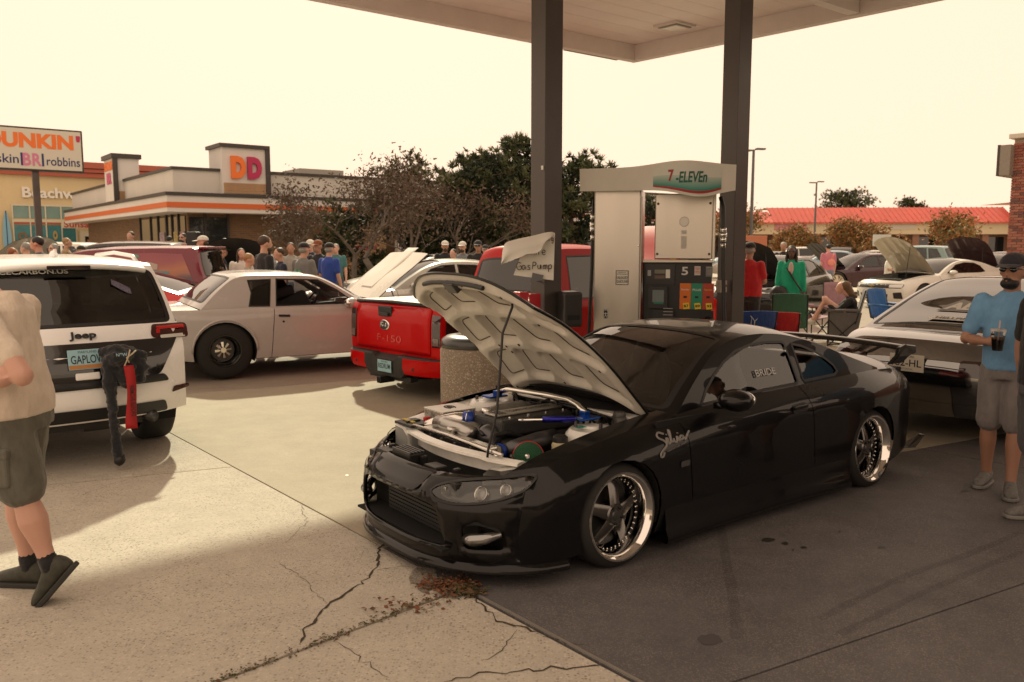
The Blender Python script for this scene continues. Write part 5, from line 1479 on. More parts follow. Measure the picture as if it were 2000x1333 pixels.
def gen_car(name, kind, label, pos, yaw, pm, scale=1.0, hood=0.0, glassm=None, style='five', group=None, cat='car', grid=0.11, step=0.09, wheels=True,
            inside=True, hood_from=0.0, hood_in=None, rimmat=None, deck=True, sidew=None, cabin_kw=None, hoodmat=None, mirrors=True, lamps=True, S=None, wy=None, rtyre=None, rrim=None):
    S = S or SPECS[kind]
    root = thing(name, label, cat, (pos[0], pos[1], pos[2] if len(pos) > 2 else 0.0), yaw, group, scale)
    c = Car(root, S, pm, glassm or MGLASS, step=step); w = c.w
    if S.get('cuts'): c.sides(S['cuts'], S['names'], grid=grid, gap=0.008)
    ih, ic, idk, it = w[S['hood']], w[S['cowl']], w[S['deck']], w[S['tail']]
    c.strip('front_bumper', c.line, 0, ih, pm, c.side, ng=15)
    if not hood:
        c.strip('bonnet', c.line, ih, ic, hoodmat or pm, c.side, ng=15)
    else:
        HWd = 0.84; ih0 = ih; ih = ih + (ic - ih)*hood_from
        if hood_from: c.strip('header_panel', c.line, ih0, ih, pm, c.side, ng=13)
        c.strip('wing_top', c.line, ih, ic, pm, c.side, -1,-HWd, 3); c.strip('wing_top', c.line, ih, ic, pm, c.side, HWd, 1,3)
        q = c.line[ic]; piv = Vector((q[0] * 0.5 + q[2] * 0.5,0, q[3] - 0.02))
        RTm = Matrix.Translation(piv) @ Matrix.Rotation(hood, 4, 'Y') @ Matrix.Translation(-piv)
        f = lambda a, g: RTm @ c.strip_pt(c.line, ih + (ic - ih)*a, g * HWd, c.side)
        us = [i / 10 for i in range(11)]; gs = [-1 + 2*j / 12 for j in range(13)]
        vs, ns, fs = grid_surf(f, us, gs)
        bn = mesh_obj('bonnet', vs, fs, hoodmat or pm, root, smooth=True)
        def fu(a, g):
            e = min(1, min(a, 1 - a)*12,(1 - abs(g))*9)
            rib = min(abs(abs(g) - 0.45), abs(g), abs(a - 0.5)*1.5); k = max(0, min(1,(0.10 - rib)/0.05))
            return RTm @ (c.strip_pt(c.line, ih + (ic - ih)*a, g * HWd, c.side) + Vector((0,0,-0.012 - (0.012 + 0.022*k)*e)))
        us = [i / 24 for i in range(25)]; gs = [-1 + 2*j / 30 for j in range(31)]
        vs, ns, fs = grid_surf(fu, us, gs)
        mesh_obj('bonnet_frame', vs, [tuple(reversed(f_)) for f_ in fs], hood_in or BLK, bn, smooth=True)
        # what lies under it
        mb = MB(); x0, x1 = c._lerp(c.line, ih)[0] + 0.10, q[0] - 0.05; z1 = c.zt(0.0) - 0.16
        hw = c.side(0, c.zt(0))*HWd
        mb.box(((x0 + x1)/2,0, z1 - 0.20),(x1 - x0,2*hw, 0.3)); mb.build('bay_floor', BLK, root)
        mb = MB(); mb.box((x0 + 0.55,0, z1 + 0.02),(0.62,0.5,0.16)); mb.build('engine', STEEL, root, bevel=0.04)
        mb = MB(); mb.box((x0 + 0.06,0, z1 + 0.06),(0.12,2*hw, 0.10)); mb.build('radiator_support', BLK, root, bevel=0.01)
        mb = MB(); mb.tube([RTm @ (c.strip_pt(c.line, ih + (ic - ih)*0.25,-0.6, c.side) - Vector((0,0,0.03))),(x0 + 0.1,-hw * 0.8, z1 + 0.1)],0.009,6); mb.build('prop_rod', BLK, root)
    if deck: c.strip('boot_lid', c.line, idk, it, pm, c.side, ng=13)
    c.strip('rear_bumper', c.line, it, len(c.line) - 1, pm, c.side, ng=15)
    kw = dict(grid=grid); kw.update(cabin_kw or {})
    c.cabin(S['gE'], S['gC'], S['roof'][0], S['roof'][1], S['windows'], win_mats=sidew, **kw)
    c.underpan()
    if inside and S.get('seats'): c.cabin_inside(*S['seats'], zf=S['zb'] + 0.1)
    if mirrors:
        xm = S['windows'][0][0][0] + 0.08; c.mirrors(xm, c.zt(xm) + 0.06)
    if wheels:
        rt = S['rt']; rr = rt * 0.70
        for x in (0, S['wb']):
            for sg in (-1,1):
                R2 = rt if (x == 0 or not rtyre) else rtyre
                wheel(root, x, sg * (c.side(x, rt + 0.15) - 0.012 if wy is None else wy), R2, rrim if (rrim and x) else (R2*0.70),0.22 if not (rtyre and x) else 0.30, style, rimmat=rimmat)
    return root, c
def lamps_basic(c, zf=0.66, zr=0.85, w0=0.45, w1=0.8, grille=True, h=0.12, lampm=None):
    c.front('headlamp', rounded([(-w1, zf),(-w0, zf - 0.02),(-w0, zf - 0.02 + h),(-w1, zf + h)],0.03), lampm or CLEAR, grid=0.08)
    if grille: c.front('grille', rounded([(-w0 + 0.04, zf - 0.16),(w0 - 0.04, zf - 0.16),(w0 - 0.04, zf + h * 0.6),(-w0 + 0.04, zf + h * 0.6)],0.04), BLK, mirror=False, grid=0.1)
    c.rear('tail_lamp', rounded([(-0.78, zr - 0.12),(-0.5, zr - 0.12),(-0.5, zr),(-0.76, zr)],0.03), RED_L, grid=0.08)

# ------------------------------------------------------------------ white SUV with its tail towards us
WP = paint('white', (0.86,0.86,0.86),0.3)
BP = paint('gloss_black', (0.006,0.006,0.007),0.15)
Xd = Vector((0.643,-0.766,0)); sc_ = 0.94
po = Vector((-3.27,6.28,0)) - Xd * 3.93*sc_
jeep, jc = gen_car('white_suv', 'suv', 'white sport utility vehicle with black rear glass, its tail towards the camera', po, math.atan2(Xd.y, Xd.x), WP, sc_, glassm=DGLASS, cat='suv',
                   grid=0.08, step=0.07, cabin_kw=dict(rw=(0.05,0.0,0.955), trim=0.012), rtyre=0.375, rrim=0.27, style='ten', rimmat=STEEL)
JS = (0.94,0.91,1.0); jeep.scale = JS
jy = lambda pts: [Vector(p) for p in pts]
# black lower half of the tailgate, plate recess, step pad, valance
jc.rear('tailgate_panel', rounded([(-0.62,0.71),(0.62,0.71),(0.80,0.97),(0.82,1.0),(-0.82,1.0),(-0.80,0.97)],0.05), mat('gloss_black_panel', (0.012,0.012,0.013),0.12, coat=1.0), mirror=False, grid=0.09)
jc.rear('step_pad', rounded([(-0.70,0.655),(0.70,0.655),(0.66,0.715),(-0.66,0.715)],0.03), BLK, mirror=False, off=0.012, grid=0.09, thick=0.01)
jc.rear('tail_lamp', rounded([(-0.93,0.985),(-0.60,1.0),(-0.575,1.03),(-0.60,1.105),(-0.93,1.10)],0.03), mat('smoked_red', (0.045,0.006,0.006),0.08, coat=1.0), off=0.008, grid=0.06)
for sg in (-1,1):
    a = [(0.905,1.062),(0.905,1.085),(0.64,1.088),(0.625,1.035),(0.66,1.035),(0.668,1.066)]
    jc.rear('lamp_strip', [(sg * p[0], p[1]) for p in (a if sg < 0 else reversed(a))], mat('lit_red', (0.45,0.01,0.012),0.2, coat=1.0), mirror=False, off=0.011, grid=0.05)
    b = rounded([(0.66,0.995),(0.90,0.992),(0.90,1.02),(0.66,1.02)],0.01)
    jc.rear('reverse_lamp', [(sg * p[0], p[1]) for p in (b if sg < 0 else reversed(b))], CLEAR, mirror=False, off=0.010, grid=0.05)
    c_ = rounded([(0.72,0.55),(0.90,0.575),(0.90,0.605),(0.74,0.60)],0.015)
    jc.rear('bumper_reflector', [(sg * p[0], p[1]) for p in (c_ if sg < 0 else reversed(c_))], mat('smoked_red', (0.045,0.006,0.006)), mirror=False, off=0.006, grid=0.05)
    for (y, z) in ((0.42,0.56),(0.74,0.64)):
        p = jc.FR()(sg * y, z); mb = MB(); mb.lathe([(0.014,-0.002),(0.016,0.004),(0.010,0.005),(0.0,0.004)],14, frame(p, (0,1,0),(0,0,1))); mb.build('parking_sensor', WP, jeep, smooth=True)
jc.rear('under_valance', rounded([(-0.70,0.40),(0.70,0.40),(0.66,0.50),(-0.66,0.50)],0.03), BLK, mirror=False, off=0.006)
# roof spoiler with brake lamp
mb = MB(); vs = []; fs = []
for j in range(17):
    y = -0.66 + 1.32*j / 16; k = (abs(y)/0.66) ** 2.5
    for (x, z) in ((3.30,1.645),(3.50,1.625),(3.585,1.605),(3.60,1.585),(3.56,1.565),(3.44,1.56)): vs.append((x - 0.10*k, y, z - 0.045*k))
for j in range(16):
    for i in range(5): fs.append((j * 6 + i, j * 6 + i + 1,(j + 1)*6 + i + 1,(j + 1)*6 + i))
sp = mesh_obj('roof_spoiler', vs, [tuple(f) for f in fs], WP, jeep, smooth=True)
mb = MB(); mb.box((3.598,0,1.578),(0.012,0.34,0.032)); mb.build('brake_lamp', mat('dark_lamp', (0.02,0.012,0.012),0.2, coat=1), sp, bevel=0.004)
mb = MB(); mb.sphere((3.05,0.0,1.66),(0.10,0.035,0.05),12,8); mb.box((3.12,0,1.69),(0.05,0.02,0.06)); mb.build('roof_aerial', WP, jeep, smooth=True)
for sg in (-1,1):
    mb = MB(); mb.tube([(1.7, sg * 0.66,1.60),(1.85, sg * 0.66,1.66),(2.5, sg * 0.66,1.685),(3.15, sg * 0.65,1.66),(3.28, sg * 0.65,1.61)],0.018,8); mb.build('roof_rail', WP, jeep, smooth=True)
FRj = jc.FR()
def jframe(y, z, off=0.012): return frame(FRj(y, z) + Vector((off, 0,0)),(0,1,0),(FRj(y, z + 0.02) - FRj(y, z - 0.02)))
text_obj('badge', 'Jeep', mat('black_badge', (0.012,0.012,0.02),0.25, coat=1.0), jeep, jframe(0.02,1.055,0.006),0.1, width=0.21, height=0.072, bold=0.03, depth=0.008)
PLB = mat('plate_blue', (0.30,0.52,0.60),0.4); PLI = mat('plate_ink', (0.01,0.012,0.02),0.5)
pl = plate(jeep, jframe(0.03,0.885,0.022),0.305,0.155, 'GAPLOW', PLB, PLI, 'MARYLAND', PLI, band=mat('plate_orange', (0.45,0.20,0.06),0.5))
mb = MB(); mb.box((0,0,0),(0.05,0.04,0.001)); mb.v = [tuple(jframe(-0.095,0.94,0.0275) @ Vector(v)) for v in mb.v]; mb.build('plate_sticker', mat('green_tab', (0.01,0.30,0.18),0.5), pl)
text_obj('sticker_digit', '7', LET, pl, jframe(-0.095,0.94,0.029),0.03, height=0.026, bold=0.02)
mb = MB(); mb.box((0,0,0),(0.19,0.055,0.02)); mb.v = [tuple(jframe(0.02,0.755,0.012) @ Vector(v)) for v in mb.v]; mb.build('tailgate_pull', WP, jeep, bevel=0.012)
# words on the rear glass
def rg(a, y):
    """point on the rear glass: a 0 top .. 1 bottom"""
    n = len(jc.gline) - 1; b = jc.gw[6]; t = b + (n - b)*a
    q = jc._lerp(jc.gline, t); return jc.strip_pt(jc.gline, t, y / jc.gy(q[0], q[1]), jc.gy)
Mg = frame(rg(0.18,-0.30) + Vector((0.006,0,0.006)),(0,1,0), rg(0.1,-0.30) - rg(0.3,-0.30))
text_obj('window_lettering', 'RACECARBON.US', LET, jeep, Mg, 0.05, width=0.62, height=0.042, bold=0.02)
Mg = frame(rg(0.42,0.42) + Vector((0.006,0,0.006)),(0,1,-0.25), rg(0.3,0.42) - rg(0.5,0.42))
o = mesh_obj('window_sticker', [Mg @ Vector(p) for p in ((-0.09,0.04,0),(-0.085,-0.01,0),(0.06,-0.06,0),(0.09,-0.055,0),(0.075,-0.005,0),(0.0,0.02,0))],[(0,1,2,3,4,5)], mat('violet_sticker', (0.12,0.11,0.16),0.5, noise=0.8, nscale=90), jeep)
# hitch gear and exhaust
for sg in (-1,1): mb = MB(); mb.tube([(3.55, sg * 0.55,0.36),(3.86, sg * 0.55,0.37)],0.05,14); mb.build('exhaust_pipe', STEEL, jeep, smooth=True)
mb = MB(); mb.box((3.66,0,0.34),(0.12,1.0,0.07)); mb.box((3.4,0.2,0.30),(0.3,0.3,0.10)); mb.tube([(3.4,-0.4,0.30),(3.1,0.4,0.31)],0.04,8); mb.build('rear_subframe', BLK, jeep)
mb = MB(); mb.box((3.80,0.52,0.425),(0.03,0.26,0.03)); mb.build('tow_bracket', mat('raw_steel', (0.4,0.38,0.34),0.4,0.8), jeep)
# black cloth mascot hanging on the tail with a red ribbon tag
CLO = mat('black_cloth', (0.010,0.011,0.016),0.9, sheen=0.3, noise=0.3, nscale=20)
bag = thing('hanging_jacket', 'black jacket bundled on the white SUV tailgate with a red ribbon', 'jacket', (0,0,0)); 
MJ = Matrix.LocRotScale(po, Matrix.Rotation(math.atan2(Xd.y, Xd.x),3, 'Z').to_euler(), Vector(JS))
def JW(x, y, z): return MJ @ Vector((x, y, z))
bag.location = JW(4.0,0.22,0.0)
def jl(x, y, z): return JW(x, y, z) - bag.location
mb = MB()
mb.sphere(jl(4.03,0.255,0.895),(0.11,0.15,0.075),18,12); mb.sphere(jl(4.03,0.31,0.78),(0.08,0.12,0.13),16,10); mb.tube([jl(4.05,0.12,0.90), jl(4.09,0.27,0.945), jl(4.05,0.45,0.90), jl(4.03,0.47,0.84)],[0.02,0.035,0.025,0.015],8)
mb.tube([jl(4.05,0.17,0.90), jl(4.06,0.15,0.72), jl(4.06,0.17,0.52), jl(4.05,0.18,0.30), jl(4.04,0.19,0.16), jl(4.03,0.205,0.10)],[0.055,0.05,0.036,0.030,0.036,0.028],12)
mb.tube([jl(4.05,0.36,0.90), jl(4.06,0.42,0.80), jl(4.05,0.40,0.68)],[0.04,0.05,0.03],10)
mb.tube([jl(4.0,0.10,0.935), jl(4.08,0.22,0.955), jl(4.03,0.36,0.94)],[0.03,0.05,0.025],8)
jb = mb.build('cloth_bundle', CLO, bag, smooth=True)
md = jb.modifiers.new('r', 'REMESH'); md.mode = 'VOXEL'; md.voxel_size = 0.011; md.use_smooth_shade = True
tx = bpy.data.textures.new('cloth_folds', 'CLOUDS'); tx.noise_scale = 0.05
md = jb.modifiers.new('d', 'DISPLACE'); md.texture = tx; md.strength = 0.045; md.mid_level = 0.5
mb = MB(); mb.tube([jl(4.035,0.205,0.125), jl(4.03,0.21,0.075), jl(4.03,0.225,0.055)],[0.04,0.044,0.03],10); mb.build('shoe_end', BLK, bag, smooth=True)
vs = []; K = 12
for i in range(K + 1):
    f = i / K; z = 0.84 - 0.50*f; y = 0.285 + 0.012*math.sin(f * 5) + 0.02*f
    for s_ in (-1,1): vs.append(jl(4.155 - 0.03*f + s_ * 0.015*math.cos(f * 6), y + s_ * (0.036 + 0.010*f), z))
rb = mesh_obj('red_ribbon', vs, [(2*i, 2*i + 1,2*i + 3,2*i + 2) for i in range(K)], mat('red_ribbon', (0.38,0.008,0.012),0.6), bag, smooth=True)
rb.modifiers.new('s', 'SOLIDIFY').thickness = 0.004
Mr = frame(jl(4.160,0.305,0.56), jl(0,0.01,-1) - jl(0,0,0), jl(0,1,0) - jl(0,0,0))
text_obj('ribbon_words', 'REMOVE BEFORE', mat('ribbon_ink', (0.06,0.01,0.012),0.6), bag, Mr, 0.03, width=0.24, height=0.035, bold=0.02)
mb = MB()
mb.tube([jl(4.16,0.29,0.86), jl(4.17,0.27,0.90), jl(4.17,0.32,0.93), jl(4.16,0.35,0.95)],0.006,6); mb.tube([jl(4.17,0.25,0.84), jl(4.175,0.28,0.90), jl(4.17,0.30,0.96)],0.005,6)
mb.build('cord', mat('beige_cord', (0.5,0.42,0.3),0.8), bag, smooth=True)
text_obj('cap_mark', 'NEW', mat('pale_blue_print', (0.30,0.45,0.52),0.6), bag, frame(jl(4.165,0.235,0.925), jl(0,1,0) - jl(0,0,0), jl(-0.5,0,1) - jl(0,0,0)),0.03, width=0.08, height=0.028, bold=0.02)

# ------------------------------------------------------------------ pale grey muscle coupe, bonnet up
BUICK = paint('warm_grey', (0.50,0.47,0.46),0.25)
fwd = Vector((0.866,0.5,0)).normalized(); Xb = -fwd
sb = 1.02
rearax = Vector((-3.79,10.85,0)) + Vector((-0.5,0.866,0))*0.86
pb = rearax + fwd * 2.745*sb
buick, bc = gen_car('muscle_coupe', 'gbody', 'pale grey square-cut eighties coupe with bonnet raised and black drag wheels', pb, math.atan2(Xb.y, Xb.x), BUICK, sb, hood=R(42), hood_from=0.30, glassm=WGLASS,
                    grid=0.09, step=0.07, style='drag', rimmat=mat('drag_rim', (0.02,0.02,0.02),0.25,0.6, coat=0.5), rtyre=0.365, rrim=0.20, hoodmat=paint('cream', (0.66,0.63,0.55),0.3), sidew={0: None, 1: MGLASS}, wy=0.90)
lamps_basic(bc, 0.58,0.80,0.5,0.82)
bc.handle(1.98,0.79, BLK, 0.15)
for sg in (-1,1):
    y = bc.side(1.9,0.70)
    mb = MB(); mb.lathe([(0.0,0.006),(0.014,0.005),(0.016,0)],12, Matrix.Translation((1.99, sg * y, 0.715)) @ Matrix.Rotation(sg * -PI / 2,4, 'X')); mb.build('door_lock', BLK, buick)
    pts = [(2.745 - (0.405)*math.cos(t),0.365 + 0.405*math.sin(t)) for t in [PI * j / 18 for j in range(19)]]
    mb = MB(); mb.tube([(x, sg * (bc.side(x, z) + 0.006), z) for x, z in pts],0.016,6); mb.build('arch_lip', BUICK, buick, smooth=True)
for me_ in [o for o in buick.children if o.name.startswith('wheel')]:
    pass
mb = MB(); mb.box((1.4,0,0.24),(1.9,1.3,0.06)); mb.tube([(0.3,-0.5,0.2),(3.2,-0.5,0.22)],0.035,8); mb.build('exhaust_line', STEEL, buick)
SPO = mat('spoke_silver', (0.75,0.70,0.66),0.15,1.0)
for e in [o for o in buick.children if o.name.startswith('wheel') and o.type == 'EMPTY']:
    for ch in e.children:
        if ch.name.startswith('spokes'): ch.data.materials[0] = SPO
# scoop bulge on the raised bonnet
bnt = [o for o in buick.children if o.name.startswith('bonnet')][0]
q = bc.line[bc.w[5]]; piv = Vector((q[0] * 0.5 + q[2] * 0.5,0, q[3] - 0.02)); RTb = Matrix.Translation(piv) @ Matrix.Rotation(R(42),4, 'Y') @ Matrix.Translation(-piv)
mb = MB(); vs = [(-0.55,-0.20,0.84),(-0.55,0.20,0.84),(0.45,0.26,0.905),(0.45,-0.26,0.905),(-0.45,-0.15,0.862),(-0.45,0.15,0.862),(0.40,0.20,0.93),(0.40,-0.20,0.93)]
mb.add([RTb @ Vector(v) for v in vs],[(0,1,5,4),(1,2,6,5),(2,3,7,6),(3,0,4,7),(4,5,6,7)]); mb.build('bonnet_scoop', MATS['paint_cream'], bnt)

# ------------------------------------------------------------------ red pickup
REDP = mat('paint_red', (0.50,0.001,0.002),0.3, coat=0.16, spec=0.12)
ft = Vector((0.73,0.68,0)).normalized(); Xt = -ft; st = 0.92
pt = Vector((-1.42,9.62,0)) - Xt * 5.14*st
truck, tc_ = gen_car('pickup_truck', 'pickup', 'bright red pickup truck parked behind the concrete litter bin, tailgate shut', (pt.x, pt.y, -0.03), math.atan2(Xt.y, Xt.x), REDP, st, glassm=DGLASS, cat='truck', grid=0.10, step=0.08, deck=False, hood=R(48), hood_in=REDP, style='ten', rimmat=STEEL)
mb = MB(); mb.box((4.06,0,1.205),(1.94,1.86,0.03)); tn = mb.build('bed_cover', mat('white_cover', (0.70,0.66,0.56),0.5), truck, bevel=0.01)
for k in range(6): box('cover_rib', (3.2 + 0.31*k, 0,1.223),(0.05,1.8,0.006), MATS['white_cover'], truck)
mb = MB(); mb.tube([(5.055,-0.86,1.205),(5.09,0,1.225),(5.055,0.86,1.205)],0.026,6); mb.build('tailgate_cap', BLK, truck, smooth=True)
tc_.rear('tailgate', rounded([(-0.80,0.61),(0.80,0.61),(0.80,1.165),(-0.80,1.165)],0.03), REDP, mirror=False, off=0.012, grid=0.1, thick=0.012)
FT_ = tc_.FR()
def tframe(y, z, off=0.015): return frame(FT_(y, z) + Vector((off, 0,0)),(0,1,0),(0,0,1))
mb = MB(); mb.box((0,0,0),(0.30,0.13,0.03)); mb.v = [tuple(tframe(-0.12,1.105,0.015) @ Vector(v)) for v in mb.v]; hd = mb.build('tailgate_handle', BLK, truck, bevel=0.015)
mb = MB(); mb.box((0,0,0),(0.20,0.05,0.02)); mb.v = [tuple(tframe(-0.12,1.065,0.035) @ Vector(v)) for v in mb.v]; mb.build('handle_grip', mat('grip', (0.03,0.03,0.03),0.6), hd, bevel=0.008)
mb = MB(); mb.lathe([(0.0,0.012),(0.9,0.010),(1.0,0.0)],32, tframe(-0.12,0.93,0.015) @ Matrix.Diagonal((0.105,0.068,1,1))); ov = mb.build('oval_badge', CHR, truck, smooth=True)
mb = MB(); mb.lathe([(0.0,0.014),(0.88,0.013)],32, tframe(-0.12,0.93,0.016) @ Matrix.Diagonal((0.105,0.068,1,1))); mb.build('badge_field', mat('badge_navy', (0.012,0.016,0.03),0.3, coat=1), ov, smooth=True)
script = [[(-0.62,0.1),(-0.5,0.3),(-0.2,0.32),(0.0,0.25)],[(-0.42,0.3),(-0.52,-0.1),(-0.66,-0.3)],[(-0.56,0.0),(-0.3,0.02)],[(-0.2,0.0),(-0.28,-0.14),(-0.16,-0.18),(-0.12,-0.02),(-0.2,0.0)],[(-0.02,0.0),(0.0,-0.16),(0.02,-0.05),(0.14,0.0)],[(0.38,0.0),(0.26,-0.1),(0.34,-0.18),(0.44,-0.05),(0.52,0.28)],[(0.44,-0.05),(0.46,-0.17),(0.58,-0.1)]]
stroke_obj('badge_script', [[(p[0] * 0.11, p[1] * 0.11) for p in s_] for s_ in script],0.004, CHR, ov, tframe(-0.12,0.93,0.032))
text_obj('embossed_name', 'F-150', mat('red_emboss', (0.62,0.05,0.045),0.18, coat=1.0), truck, tframe(-0.02,0.765,0.0145),0.12, width=0.52, height=0.085, depth=0.004, bold=-0.012)
tc_.rear('tail_lamp', rounded([(-0.965,0.72),(-0.825,0.72),(-0.825,1.11),(-0.97,1.10)],0.02), mat('smoked_red2', (0.035,0.006,0.006),0.1, coat=1), off=0.01, grid=0.08)
tc_.rear('lamp_clear_part', rounded([(-0.94,0.74),(-0.85,0.74),(-0.85,0.83),(-0.94,0.83)],0.01), mat('clear_dark', (0.16,0.10,0.09),0.15, coat=1), off=0.013, grid=0.08)
for sg in (-1,1): tc_.flank('tail_lamp_side', rounded([(4.80,0.72),(5.04,0.72),(5.02,1.10),(4.88,1.10)],0.02), MATS['smoked_red2'], off=0.006, grid=0.1, both=True) if sg < 0 else None
# rear bumper: black step with red corners, plate, tow bar
vs = []; fs = []
prof = [(0.0,0.58),(0.13,0.58),(0.16,0.56),(0.165,0.44),(0.13,0.36),(0.0,0.36)]
ys = [-0.98 + 1.96*j / 28 for j in range(29)]
def bprof(y):
    k = (abs(y)/0.98) ** 6*0.16; dip = 0.05 if abs(y) < 0.34 else 0.0; low = -0.06 if abs(y) < 0.42 else 0.0
    return [(5.10 + a - k - (0.03 if (abs(y) < 0.30 and a > 0.14) else 0), y, z - (0.07 if (abs(y) < 0.26 and z > 0.54 and a > 0.1) else 0) + (low if z < 0.4 else 0)) for a, z in prof]
idx = []
for y in ys: vs += bprof(y)
for i in range(28):
    for j in range(5):
        fs.append((i * 6 + j, i * 6 + j + 1,(i + 1)*6 + j + 1,(i + 1)*6 + j)); ym = abs(ys[i] + ys[i + 1])/2
        idx.append(1 if (ym > 0.45 and j in (2,3)) else 0)
bm_ = mesh_obj('step_bumper', vs, fs, [mat('step_plastic', (0.022,0.021,0.020),0.6, bump=0.2, bscale=200), REDP], truck, idx=idx); bm_.data.shade_smooth(); bm_.data.set_sharp_from_angle(angle=R(30))
plate(truck, frame((5.252,0.02,0.425),(0,1,0),(0,0,1)),0.30,0.15, 'REDRUM', PLB, PLI, 'MARYLAND', PLI)
for sg in (-1,1):
    mb = MB(); mb.lathe([(0,0.006),(0.016,0.005),(0.02,0)],12, frame((5.255, sg * 0.62,0.44),(0,1,0),(0,0,1))); mb.build('bumper_sensor', BLK, truck)
mb = MB(); mb.box((5.22,0,0.255),(0.22,0.085,0.085)); mb.box((5.10,0,0.28),(0.12,0.9,0.07)); tb = mb.build('tow_receiver', BLK, truck, bevel=0.008)
mb = MB(); mb.box((5.331,0,0.255),(0.004,0.06,0.06)); mb.build('receiver_hole', DRK, tb)
# ------------------------------------------------------------------ fuel dispenser
STN = mat('stainless', (0.56,0.52,0.46),0.30,1.0, noise=0.06, nscale=2, rvar=0.08, stretch=(1,1,0.15))
PB = mat('pump_black', (0.014,0.014,0.015),0.42)
PAPER = mat('white_paper', (0.72,0.70,0.64),0.7)
pc = at(1160,560,8.95)
pump = thing('fuel_dispenser', 'stainless steel fuel dispenser number five with white topper between two brown columns', 'fuel pump', (pc.x, pc.y, 0), R(-13))
# local: x along the face, -y towards the camera
PW = 1.30
box('island_base', (0.65,0.28,0.07),(1.9,1.0,0.14), mat('island_concrete', (0.34,0.32,0.28),0.85, noise=0.2), pump, 0.02)
tw = box('tower_panel', (0.245,0.27,1.24),(0.49,0.62,2.20), STN, pump, 0.012)
box('tower_side_strip', (0.497,-0.02,1.20),(0.012,0.04,2.12), mat('steel_trim', (0.4,0.37,0.33),0.4,0.9), pump)
cab = box('cabinet', (0.875,0.32,0.86),(0.72,0.50,1.44), PB, pump, 0.012)
box('cabinet_trim', (0.885,0.06,1.585),(0.75,0.05,0.03), STN, pump, 0.006)
up = box('upper_panel', (0.93,0.34,1.95),(0.60,0.44,0.69), STN, pump, 0.010)
box('upper_panel_side', (1.245,0.34,1.95),(0.03,0.42,0.70), STN, pump, 0.006)
for (x, z) in ((0.66,1.66),(0.66,2.19),(1.2,1.66),(1.2,2.19)):
    mb = MB(); mb.lathe([(0,0.008),(0.012,0.007),(0.014,0)],10, frame((x, 0.118, z),(1,0,0),(0,0,1))); mb.build('panel_lock', mat('rusty_screw', (0.10,0.06,0.035),0.7), up)
    up.children[-1].location -= up.location
for o in up.children: pass
def pf(x, z, y=-0.045): return frame((x, y, z),(1,0,0),(0,0,1))
def flat(name, x, z, w_, h_, m, y, parent=pump, t=0.004, r=0.0):
    mb = MB(); mb.box((0,0,0),(w_, h_, t)); M = pf(x, z, y)
    if r: M = M @ Matrix.Rotation(r, 4, 'Z')
    mb.v = [tuple(M @ Vector(v)) for v in mb.v]; return mb.build(name, m, parent)
INK = mat('black_ink', (0.01,0.01,0.01),0.6)
def label(x, z, w_, h_, y, lines, base=PAPER, ink=INK, border=True, name='notice_label', r=0.0):
    o = flat(name, x, z, w_, h_, base, y, r=r)
    if border:
        for (dx, dz, a, b) in ((0, h_ / 2 - 0.004, w_, 0.006),(0,-h_ / 2 + 0.004, w_, 0.006),(w_ / 2 - 0.004,0,0.006, h_ - 0.016),(-w_ / 2 + 0.004,0,0.006, h_ - 0.016)):
            flat('label_border', x + dx, z + dz, a, b, ink, y - 0.003, o)
    for (txt, fz, fh, fw) in lines:
        text_obj('label_words', txt, ink, o, pf(x, z + fz * h_, y - 0.0035),0.02, width=fw * w_, height=fh * h_, bold=0.015)
    return o
YT = -0.0425
label(0.305,1.41,0.135,0.155, YT, [('FOR USE AS A', 0.36,0.07,0.6),('MOTOR FUEL ONLY', 0.24,0.07,0.8),('UNLEADED', 0.0,0.19,0.84),('GASOLINE', -0.26,0.19,0.84)])
label(0.135,1.02,0.055,0.11, YT, [('DANGER', 0.36,0.10,0.85)], mat('dark_label', (0.03,0.03,0.03),0.5), LET)
st_ = [[(0,0.3),(0,0.05),(-0.15,-0.35)],[(0,0.05),(0.15,-0.35)],[(-0.22,0.15),(0.22,0.2)]]
stroke_obj('label_figure', [[(p[0] * 0.09, p[1] * 0.09) for p in s_] for s_ in st_],0.004, LET, pump, pf(0.135,1.01, YT - 0.004))
mb = MB()
for (x, z) in ((0.40,0.80),(0.47,1.75)): mb.sphere((x, YT + 0.001, z),(0.012,0.003,0.012),8,5)
mb.build('dent', CHR, pump, smooth=True)
# upper panel gauge and slip
mb = MB(); mb.lathe([(0,0.004),(0.048,0.004),(0.052,0)],24, pf(0.935,2.00,0.118)); mb.build('round_plate', mat('pale_grey', (0.55,0.53,0.48),0.4,0.7), pump, auto=30)
for (z, h_) in ((1.89,0.04),(1.80,0.10),(1.735,0.035)): flat('slip', 0.935, z, 0.055, h_, mat('slip_grey', (0.55,0.53,0.48),0.5),0.117)
flat('orange_tape', 0.83,1.604,0.06,0.018, mat('orange_tape', (0.5,0.30,0.08),0.5),0.033)
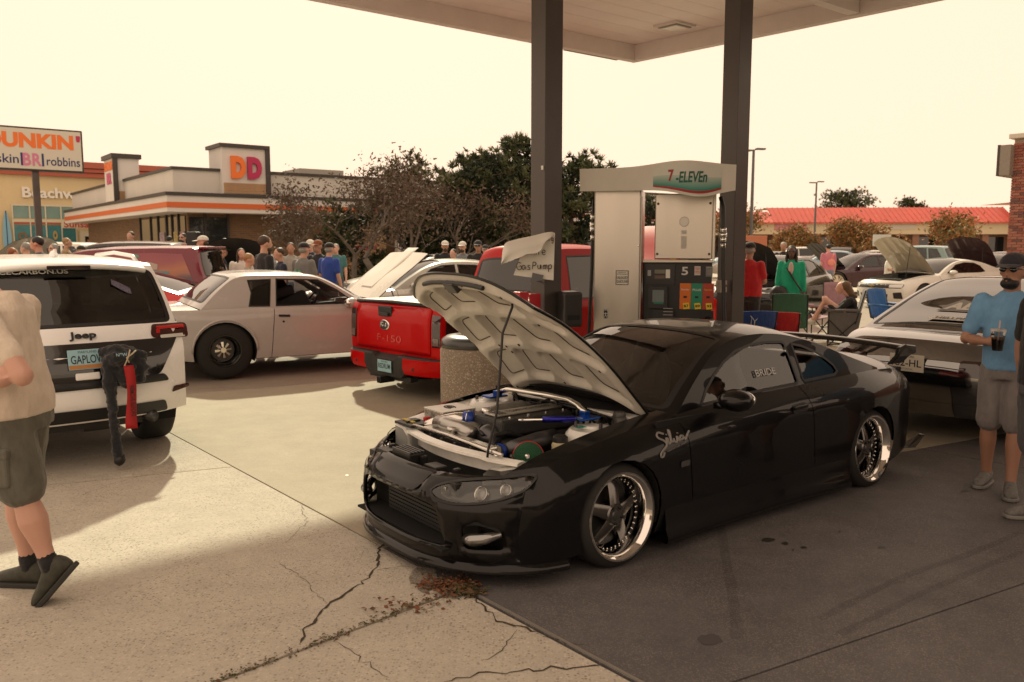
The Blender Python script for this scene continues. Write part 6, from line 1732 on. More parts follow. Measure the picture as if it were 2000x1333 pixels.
# fascia of the cabinet
YC = 0.0675
before = set(bpy.data.objects)
fa = flat('fascia_frame', 0.885,0.86,0.70,1.36, PB, YC, t=0.012)
text_obj('pump_number', '5', LET, pump, pf(0.955,1.45, YC - 0.008),0.1, height=0.115, bold=0.02)
label(1.085,1.455,0.062,0.125, YC - 0.008,[('Please', 0.3,0.13,0.7),('Pay', 0.12,0.13,0.5),('Before', -0.06,0.13,0.7),('Pumping', -0.24,0.13,0.8)], mat('pink_label', (0.60,0.50,0.46),0.6), mat('red_ink', (0.40,0.02,0.02),0.6), border=False)
lb = label(1.205,1.445,0.07,0.14, YC - 0.008,[('WARNING', 0.42,0.09,0.85)] + [('no smoking engine off', 0.25 - 0.13*k, 0.05,0.85) for k in range(5)], mat('warn_label', (0.16,0.16,0.16),0.6), LET, border=False)
# screen block
sb_ = flat('display_bezel', 0.70,1.40,0.30,0.28, mat('bezel', (0.020,0.020,0.021),0.3), YC - 0.012, t=0.02)
flat('display', 0.695,1.44,0.11,0.055, mat('lcd', (0.16,0.15,0.11),0.2), YC - 0.024); flat('display', 0.695,1.365,0.11,0.045, mat('lcd_brown', (0.13,0.085,0.06),0.2), YC - 0.024)
flat('price_strip', 0.78,1.41,0.045,0.12, PAPER, YC - 0.024); flat('small_note', 0.585,1.42,0.035,0.08, mat('grey_note', (0.32,0.33,0.34),0.6), YC - 0.024)
stroke_obj('loop_mark', [[(0.02*math.cos(t),0.022*math.sin(t)) for t in [0.6 + 5*j / 12 for j in range(13)]],[(-0.005,0),(0.02,0.005),(0.022,-0.012)]],0.003, LET, pump, pf(0.61,1.31, YC - 0.012))
tm = flat('card_terminal', 0.68,1.08,0.20,0.30, mat('terminal', (0.022,0.022,0.024),0.35), YC - 0.03, t=0.06)
flat('terminal_screen', 0.685,1.10,0.12,0.17, mat('screen_blue', (0.16,0.20,0.21),0.12, coat=1.0), YC - 0.064, tm); flat('screen_foot', 0.69,1.005,0.10,0.03, mat('screen_green', (0.02,0.16,0.11),0.3), YC - 0.064, tm)
kp = flat('keypad', 0.74,0.80,0.22,0.22, mat('terminal', (0.022,0.022,0.024),0.35), YC - 0.035, t=0.05)
for k in range(3): flat('card_slot', 0.79,0.93 - 0.045*k, 0.10,0.010, mat('slot_grey', (0.30,0.30,0.30),0.4), YC - 0.064, kp)
flat('receipt_slot', 0.70,0.66,0.16,0.035, mat('slot_steel', (0.20,0.19,0.18),0.3,0.8), YC - 0.02)
# three grades
for i, (cname, cc_, nm, num) in enumerate((('orange_grade', (0.62,0.15,0.015), 'Regular', '87'),('green_grade', (0.012,0.22,0.13), 'PLUS', '89'),('red_grade', (0.40,0.045,0.02), 'Supreme', '93'))):
    x = 0.965 + 0.118*i; gp = flat('grade_panel', x, 1.10,0.115,0.36, mat(cname, cc_, 0.35), YC - 0.009)
    text_obj('grade_name', nm, LET if i != 2 else mat('gold_ink', (0.6,0.35,0.05),0.5), gp, pf(x, 1.19, YC - 0.012),0.03, width=0.085, height=0.03, bold=0.02)
    flat('grade_button', x, 1.09,0.035,0.028, INK, YC - 0.014, gp)
    yb = flat('octane_tag', x + 0.012,0.965,0.062,0.085, mat('octane_yellow', (0.72,0.52,0.03),0.4), YC - 0.018, gp, t=0.012, r=0.12)
    text_obj('octane_number', num, INK, yb, pf(x + 0.012,0.965, YC - 0.0255) @ Matrix.Rotation(0.12,4, 'Z'),0.03, height=0.038, bold=0.03)
for k in range(4):
    flat('pictogram', 0.985 + 0.048*k, 0.76,0.03,0.035, mat('picto_grey', (0.20,0.20,0.20),0.5), YC - 0.009)
    flat('pictogram', 0.985 + 0.048*k, 0.70,0.022,0.025, LET if k % 2 == 0 else MATS['picto_grey'], YC - 0.009)
nz = MB(); nz.tube([(1.20, YC - 0.02,0.80),(1.21, YC - 0.08,0.76),(1.26, YC - 0.10,0.70),(1.31, YC - 0.08,0.66)],[0.03,0.035,0.035,0.02],10); nz.tube([(1.23, YC - 0.09,0.82),(1.30, YC - 0.12,0.74)],0.014,8)
nz.build('nozzle', BLK, pump, smooth=True)
flat('nozzle_boot', 1.19,0.76,0.14,0.28, mat('boot_black', (0.01,0.01,0.01),0.6), YC - 0.006, t=0.016)
for o in set(bpy.data.objects) - before:          # the face is squeezed towards its top edge
    if o.type == 'MESH' and not o.name.startswith('fascia_frame'):
        for v in o.data.vertices: v.co.z = 1.585 - (1.585 - v.co.z)*0.76
# topper: white fascia with a swelling right half
TW = mat('topper_white', (0.66,0.63,0.56),0.45, noise=0.05, nscale=3)
xs = [-0.14 + 1.58*i / 26 for i in range(27)]
def topz(x):
    f = (x + 0.14)/1.58
    t_ = 2.545 + 0.055*math.exp(-((f - 0.66)/0.24) ** 2)
    b_ = 2.315 - 0.075*math.exp(-((f - 0.78)/0.17) ** 2)
    return t_, b_
def topy(x):
    f = (x + 0.14)/1.58; return -0.15 - 0.10*math.exp(-((f - 0.72)/0.22) ** 2)
vs = []; fs = []
for x in xs:
    t_, b_ = topz(x); y_ = topy(x)
    for (y, z) in ((y_ - 0.03, t_),(y_, b_),(0.62, b_ + 0.05),(0.62, t_)): vs.append((x, y, z))
for i in range(26):
    for j in range(4): fs.append((i * 4 + j, i * 4 + (j + 1) % 4,(i + 1)*4 + (j + 1) % 4,(i + 1)*4 + j))
fs += [(3,2,1,0), tuple(26*4 + j for j in range(4))]
fs = [tuple(reversed(f)) for f in fs]
tp = mesh_obj('topper', vs, fs, TW, pump); tp.data.shade_smooth(); tp.data.set_sharp_from_angle(angle=R(35))
# coloured shop panel on the topper, with its name
def tf(x, z):
    t_, b_ = topz(x); k = (z - b_)/(t_ - b_); return Vector((x, topy(x) - 0.03*k, z))
gx0, gx1 = 0.62,1.30
def band(name, f0, f1, m, off=0.004):
    def lo(x):
        e = ((x - gx0)/(gx1 - gx0) - 0.5)*2; return topz(x)[1] + 0.018 + 0.012*abs(e) ** 3
    def hi(x):
        e = ((x - gx0)/(gx1 - gx0) - 0.5)*2; return topz(x)[0] - 0.018 - 0.02*abs(e) ** 3
    vs = []; n = 20
    for i in range(n + 1):
        x = gx0 + (gx1 - gx0)*i / n
        for f in (f0, f1): vs.append(tf(x, lo(x) + (hi(x) - lo(x))*f) + Vector((0,-off, 0)))
    return mesh_obj(name, vs, [(2*i, 2*i + 2,2*i + 3,2*i + 1) for i in range(n)], m, tp, smooth=True)
band('brand_field', 0.0,1.0, mat('brand_white', (0.62,0.62,0.56),0.4),0.003)
for k in range(8):
    a = k / 8; c0 = Vector((0.02,0.24,0.19)); c1 = Vector((0.50,0.56,0.50)); cc_ = c0.lerp(c1, a)
    band('green_fade', 0.12 + 0.055*k, 0.12 + 0.055*(k + 1), mat('green_fade_%d' % k, tuple(cc_),0.4),0.004)
band('red_stripe', 0.03,0.12, mat('brand_red', (0.34,0.02,0.025),0.4),0.004)
def brand_text(txt, x0, wid, z0, h_, m, **kw):
    vs, fs = text_mesh(txt, 0.1, **kw); w_ = max(v.x for v in vs) - min(v.x for v in vs); hh = max(v.y for v in vs) - min(v.y for v in vs)
    mesh_obj('brand_words', [tf(x0 + v.x * wid / w_, z0 + v.y * h_ / hh) + Vector((0,-0.008,0)) for v in vs], fs, m, tp)
brand_text('7', 0.80,0.055,2.455,0.115, MATS['brand_red'], bold=0.03); brand_text('-ELEVEn', 1.005,0.31,2.435,0.11, mat('brand_green', (0.008,0.10,0.075),0.4), bold=0.025, shear=0.15)
# hoses
mb = MB(); mb.tube([(1.30,0.10,2.25),(1.33,0.06,2.15),(1.335,0.04,1.95),(1.345,0.02,1.6),(1.36,0.0,1.2),(1.38,-0.02,0.8),(1.39,-0.03,0.45),(1.36,-0.05,0.30),(1.28,-0.08,0.30),(1.24,-0.10,0.5),(1.25,-0.1,0.68)],0.021,10); hs_ = mb.build('fuel_hose', BLK, pump, smooth=True)
mb = MB()
for z, r_ in ((1.93,0.032),(1.88,0.038),(1.83,0.030),(1.77,0.027)): mb.tube([(1.337,0.035, z),(1.338,0.034, z - 0.04)], r_, 12)
mb.build('breakaway', CHR, hs_, smooth=True)
mb = MB(); mb.tube([(-0.035,0.2,2.24),(-0.04,0.18,2.0),(-0.045,0.16,1.5),(-0.06,0.13,1.0),(-0.07,0.10,0.5),(-0.05,0.1,0.3)],0.02,10); hs2 = mb.build('fuel_hose', BLK, pump, smooth=True)
mb = MB()
for z, r_ in ((2.08,0.030),(2.0,0.036),(1.95,0.034),(1.86,0.028)): mb.tube([(-0.04,0.18, z),(-0.041,0.178, z - 0.045)], r_, 12)
mb.build('breakaway', CHR, hs2, smooth=True)

# ------------------------------------------------------------------ things on the columns
def on_col(colm, px, z, face):
    pass
# torn notice: hand written sheet with its top corner curled over
pa = at(1066,500,8.6)
note = thing('paper_notice', 'torn handwritten paper notice taped to the brown column, top curled over', 'notice', at(1030,500,8.38))
vs = []; fs = []
def nl(px, py, Y): return at(px, py, Y) - note.location
n = 16
q00, q10, q11, q01 = (1003,538),(1081,548),(1084,455),(1015,505)
for i in range(n + 1):
    for j in range(n + 1):
        a, b = i / n, j / n
        x = (q00[0] * (1 - a) + q10[0] * a)*(1 - b) + (q01[0] * (1 - a) + q11[0] * a)*b
        y = (q00[1] * (1 - a) + q10[1] * a)*(1 - b) + (q01[1] * (1 - a) + q11[1] * a)*b
        vs.append(nl(x, y, 8.37 + 0.05*math.sin(a * 3)*b + 0.012*math.sin(7*b + 4*a)))
fs = [(i * (n + 1) + j, (i + 1)*(n + 1) + j, (i + 1)*(n + 1) + j + 1, i * (n + 1) + j + 1) for i in range(n) for j in range(n)]
sh = mesh_obj('sheet', vs, fs, PAPER, note, smooth=True)
flap = [[(1084,455,8.40),(1072,453,8.33),(1058,460,8.28)],[(1050,462,8.38),(1020,468,8.27),(1012,470,8.24)],[(1000,470,8.36),(985,476,8.24),(984,482,8.22)],[(984,480,8.34),(979,500,8.22),(980,518,8.20)]]
# curled flap as a sheet between its fold line and free edge
fold = catmull([nl(1084,456,8.41), nl(1076,453,8.40), nl(1040,461,8.38), nl(1000,470,8.36), nl(985,478,8.33), nl(979,515,8.30)],0.02)
free = catmull([nl(1064,474,8.26), nl(1058,486,8.25), nl(1050,494,8.24), nl(1030,497,8.22), nl(1010,505,8.22), nl(979,517,8.29)],0.02)
m_ = 30; vs = []
def samp(L, f):
    t = f * (len(L) - 1); i = min(int(t), len(L) - 2); return L[i].lerp(L[i + 1], t - i)
for i in range(m_ + 1):
    a, b = samp(fold, i / m_), samp(free, i / m_)
    for j in range(7):
        f = j / 6; p = a.lerp(b, f) + Vector((0,-0.05*math.sin(PI * min(1, f * 1.2)),0.004*random.uniform(-1,1)*(1 if j == 6 else 0))); vs.append(p)
fs = [(i * 7 + j, (i + 1)*7 + j, (i + 1)*7 + j + 1, i * 7 + j + 1) for i in range(m_) for j in range(6)]
mesh_obj('curled_flap', vs, fs, PAPER, note, smooth=True)
def hand(strokes, x0, y0, sx, sy, Y=8.352):
    mb = MB()
    for s_ in strokes: mb.tube([nl(x0 + p[0] * sx, y0 - p[1] * sy, Y) for p in catmull([(q[0], q[1],0) for q in s_],0.12)],0.0042,5)
    return mb
LTR = {'G': [[(0.8,0.9),(0.3,1.0),(0.0,0.5),(0.3,0.0),(0.8,0.1),(0.8,0.5),(0.5,0.5)]], 'a': [[(0.6,0.5),(0.2,0.6),(0.0,0.25),(0.3,0.0),(0.6,0.4),(0.7,0.0)]], 's': [[(0.5,0.55),(0.2,0.6),(0.1,0.42),(0.45,0.25),(0.4,0.02),(0.0,0.05)]],
       'P': [[(0.0,0.0),(0.1,1.0)],[(0.1,1.0),(0.6,0.9),(0.5,0.55),(0.08,0.5)]], 'u': [[(0.0,0.6),(0.05,0.1),(0.4,0.1),(0.5,0.6),(0.55,0.0)]], 'm': [[(0.0,0.0),(0.05,0.6),(0.1,0.4),(0.3,0.6),(0.35,0.0),(0.38,0.45),(0.6,0.6),(0.7,0.0)]], 'p': [[(0.0,0.6),(0.0,-0.4)],[(0.0,0.5),(0.45,0.6),(0.45,0.1),(0.0,0.05)]],
       'i': [[(0.0,0.6),(0.03,0.0)],[(0.05,0.85),(0.06,0.88)]], 'n': [[(0.0,0.0),(0.0,0.6),(0.1,0.45),(0.35,0.6),(0.42,0.0)]], 'e': [[(0.05,0.3),(0.5,0.35),(0.3,0.62),(0.0,0.3),(0.25,0.0),(0.55,0.1)]], 'g': [[(0.45,0.5),(0.1,0.6),(0.05,0.15),(0.45,0.2),(0.48,0.6),(0.45,-0.4),(0.1,-0.35)]]}
def write(word, x, y, s_, name, m):
    mb = MB()
    for ch in word:
        mb2 = hand(LTR[ch], x, y, s_, s_ * 1.25); mb.add(mb2.v, mb2.f); x += s_ * (0.35 if ch == 'i' else 0.95)
    mb.build(name, m, note)
PENI = mat('marker_ink', (0.05,0.03,0.02),0.6)
write('Gas', 1009,527,11, 'written_word', PENI); write('Pumps', 1040,526,11, 'written_word', PENI); write('ine', 1043,498,12, 'written_word', PENI); write('ing', 1066,471,8, 'written_word', mat('marker_red', (0.14,0.03,0.02),0.6))
mb = MB(); mb.add([nl(1040,533,8.345), nl(1062,538,8.345), nl(1058,548,8.345), nl(1066,556,8.40), nl(1046,550,8.345), nl(1038,545,8.345)],[(0,1,2,4,5),(2,3,4)]); mb.build('duct_tape', mat('grey_tape', (0.13,0.13,0.14),0.4), note)
# red first-aid style box and black towel holder on the column
rbx = thing('red_box', 'small open red plastic box fixed to the column under the notice', 'box', at(1036,590,8.42), UANG)
mb = MB(); mb.box((-0.10,-0.02,0.03),(0.10,0.02,0.15)); mb.box((-0.10,0.07,0.03),(0.10,0.02,0.15)); mb.box((-0.10,0.025,-0.045),(0.10,0.11,0.012)); mb.box((-0.15,0.025,0.03),(0.012,0.11,0.15)); mb.box((0.03,-0.035,0.0),(0.14,0.02,0.17))
mb.build('case', mat('red_case', (0.42,0.012,0.02),0.4), rbx, bevel=0.006)
mb = MB()
for k in range(5): mb.tube([(-0.13 + 0.018*k, 0.02,-0.03),(-0.12 + 0.018*k, 0.02,0.03 + 0.012*(k % 3))],0.011,7)
mb.build('contents', mat('tan_corks', (0.50,0.36,0.24),0.7), rbx)
tb2 = thing('towel_dispenser', 'black plastic windscreen towel dispenser beside the column', 'dispenser', at(1112,600,8.45), UANG * 0.5)
mb = MB(); mb.box((0,0,-0.02),(0.21,0.22,0.36)); mb.build('body', mat('dispenser_black', (0.02,0.019,0.018),0.4), tb2, bevel=0.03, seg=2)
mb = MB(); mb.box((0.0,-0.112,-0.10),(0.13,0.004,0.05)); mb.build('slot', DRK, tb2)
mb = MB(); mb.box((-0.02,0.13,-0.02),(0.08,0.08,0.2)); mb.build('bracket', STEEL, tb2)
swb = thing('switch_box', 'small beige electrical switch box on the far column', 'switch box', at(1409,560,9.76), UANG)
mb = MB(); mb.box((0,0,0),(0.12,0.07,0.14)); mb.build('case', mat('beige_box', (0.42,0.36,0.29),0.5), swb, bevel=0.006)
mb = MB(); mb.lathe([(0,0.03),(0.016,0.03),(0.018,0)],12, frame((0.0,-0.036,0.01),(1,0,0),(0,0,1))); mb.build('knob', BLK, swb)
stk = at(1059,328,8.44); o = box('paper_scrap', (0,0,0),(0.032,0.003,0.04), PAPER); o.location = stk; o.rotation_euler = (0,0, UANG - PI / 2); tag(o, 'scrap of white paper stuck high on the brown column', 'paper scrap')
# ------------------------------------------------------------------ litter bin
bin_ = thing('litter_bin', 'round exposed-aggregate concrete litter bin with black domed lid', 'litter bin', (*at(930,700,8.1)[:2],0))
AGG = ground_mat('bin_aggregate', (0.25,0.195,0.15),(0.31,0.25,0.19),1.0,62,0.1,0.6,0.9,0.9)
mb = MB(); mb.lathe([(0.30,0.0),(0.345,0.0),(0.352,0.02),(0.352,0.74),(0.34,0.765),(0.30,0.77)],56, None); mb.build('drum', AGG, bin_, auto=40)
mb = MB(); mb.lathe([(0.335,0.765),(0.348,0.775),(0.35,0.81),(0.335,0.845),(0.29,0.875),(0.20,0.89),(0.15,0.885),(0.135,0.86)],48, None); mb.build('lid', mat('lid_black', (0.035,0.034,0.034),0.3, coat=0.3), bin_, smooth=True)
mb = MB(); mb.lathe([(0.14,0.80),(0.138,0.885),(0.0,0.80)],32, None); mb.build('lid_opening', DRK, bin_)
# ------------------------------------------------------------------ coffee shop
def brick_mat(name, c1, c2, mortar, scale=1.0):
    m = bpy.data.materials.new(name); m.use_nodes = True
    N, L = m.node_tree.nodes, m.node_tree.links; b = N['Principled BSDF']; b.inputs['Roughness'].default_value = 0.85
    tc = N.new('ShaderNodeTexCoord'); sp = N.new('ShaderNodeSeparateXYZ'); L.new(tc.outputs['Object'], sp.inputs[0])
    ad = N.new('ShaderNodeMath'); ad.operation = 'ADD'; L.new(sp.outputs[0], ad.inputs[0]); L.new(sp.outputs[1], ad.inputs[1])
    cb = N.new('ShaderNodeCombineXYZ'); L.new(ad.outputs[0], cb.inputs[0]); L.new(sp.outputs[2], cb.inputs[1])
    br = N.new('ShaderNodeTexBrick'); L.new(cb.outputs[0], br.inputs['Vector'])
    br.inputs['Color1'].default_value = (*c1,1); br.inputs['Color2'].default_value = (*c2,1); br.inputs['Mortar'].default_value = (*mortar, 1)
    br.inputs['Scale'].default_value = scale; br.inputs['Brick Width'].default_value = 0.22; br.inputs['Row Height'].default_value = 0.076; br.inputs['Mortar Size'].default_value = 0.008
    L.new(br.outputs[0], b.inputs['Base Color']); MATS[name] = m
    return m
CREAM = mat('cream_stucco', (0.60,0.57,0.53),0.8, noise=0.06, nscale=0.6)
CREAM2 = mat('pale_stucco', (0.66,0.63,0.60),0.8, noise=0.05, nscale=0.6)
DTRIM = mat('dark_trim', (0.045,0.038,0.036),0.5)
ORNG = mat('orange_band', (0.62,0.13,0.03),0.5)
WOODP = mat('wood_panel', (0.36,0.22,0.12),0.6, noise=0.15, nscale=3)
BRK = brick_mat('tan_brick', (0.20,0.11,0.055),(0.14,0.075,0.04),(0.22,0.17,0.12))
GLS = mat('shop_glass', (0.02,0.022,0.025),0.08, coat=1.0)
Kp = at(330,480,31.0)
shop = thing('coffee_shop', 'low coffee shop with orange band, brick walls and DD signs', 'building', (Kp.x, Kp.y, 0), UANG)
def sb3(name, x0, x1, y0, y1, z0, z1, m, parent=shop, bevel=0.0):
    return box(name, ((x0 + x1)/2,(y0 + y1)/2,(z0 + z1)/2),(x1 - x0, y1 - y0, z1 - z0), m, parent, bevel)
sb3('wall', 1.0,30,1.0,20,0,3.02, BRK)
sb3('overhang', 0,31,0,21,3.0,3.60, CREAM2); sb3('orange_stripe', -0.02,31,-0.02,21,3.16,3.36, ORNG); sb3('roof_edge', -0.05,31.05,-0.05,21,3.60,3.73, DTRIM)
sb3('parapet', 0.35,30.5,0.35,20.5,3.73,4.58, CREAM); sb3('parapet_cap', 0.28,30.6,0.28,20.6,4.58,4.69, DTRIM)
# sign tower with the two big letters
tw_ = sb3('sign_tower', 2.1,3.87,0.05,1.6,3.74,5.50, CREAM2); sb3('tower_cap', 2.0,3.97,-0.05,1.7,5.50,5.64, DTRIM); sb3('tower_fin', 3.80,3.98,-0.02,1.55,3.74,5.50, DTRIM)
for k in range(4): sb3('wood_board', 2.14,3.78,0.02,0.05,3.76 + 0.10*k, 3.855 + 0.10*k, WOODP)
MAG = mat('magenta_sign', (0.45,0.015,0.09),0.4); ORS = mat('orange_sign', (0.80,0.17,0.02),0.4)
text_obj('sign_letter', 'D', ORS, shop, frame((2.70,-0.02,4.75),(1,0,0),(0,0,1)),1, width=0.56, height=0.86, bold=0.07, depth=0.06)
text_obj('sign_letter', 'D', MAG, shop, frame((3.34,-0.02,4.75),(1,0,0),(0,0,1)),1, width=0.56, height=0.86, bold=0.07, depth=0.06)
# second tower on the left face
sb3('sign_tower', -0.05,1.0,8.0,9.9,3.74,5.60, CREAM2); sb3('tower_cap', -0.15,1.1,7.9,10.0,5.60,5.80, DTRIM); sb3('tower_fin', -0.10,0.10,7.92,8.02,3.70,5.60, DTRIM)
for k in range(4): sb3('wood_board', 0.12,0.95,7.965,8.0,3.76 + 0.10*k, 3.855 + 0.10*k, WOODP)
text_obj('sign_word', "DUNKIN'", ORS, shop, frame((-0.07,8.95,5.30),(0,-1,0),(0,0,1)),1, width=1.6, height=0.40, bold=0.06, depth=0.01)
text_obj('sign_word', 'BR', mat('pink_sign', (0.55,0.10,0.22),0.5), shop, frame((-0.07,8.95,4.75),(0,-1,0),(0,0,1)),1, width=0.9, height=0.5, bold=0.05, depth=0.01)
# glazing at the corner, with posters; doors
for k, (y0, y1) in enumerate(((1.2,2.0),(2.1,2.9),(3.0,3.7),(4.0,5.0),(5.1,6.2),(6.4,8.0))):
    w_ = sb3('window', 0.95,1.0, y0, y1,0.3,2.9, GLS); sb3('mullion', 0.90,0.97, y1 - 0.02, y1 + 0.08,0.1,3.0, DTRIM)
    if k in (0,1,3): sb3('poster', 0.93,0.945, y0 + 0.1, y1 - 0.15,1.5,2.3, mat('poster_%d' % k, [(0.30,0.14,0.20),(0.35,0.26,0.08),(0,0,0),(0.30,0.22,0.26)][k],0.5, noise=0.6, nscale=8))
for k, (x0, x1) in enumerate(((1.05,1.6),(1.7,2.5))):
    sb3('window', x0, x1,0.95,1.0,0.2,2.85, GLS); sb3('mullion', x1, x1 + 0.08,0.9,0.99,0.1,3.0, DTRIM)
sb3('wood_screen', 7.5,9.3,0.4,0.98,0.0,2.55, WOODP)
for k in range(9): sb3('screen_slat', 7.5,9.3,0.37,0.398,0.05 + 0.28*k, 0.31 + 0.28*k, WOODP)
text_obj('screen_word', "DUNKIN'", MAG, shop, frame((8.35,0.365,1.65),(1,0,0),(0,0,1)),1, width=0.95, height=0.22, bold=0.04)
for k in range(4): sb3('window', 12 + 3.2*k, 14.4 + 3.2*k, 0.95,1.0,0.9,2.7, GLS)
sb3('roof_unit', 6.5,8.6,3.0,5.0,4.3,5.15, mat('roof_unit', (0.35,0.33,0.29),0.6))
sb3('yard_wall', 9.8,13,0.2,0.5,0,2.0, CREAM2)
mb = MB()
for k in range(5): mb.box((10.6 + 0.26*k, 0.0,0.8),(0.2,0.05,1.7))
mb.build('yard_gate', mat('grey_boards', (0.20,0.17,0.13),0.8), shop)

# ------------------------------------------------------------------ beach shop
q = at(100,480,50.0)
bs = thing('beachwear_shop', 'yellow stucco beachwear shop with red roof edge and tall windows', 'building', (q.x, q.y, 0), UANG)
YST = mat('yellow_stucco', (0.62,0.50,0.30),0.85, noise=0.08, nscale=0.4)
RTL = mat('red_parapet', (0.40,0.10,0.06),0.6)
sb3('wall', -14,9,0,12,0,5.85, YST, bs); sb3('red_roof_edge', -14.2,9.2,-0.25,12,5.85,6.10, RTL, bs); sb3('red_roof_edge', -14.3,9.3,-0.35,12,6.14,6.35, RTL, bs); sb3('red_roof_edge', -14.4,9.4,-0.45,12,6.39,6.75, RTL, bs)
MUL = mat('pale_mullion', (0.62,0.57,0.44),0.5); TEAL = mat('teal_glass', (0.06,0.22,0.25),0.2, coat=0.6, noise=0.5, nscale=0.7); TEAL2 = mat('pale_teal_glass', (0.18,0.30,0.28),0.2, coat=0.6, noise=0.2, nscale=0.5)
xs_ = [-1.9,-1.02,-0.2,0.62,1.4]
for k in range(4):
    sb3('window', xs_[k] + 0.03, xs_[k + 1] - 0.03,-0.03,0,3.35,4.05, TEAL2, bs); sb3('window', xs_[k] + 0.03, xs_[k + 1] - 0.03,-0.03,0,0.6,2.95, TEAL, bs)
for x in xs_: sb3('mullion', x - 0.035, x + 0.035,-0.08,-0.001,0.5,4.15, MUL, bs)
sb3('transom', -1.95,1.45,-0.07,-0.031,3.12,3.28, MUL, bs); sb3('transom', -1.95,1.45,-0.07,-0.031,4.06,4.16, MUL, bs); sb3('red_sill', -1.9,1.4,-0.06,-0.031,3.0,3.11, RTL, bs)
for k, (x, z, w_, h_, c_) in enumerate(((-1.45,2.3,0.5,0.5,(0.18,0.14,0.08)),(-0.6,2.2,0.3,0.7,(0.25,0.22,0.15)),(0.25,2.35,0.25,0.55,(0.45,0.33,0.12)))):
    mb = MB(); mb.lathe([(0.4,0.02),(0.9,0.03),(1.0,0.0)],16, frame((x, -0.04, z),(1,0,0),(0,0,1)) @ Matrix.Diagonal((w_ / 2, h_ / 2,1,1))); mb.build('window_display', mat('display_%d' % k, c_, 0.6), bs)
text_obj('sign_word', 'Beachwear', mat('white_letters', (0.75,0.72,0.66),0.4), bs, frame((0.65,-0.08,4.85),(1,0,0),(0,0,1)),1, width=4.0, height=0.62, bold=0.03, depth=0.06)
sb3('door_porch', 1.55,3.6,-0.6,-0.02,0.0,2.62, MUL, bs); sb3('porch_sign', 0.5,3.25,-0.75,-0.62,2.78,3.26, mat('sign_cream', (0.62,0.56,0.42),0.6), bs)
text_obj('porch_word', 'Sunsations', mat('red_letters', (0.42,0.04,0.03),0.5), bs, frame((1.88,-0.765,3.0),(1,0,0),(0,0,1)),1, width=2.5, height=0.36, bold=0.02)
for k in range(2):
    sb3('door', 1.75 + 0.9*k, 2.5 + 0.9*k, -0.65,-0.605,0.05,2.3, GLS, bs); sb3('door_poster', 1.85 + 0.9*k, 2.3 + 0.9*k, -0.665,-0.655,1.2,2.1, mat('door_poster_%d' % k, [(0.40,0.20,0.10),(0.30,0.33,0.30)][k],0.5, noise=0.6, nscale=3), bs)
sb3('window', 3.7,5.4,-0.03,0,0.6,2.95, TEAL, bs); sb3('mullion', 5.4,5.5,-0.08,0,0.4,4.1, MUL, bs)
sf = thing('surfboard', 'light blue surfboard with dark stripe standing against the yellow shop', 'surfboard', bs.matrix_basis @ Vector((-2.25,-0.15,0)), UANG)
vs = []; n = 18
prof = [(0.22*math.sin(PI * min(1, max(0.0, f)) ** 0.8) ** 0.7 + 0.001,0.9 + 2.9*f) for f in [i / n for i in range(n + 1)]]
mb = MB(); mb.prism([(r_, z) for r_, z in prof] + [(-r_, z) for r_, z in reversed(prof)],-0.03,0.03, Matrix.Rotation(PI / 2,4, 'X')); mb.build('board', mat('board_blue', (0.22,0.45,0.60),0.3), sf)
box('stripe', (0,-0.034,2.4),(0.05,0.006,2.7), mat('board_navy', (0.02,0.05,0.16),0.4), sf); box('stand', (0,0,0.5),(0.5,0.1,1.0), YST, sf)
# ------------------------------------------------------------------ pole sign
ps = at(78,480,23.0)
pole = thing('pole_sign', 'tall pole sign for the coffee and ice cream shop', 'sign', (ps.x, ps.y, 0), UANG)
mb = MB(); mb.box((0,0,2.0),(0.16,0.16,4.0)); mb.build('pole', mat('pole_brown', (0.085,0.065,0.06),0.6, noise=0.3, nscale=2), pole)
sg_ = box('sign_case', (-0.36,0,4.34),(3.1,0.30,1.16), DTRIM, pole, 0.02)
box('sign_face', (-0.36,-0.155,4.34),(3.0,0.012,1.06), mat('sign_white', (0.62,0.59,0.50),0.4), pole)
text_obj('sign_word', "DUNKIN", ORS, pole, frame((-0.10,-0.166,4.56),(1,0,0),(0,0,1)),1, width=2.1, height=0.40, bold=0.05)
text_obj('sign_mark', "'", MAG, pole, frame((1.07,-0.166,4.68),(1,0,0),(0,0,1)),1, height=0.17, bold=0.09)
NAVY = mat('navy_letters', (0.02,0.03,0.13),0.5); PNK = mat('pink_letters', (0.62,0.20,0.34),0.5)
text_obj('sign_word', 'baskin', NAVY, pole, frame((-0.80,-0.166,4.06),(1,0,0),(0,0,1)),1, width=0.82, height=0.24, bold=0.01)
text_obj('sign_word', 'robbins', NAVY, pole, frame((0.68,-0.166,4.04),(1,0,0),(0,0,1)),1, width=0.82, height=0.24, bold=0.01)
text_obj('sign_word', 'B', PNK, pole, frame((-0.20,-0.166,4.06),(1,0,0),(0,0,1)),1, width=0.2, height=0.34, bold=0.03); text_obj('sign_word', 'R', PNK, pole, frame((0.04,-0.166,4.06),(1,0,0),(0,0,1)),1, width=0.22, height=0.34, bold=0.03)
for x in (-0.32,0.18): box('sign_stroke', (x, -0.165,4.06),(0.05,0.004,0.34), NAVY, pole)

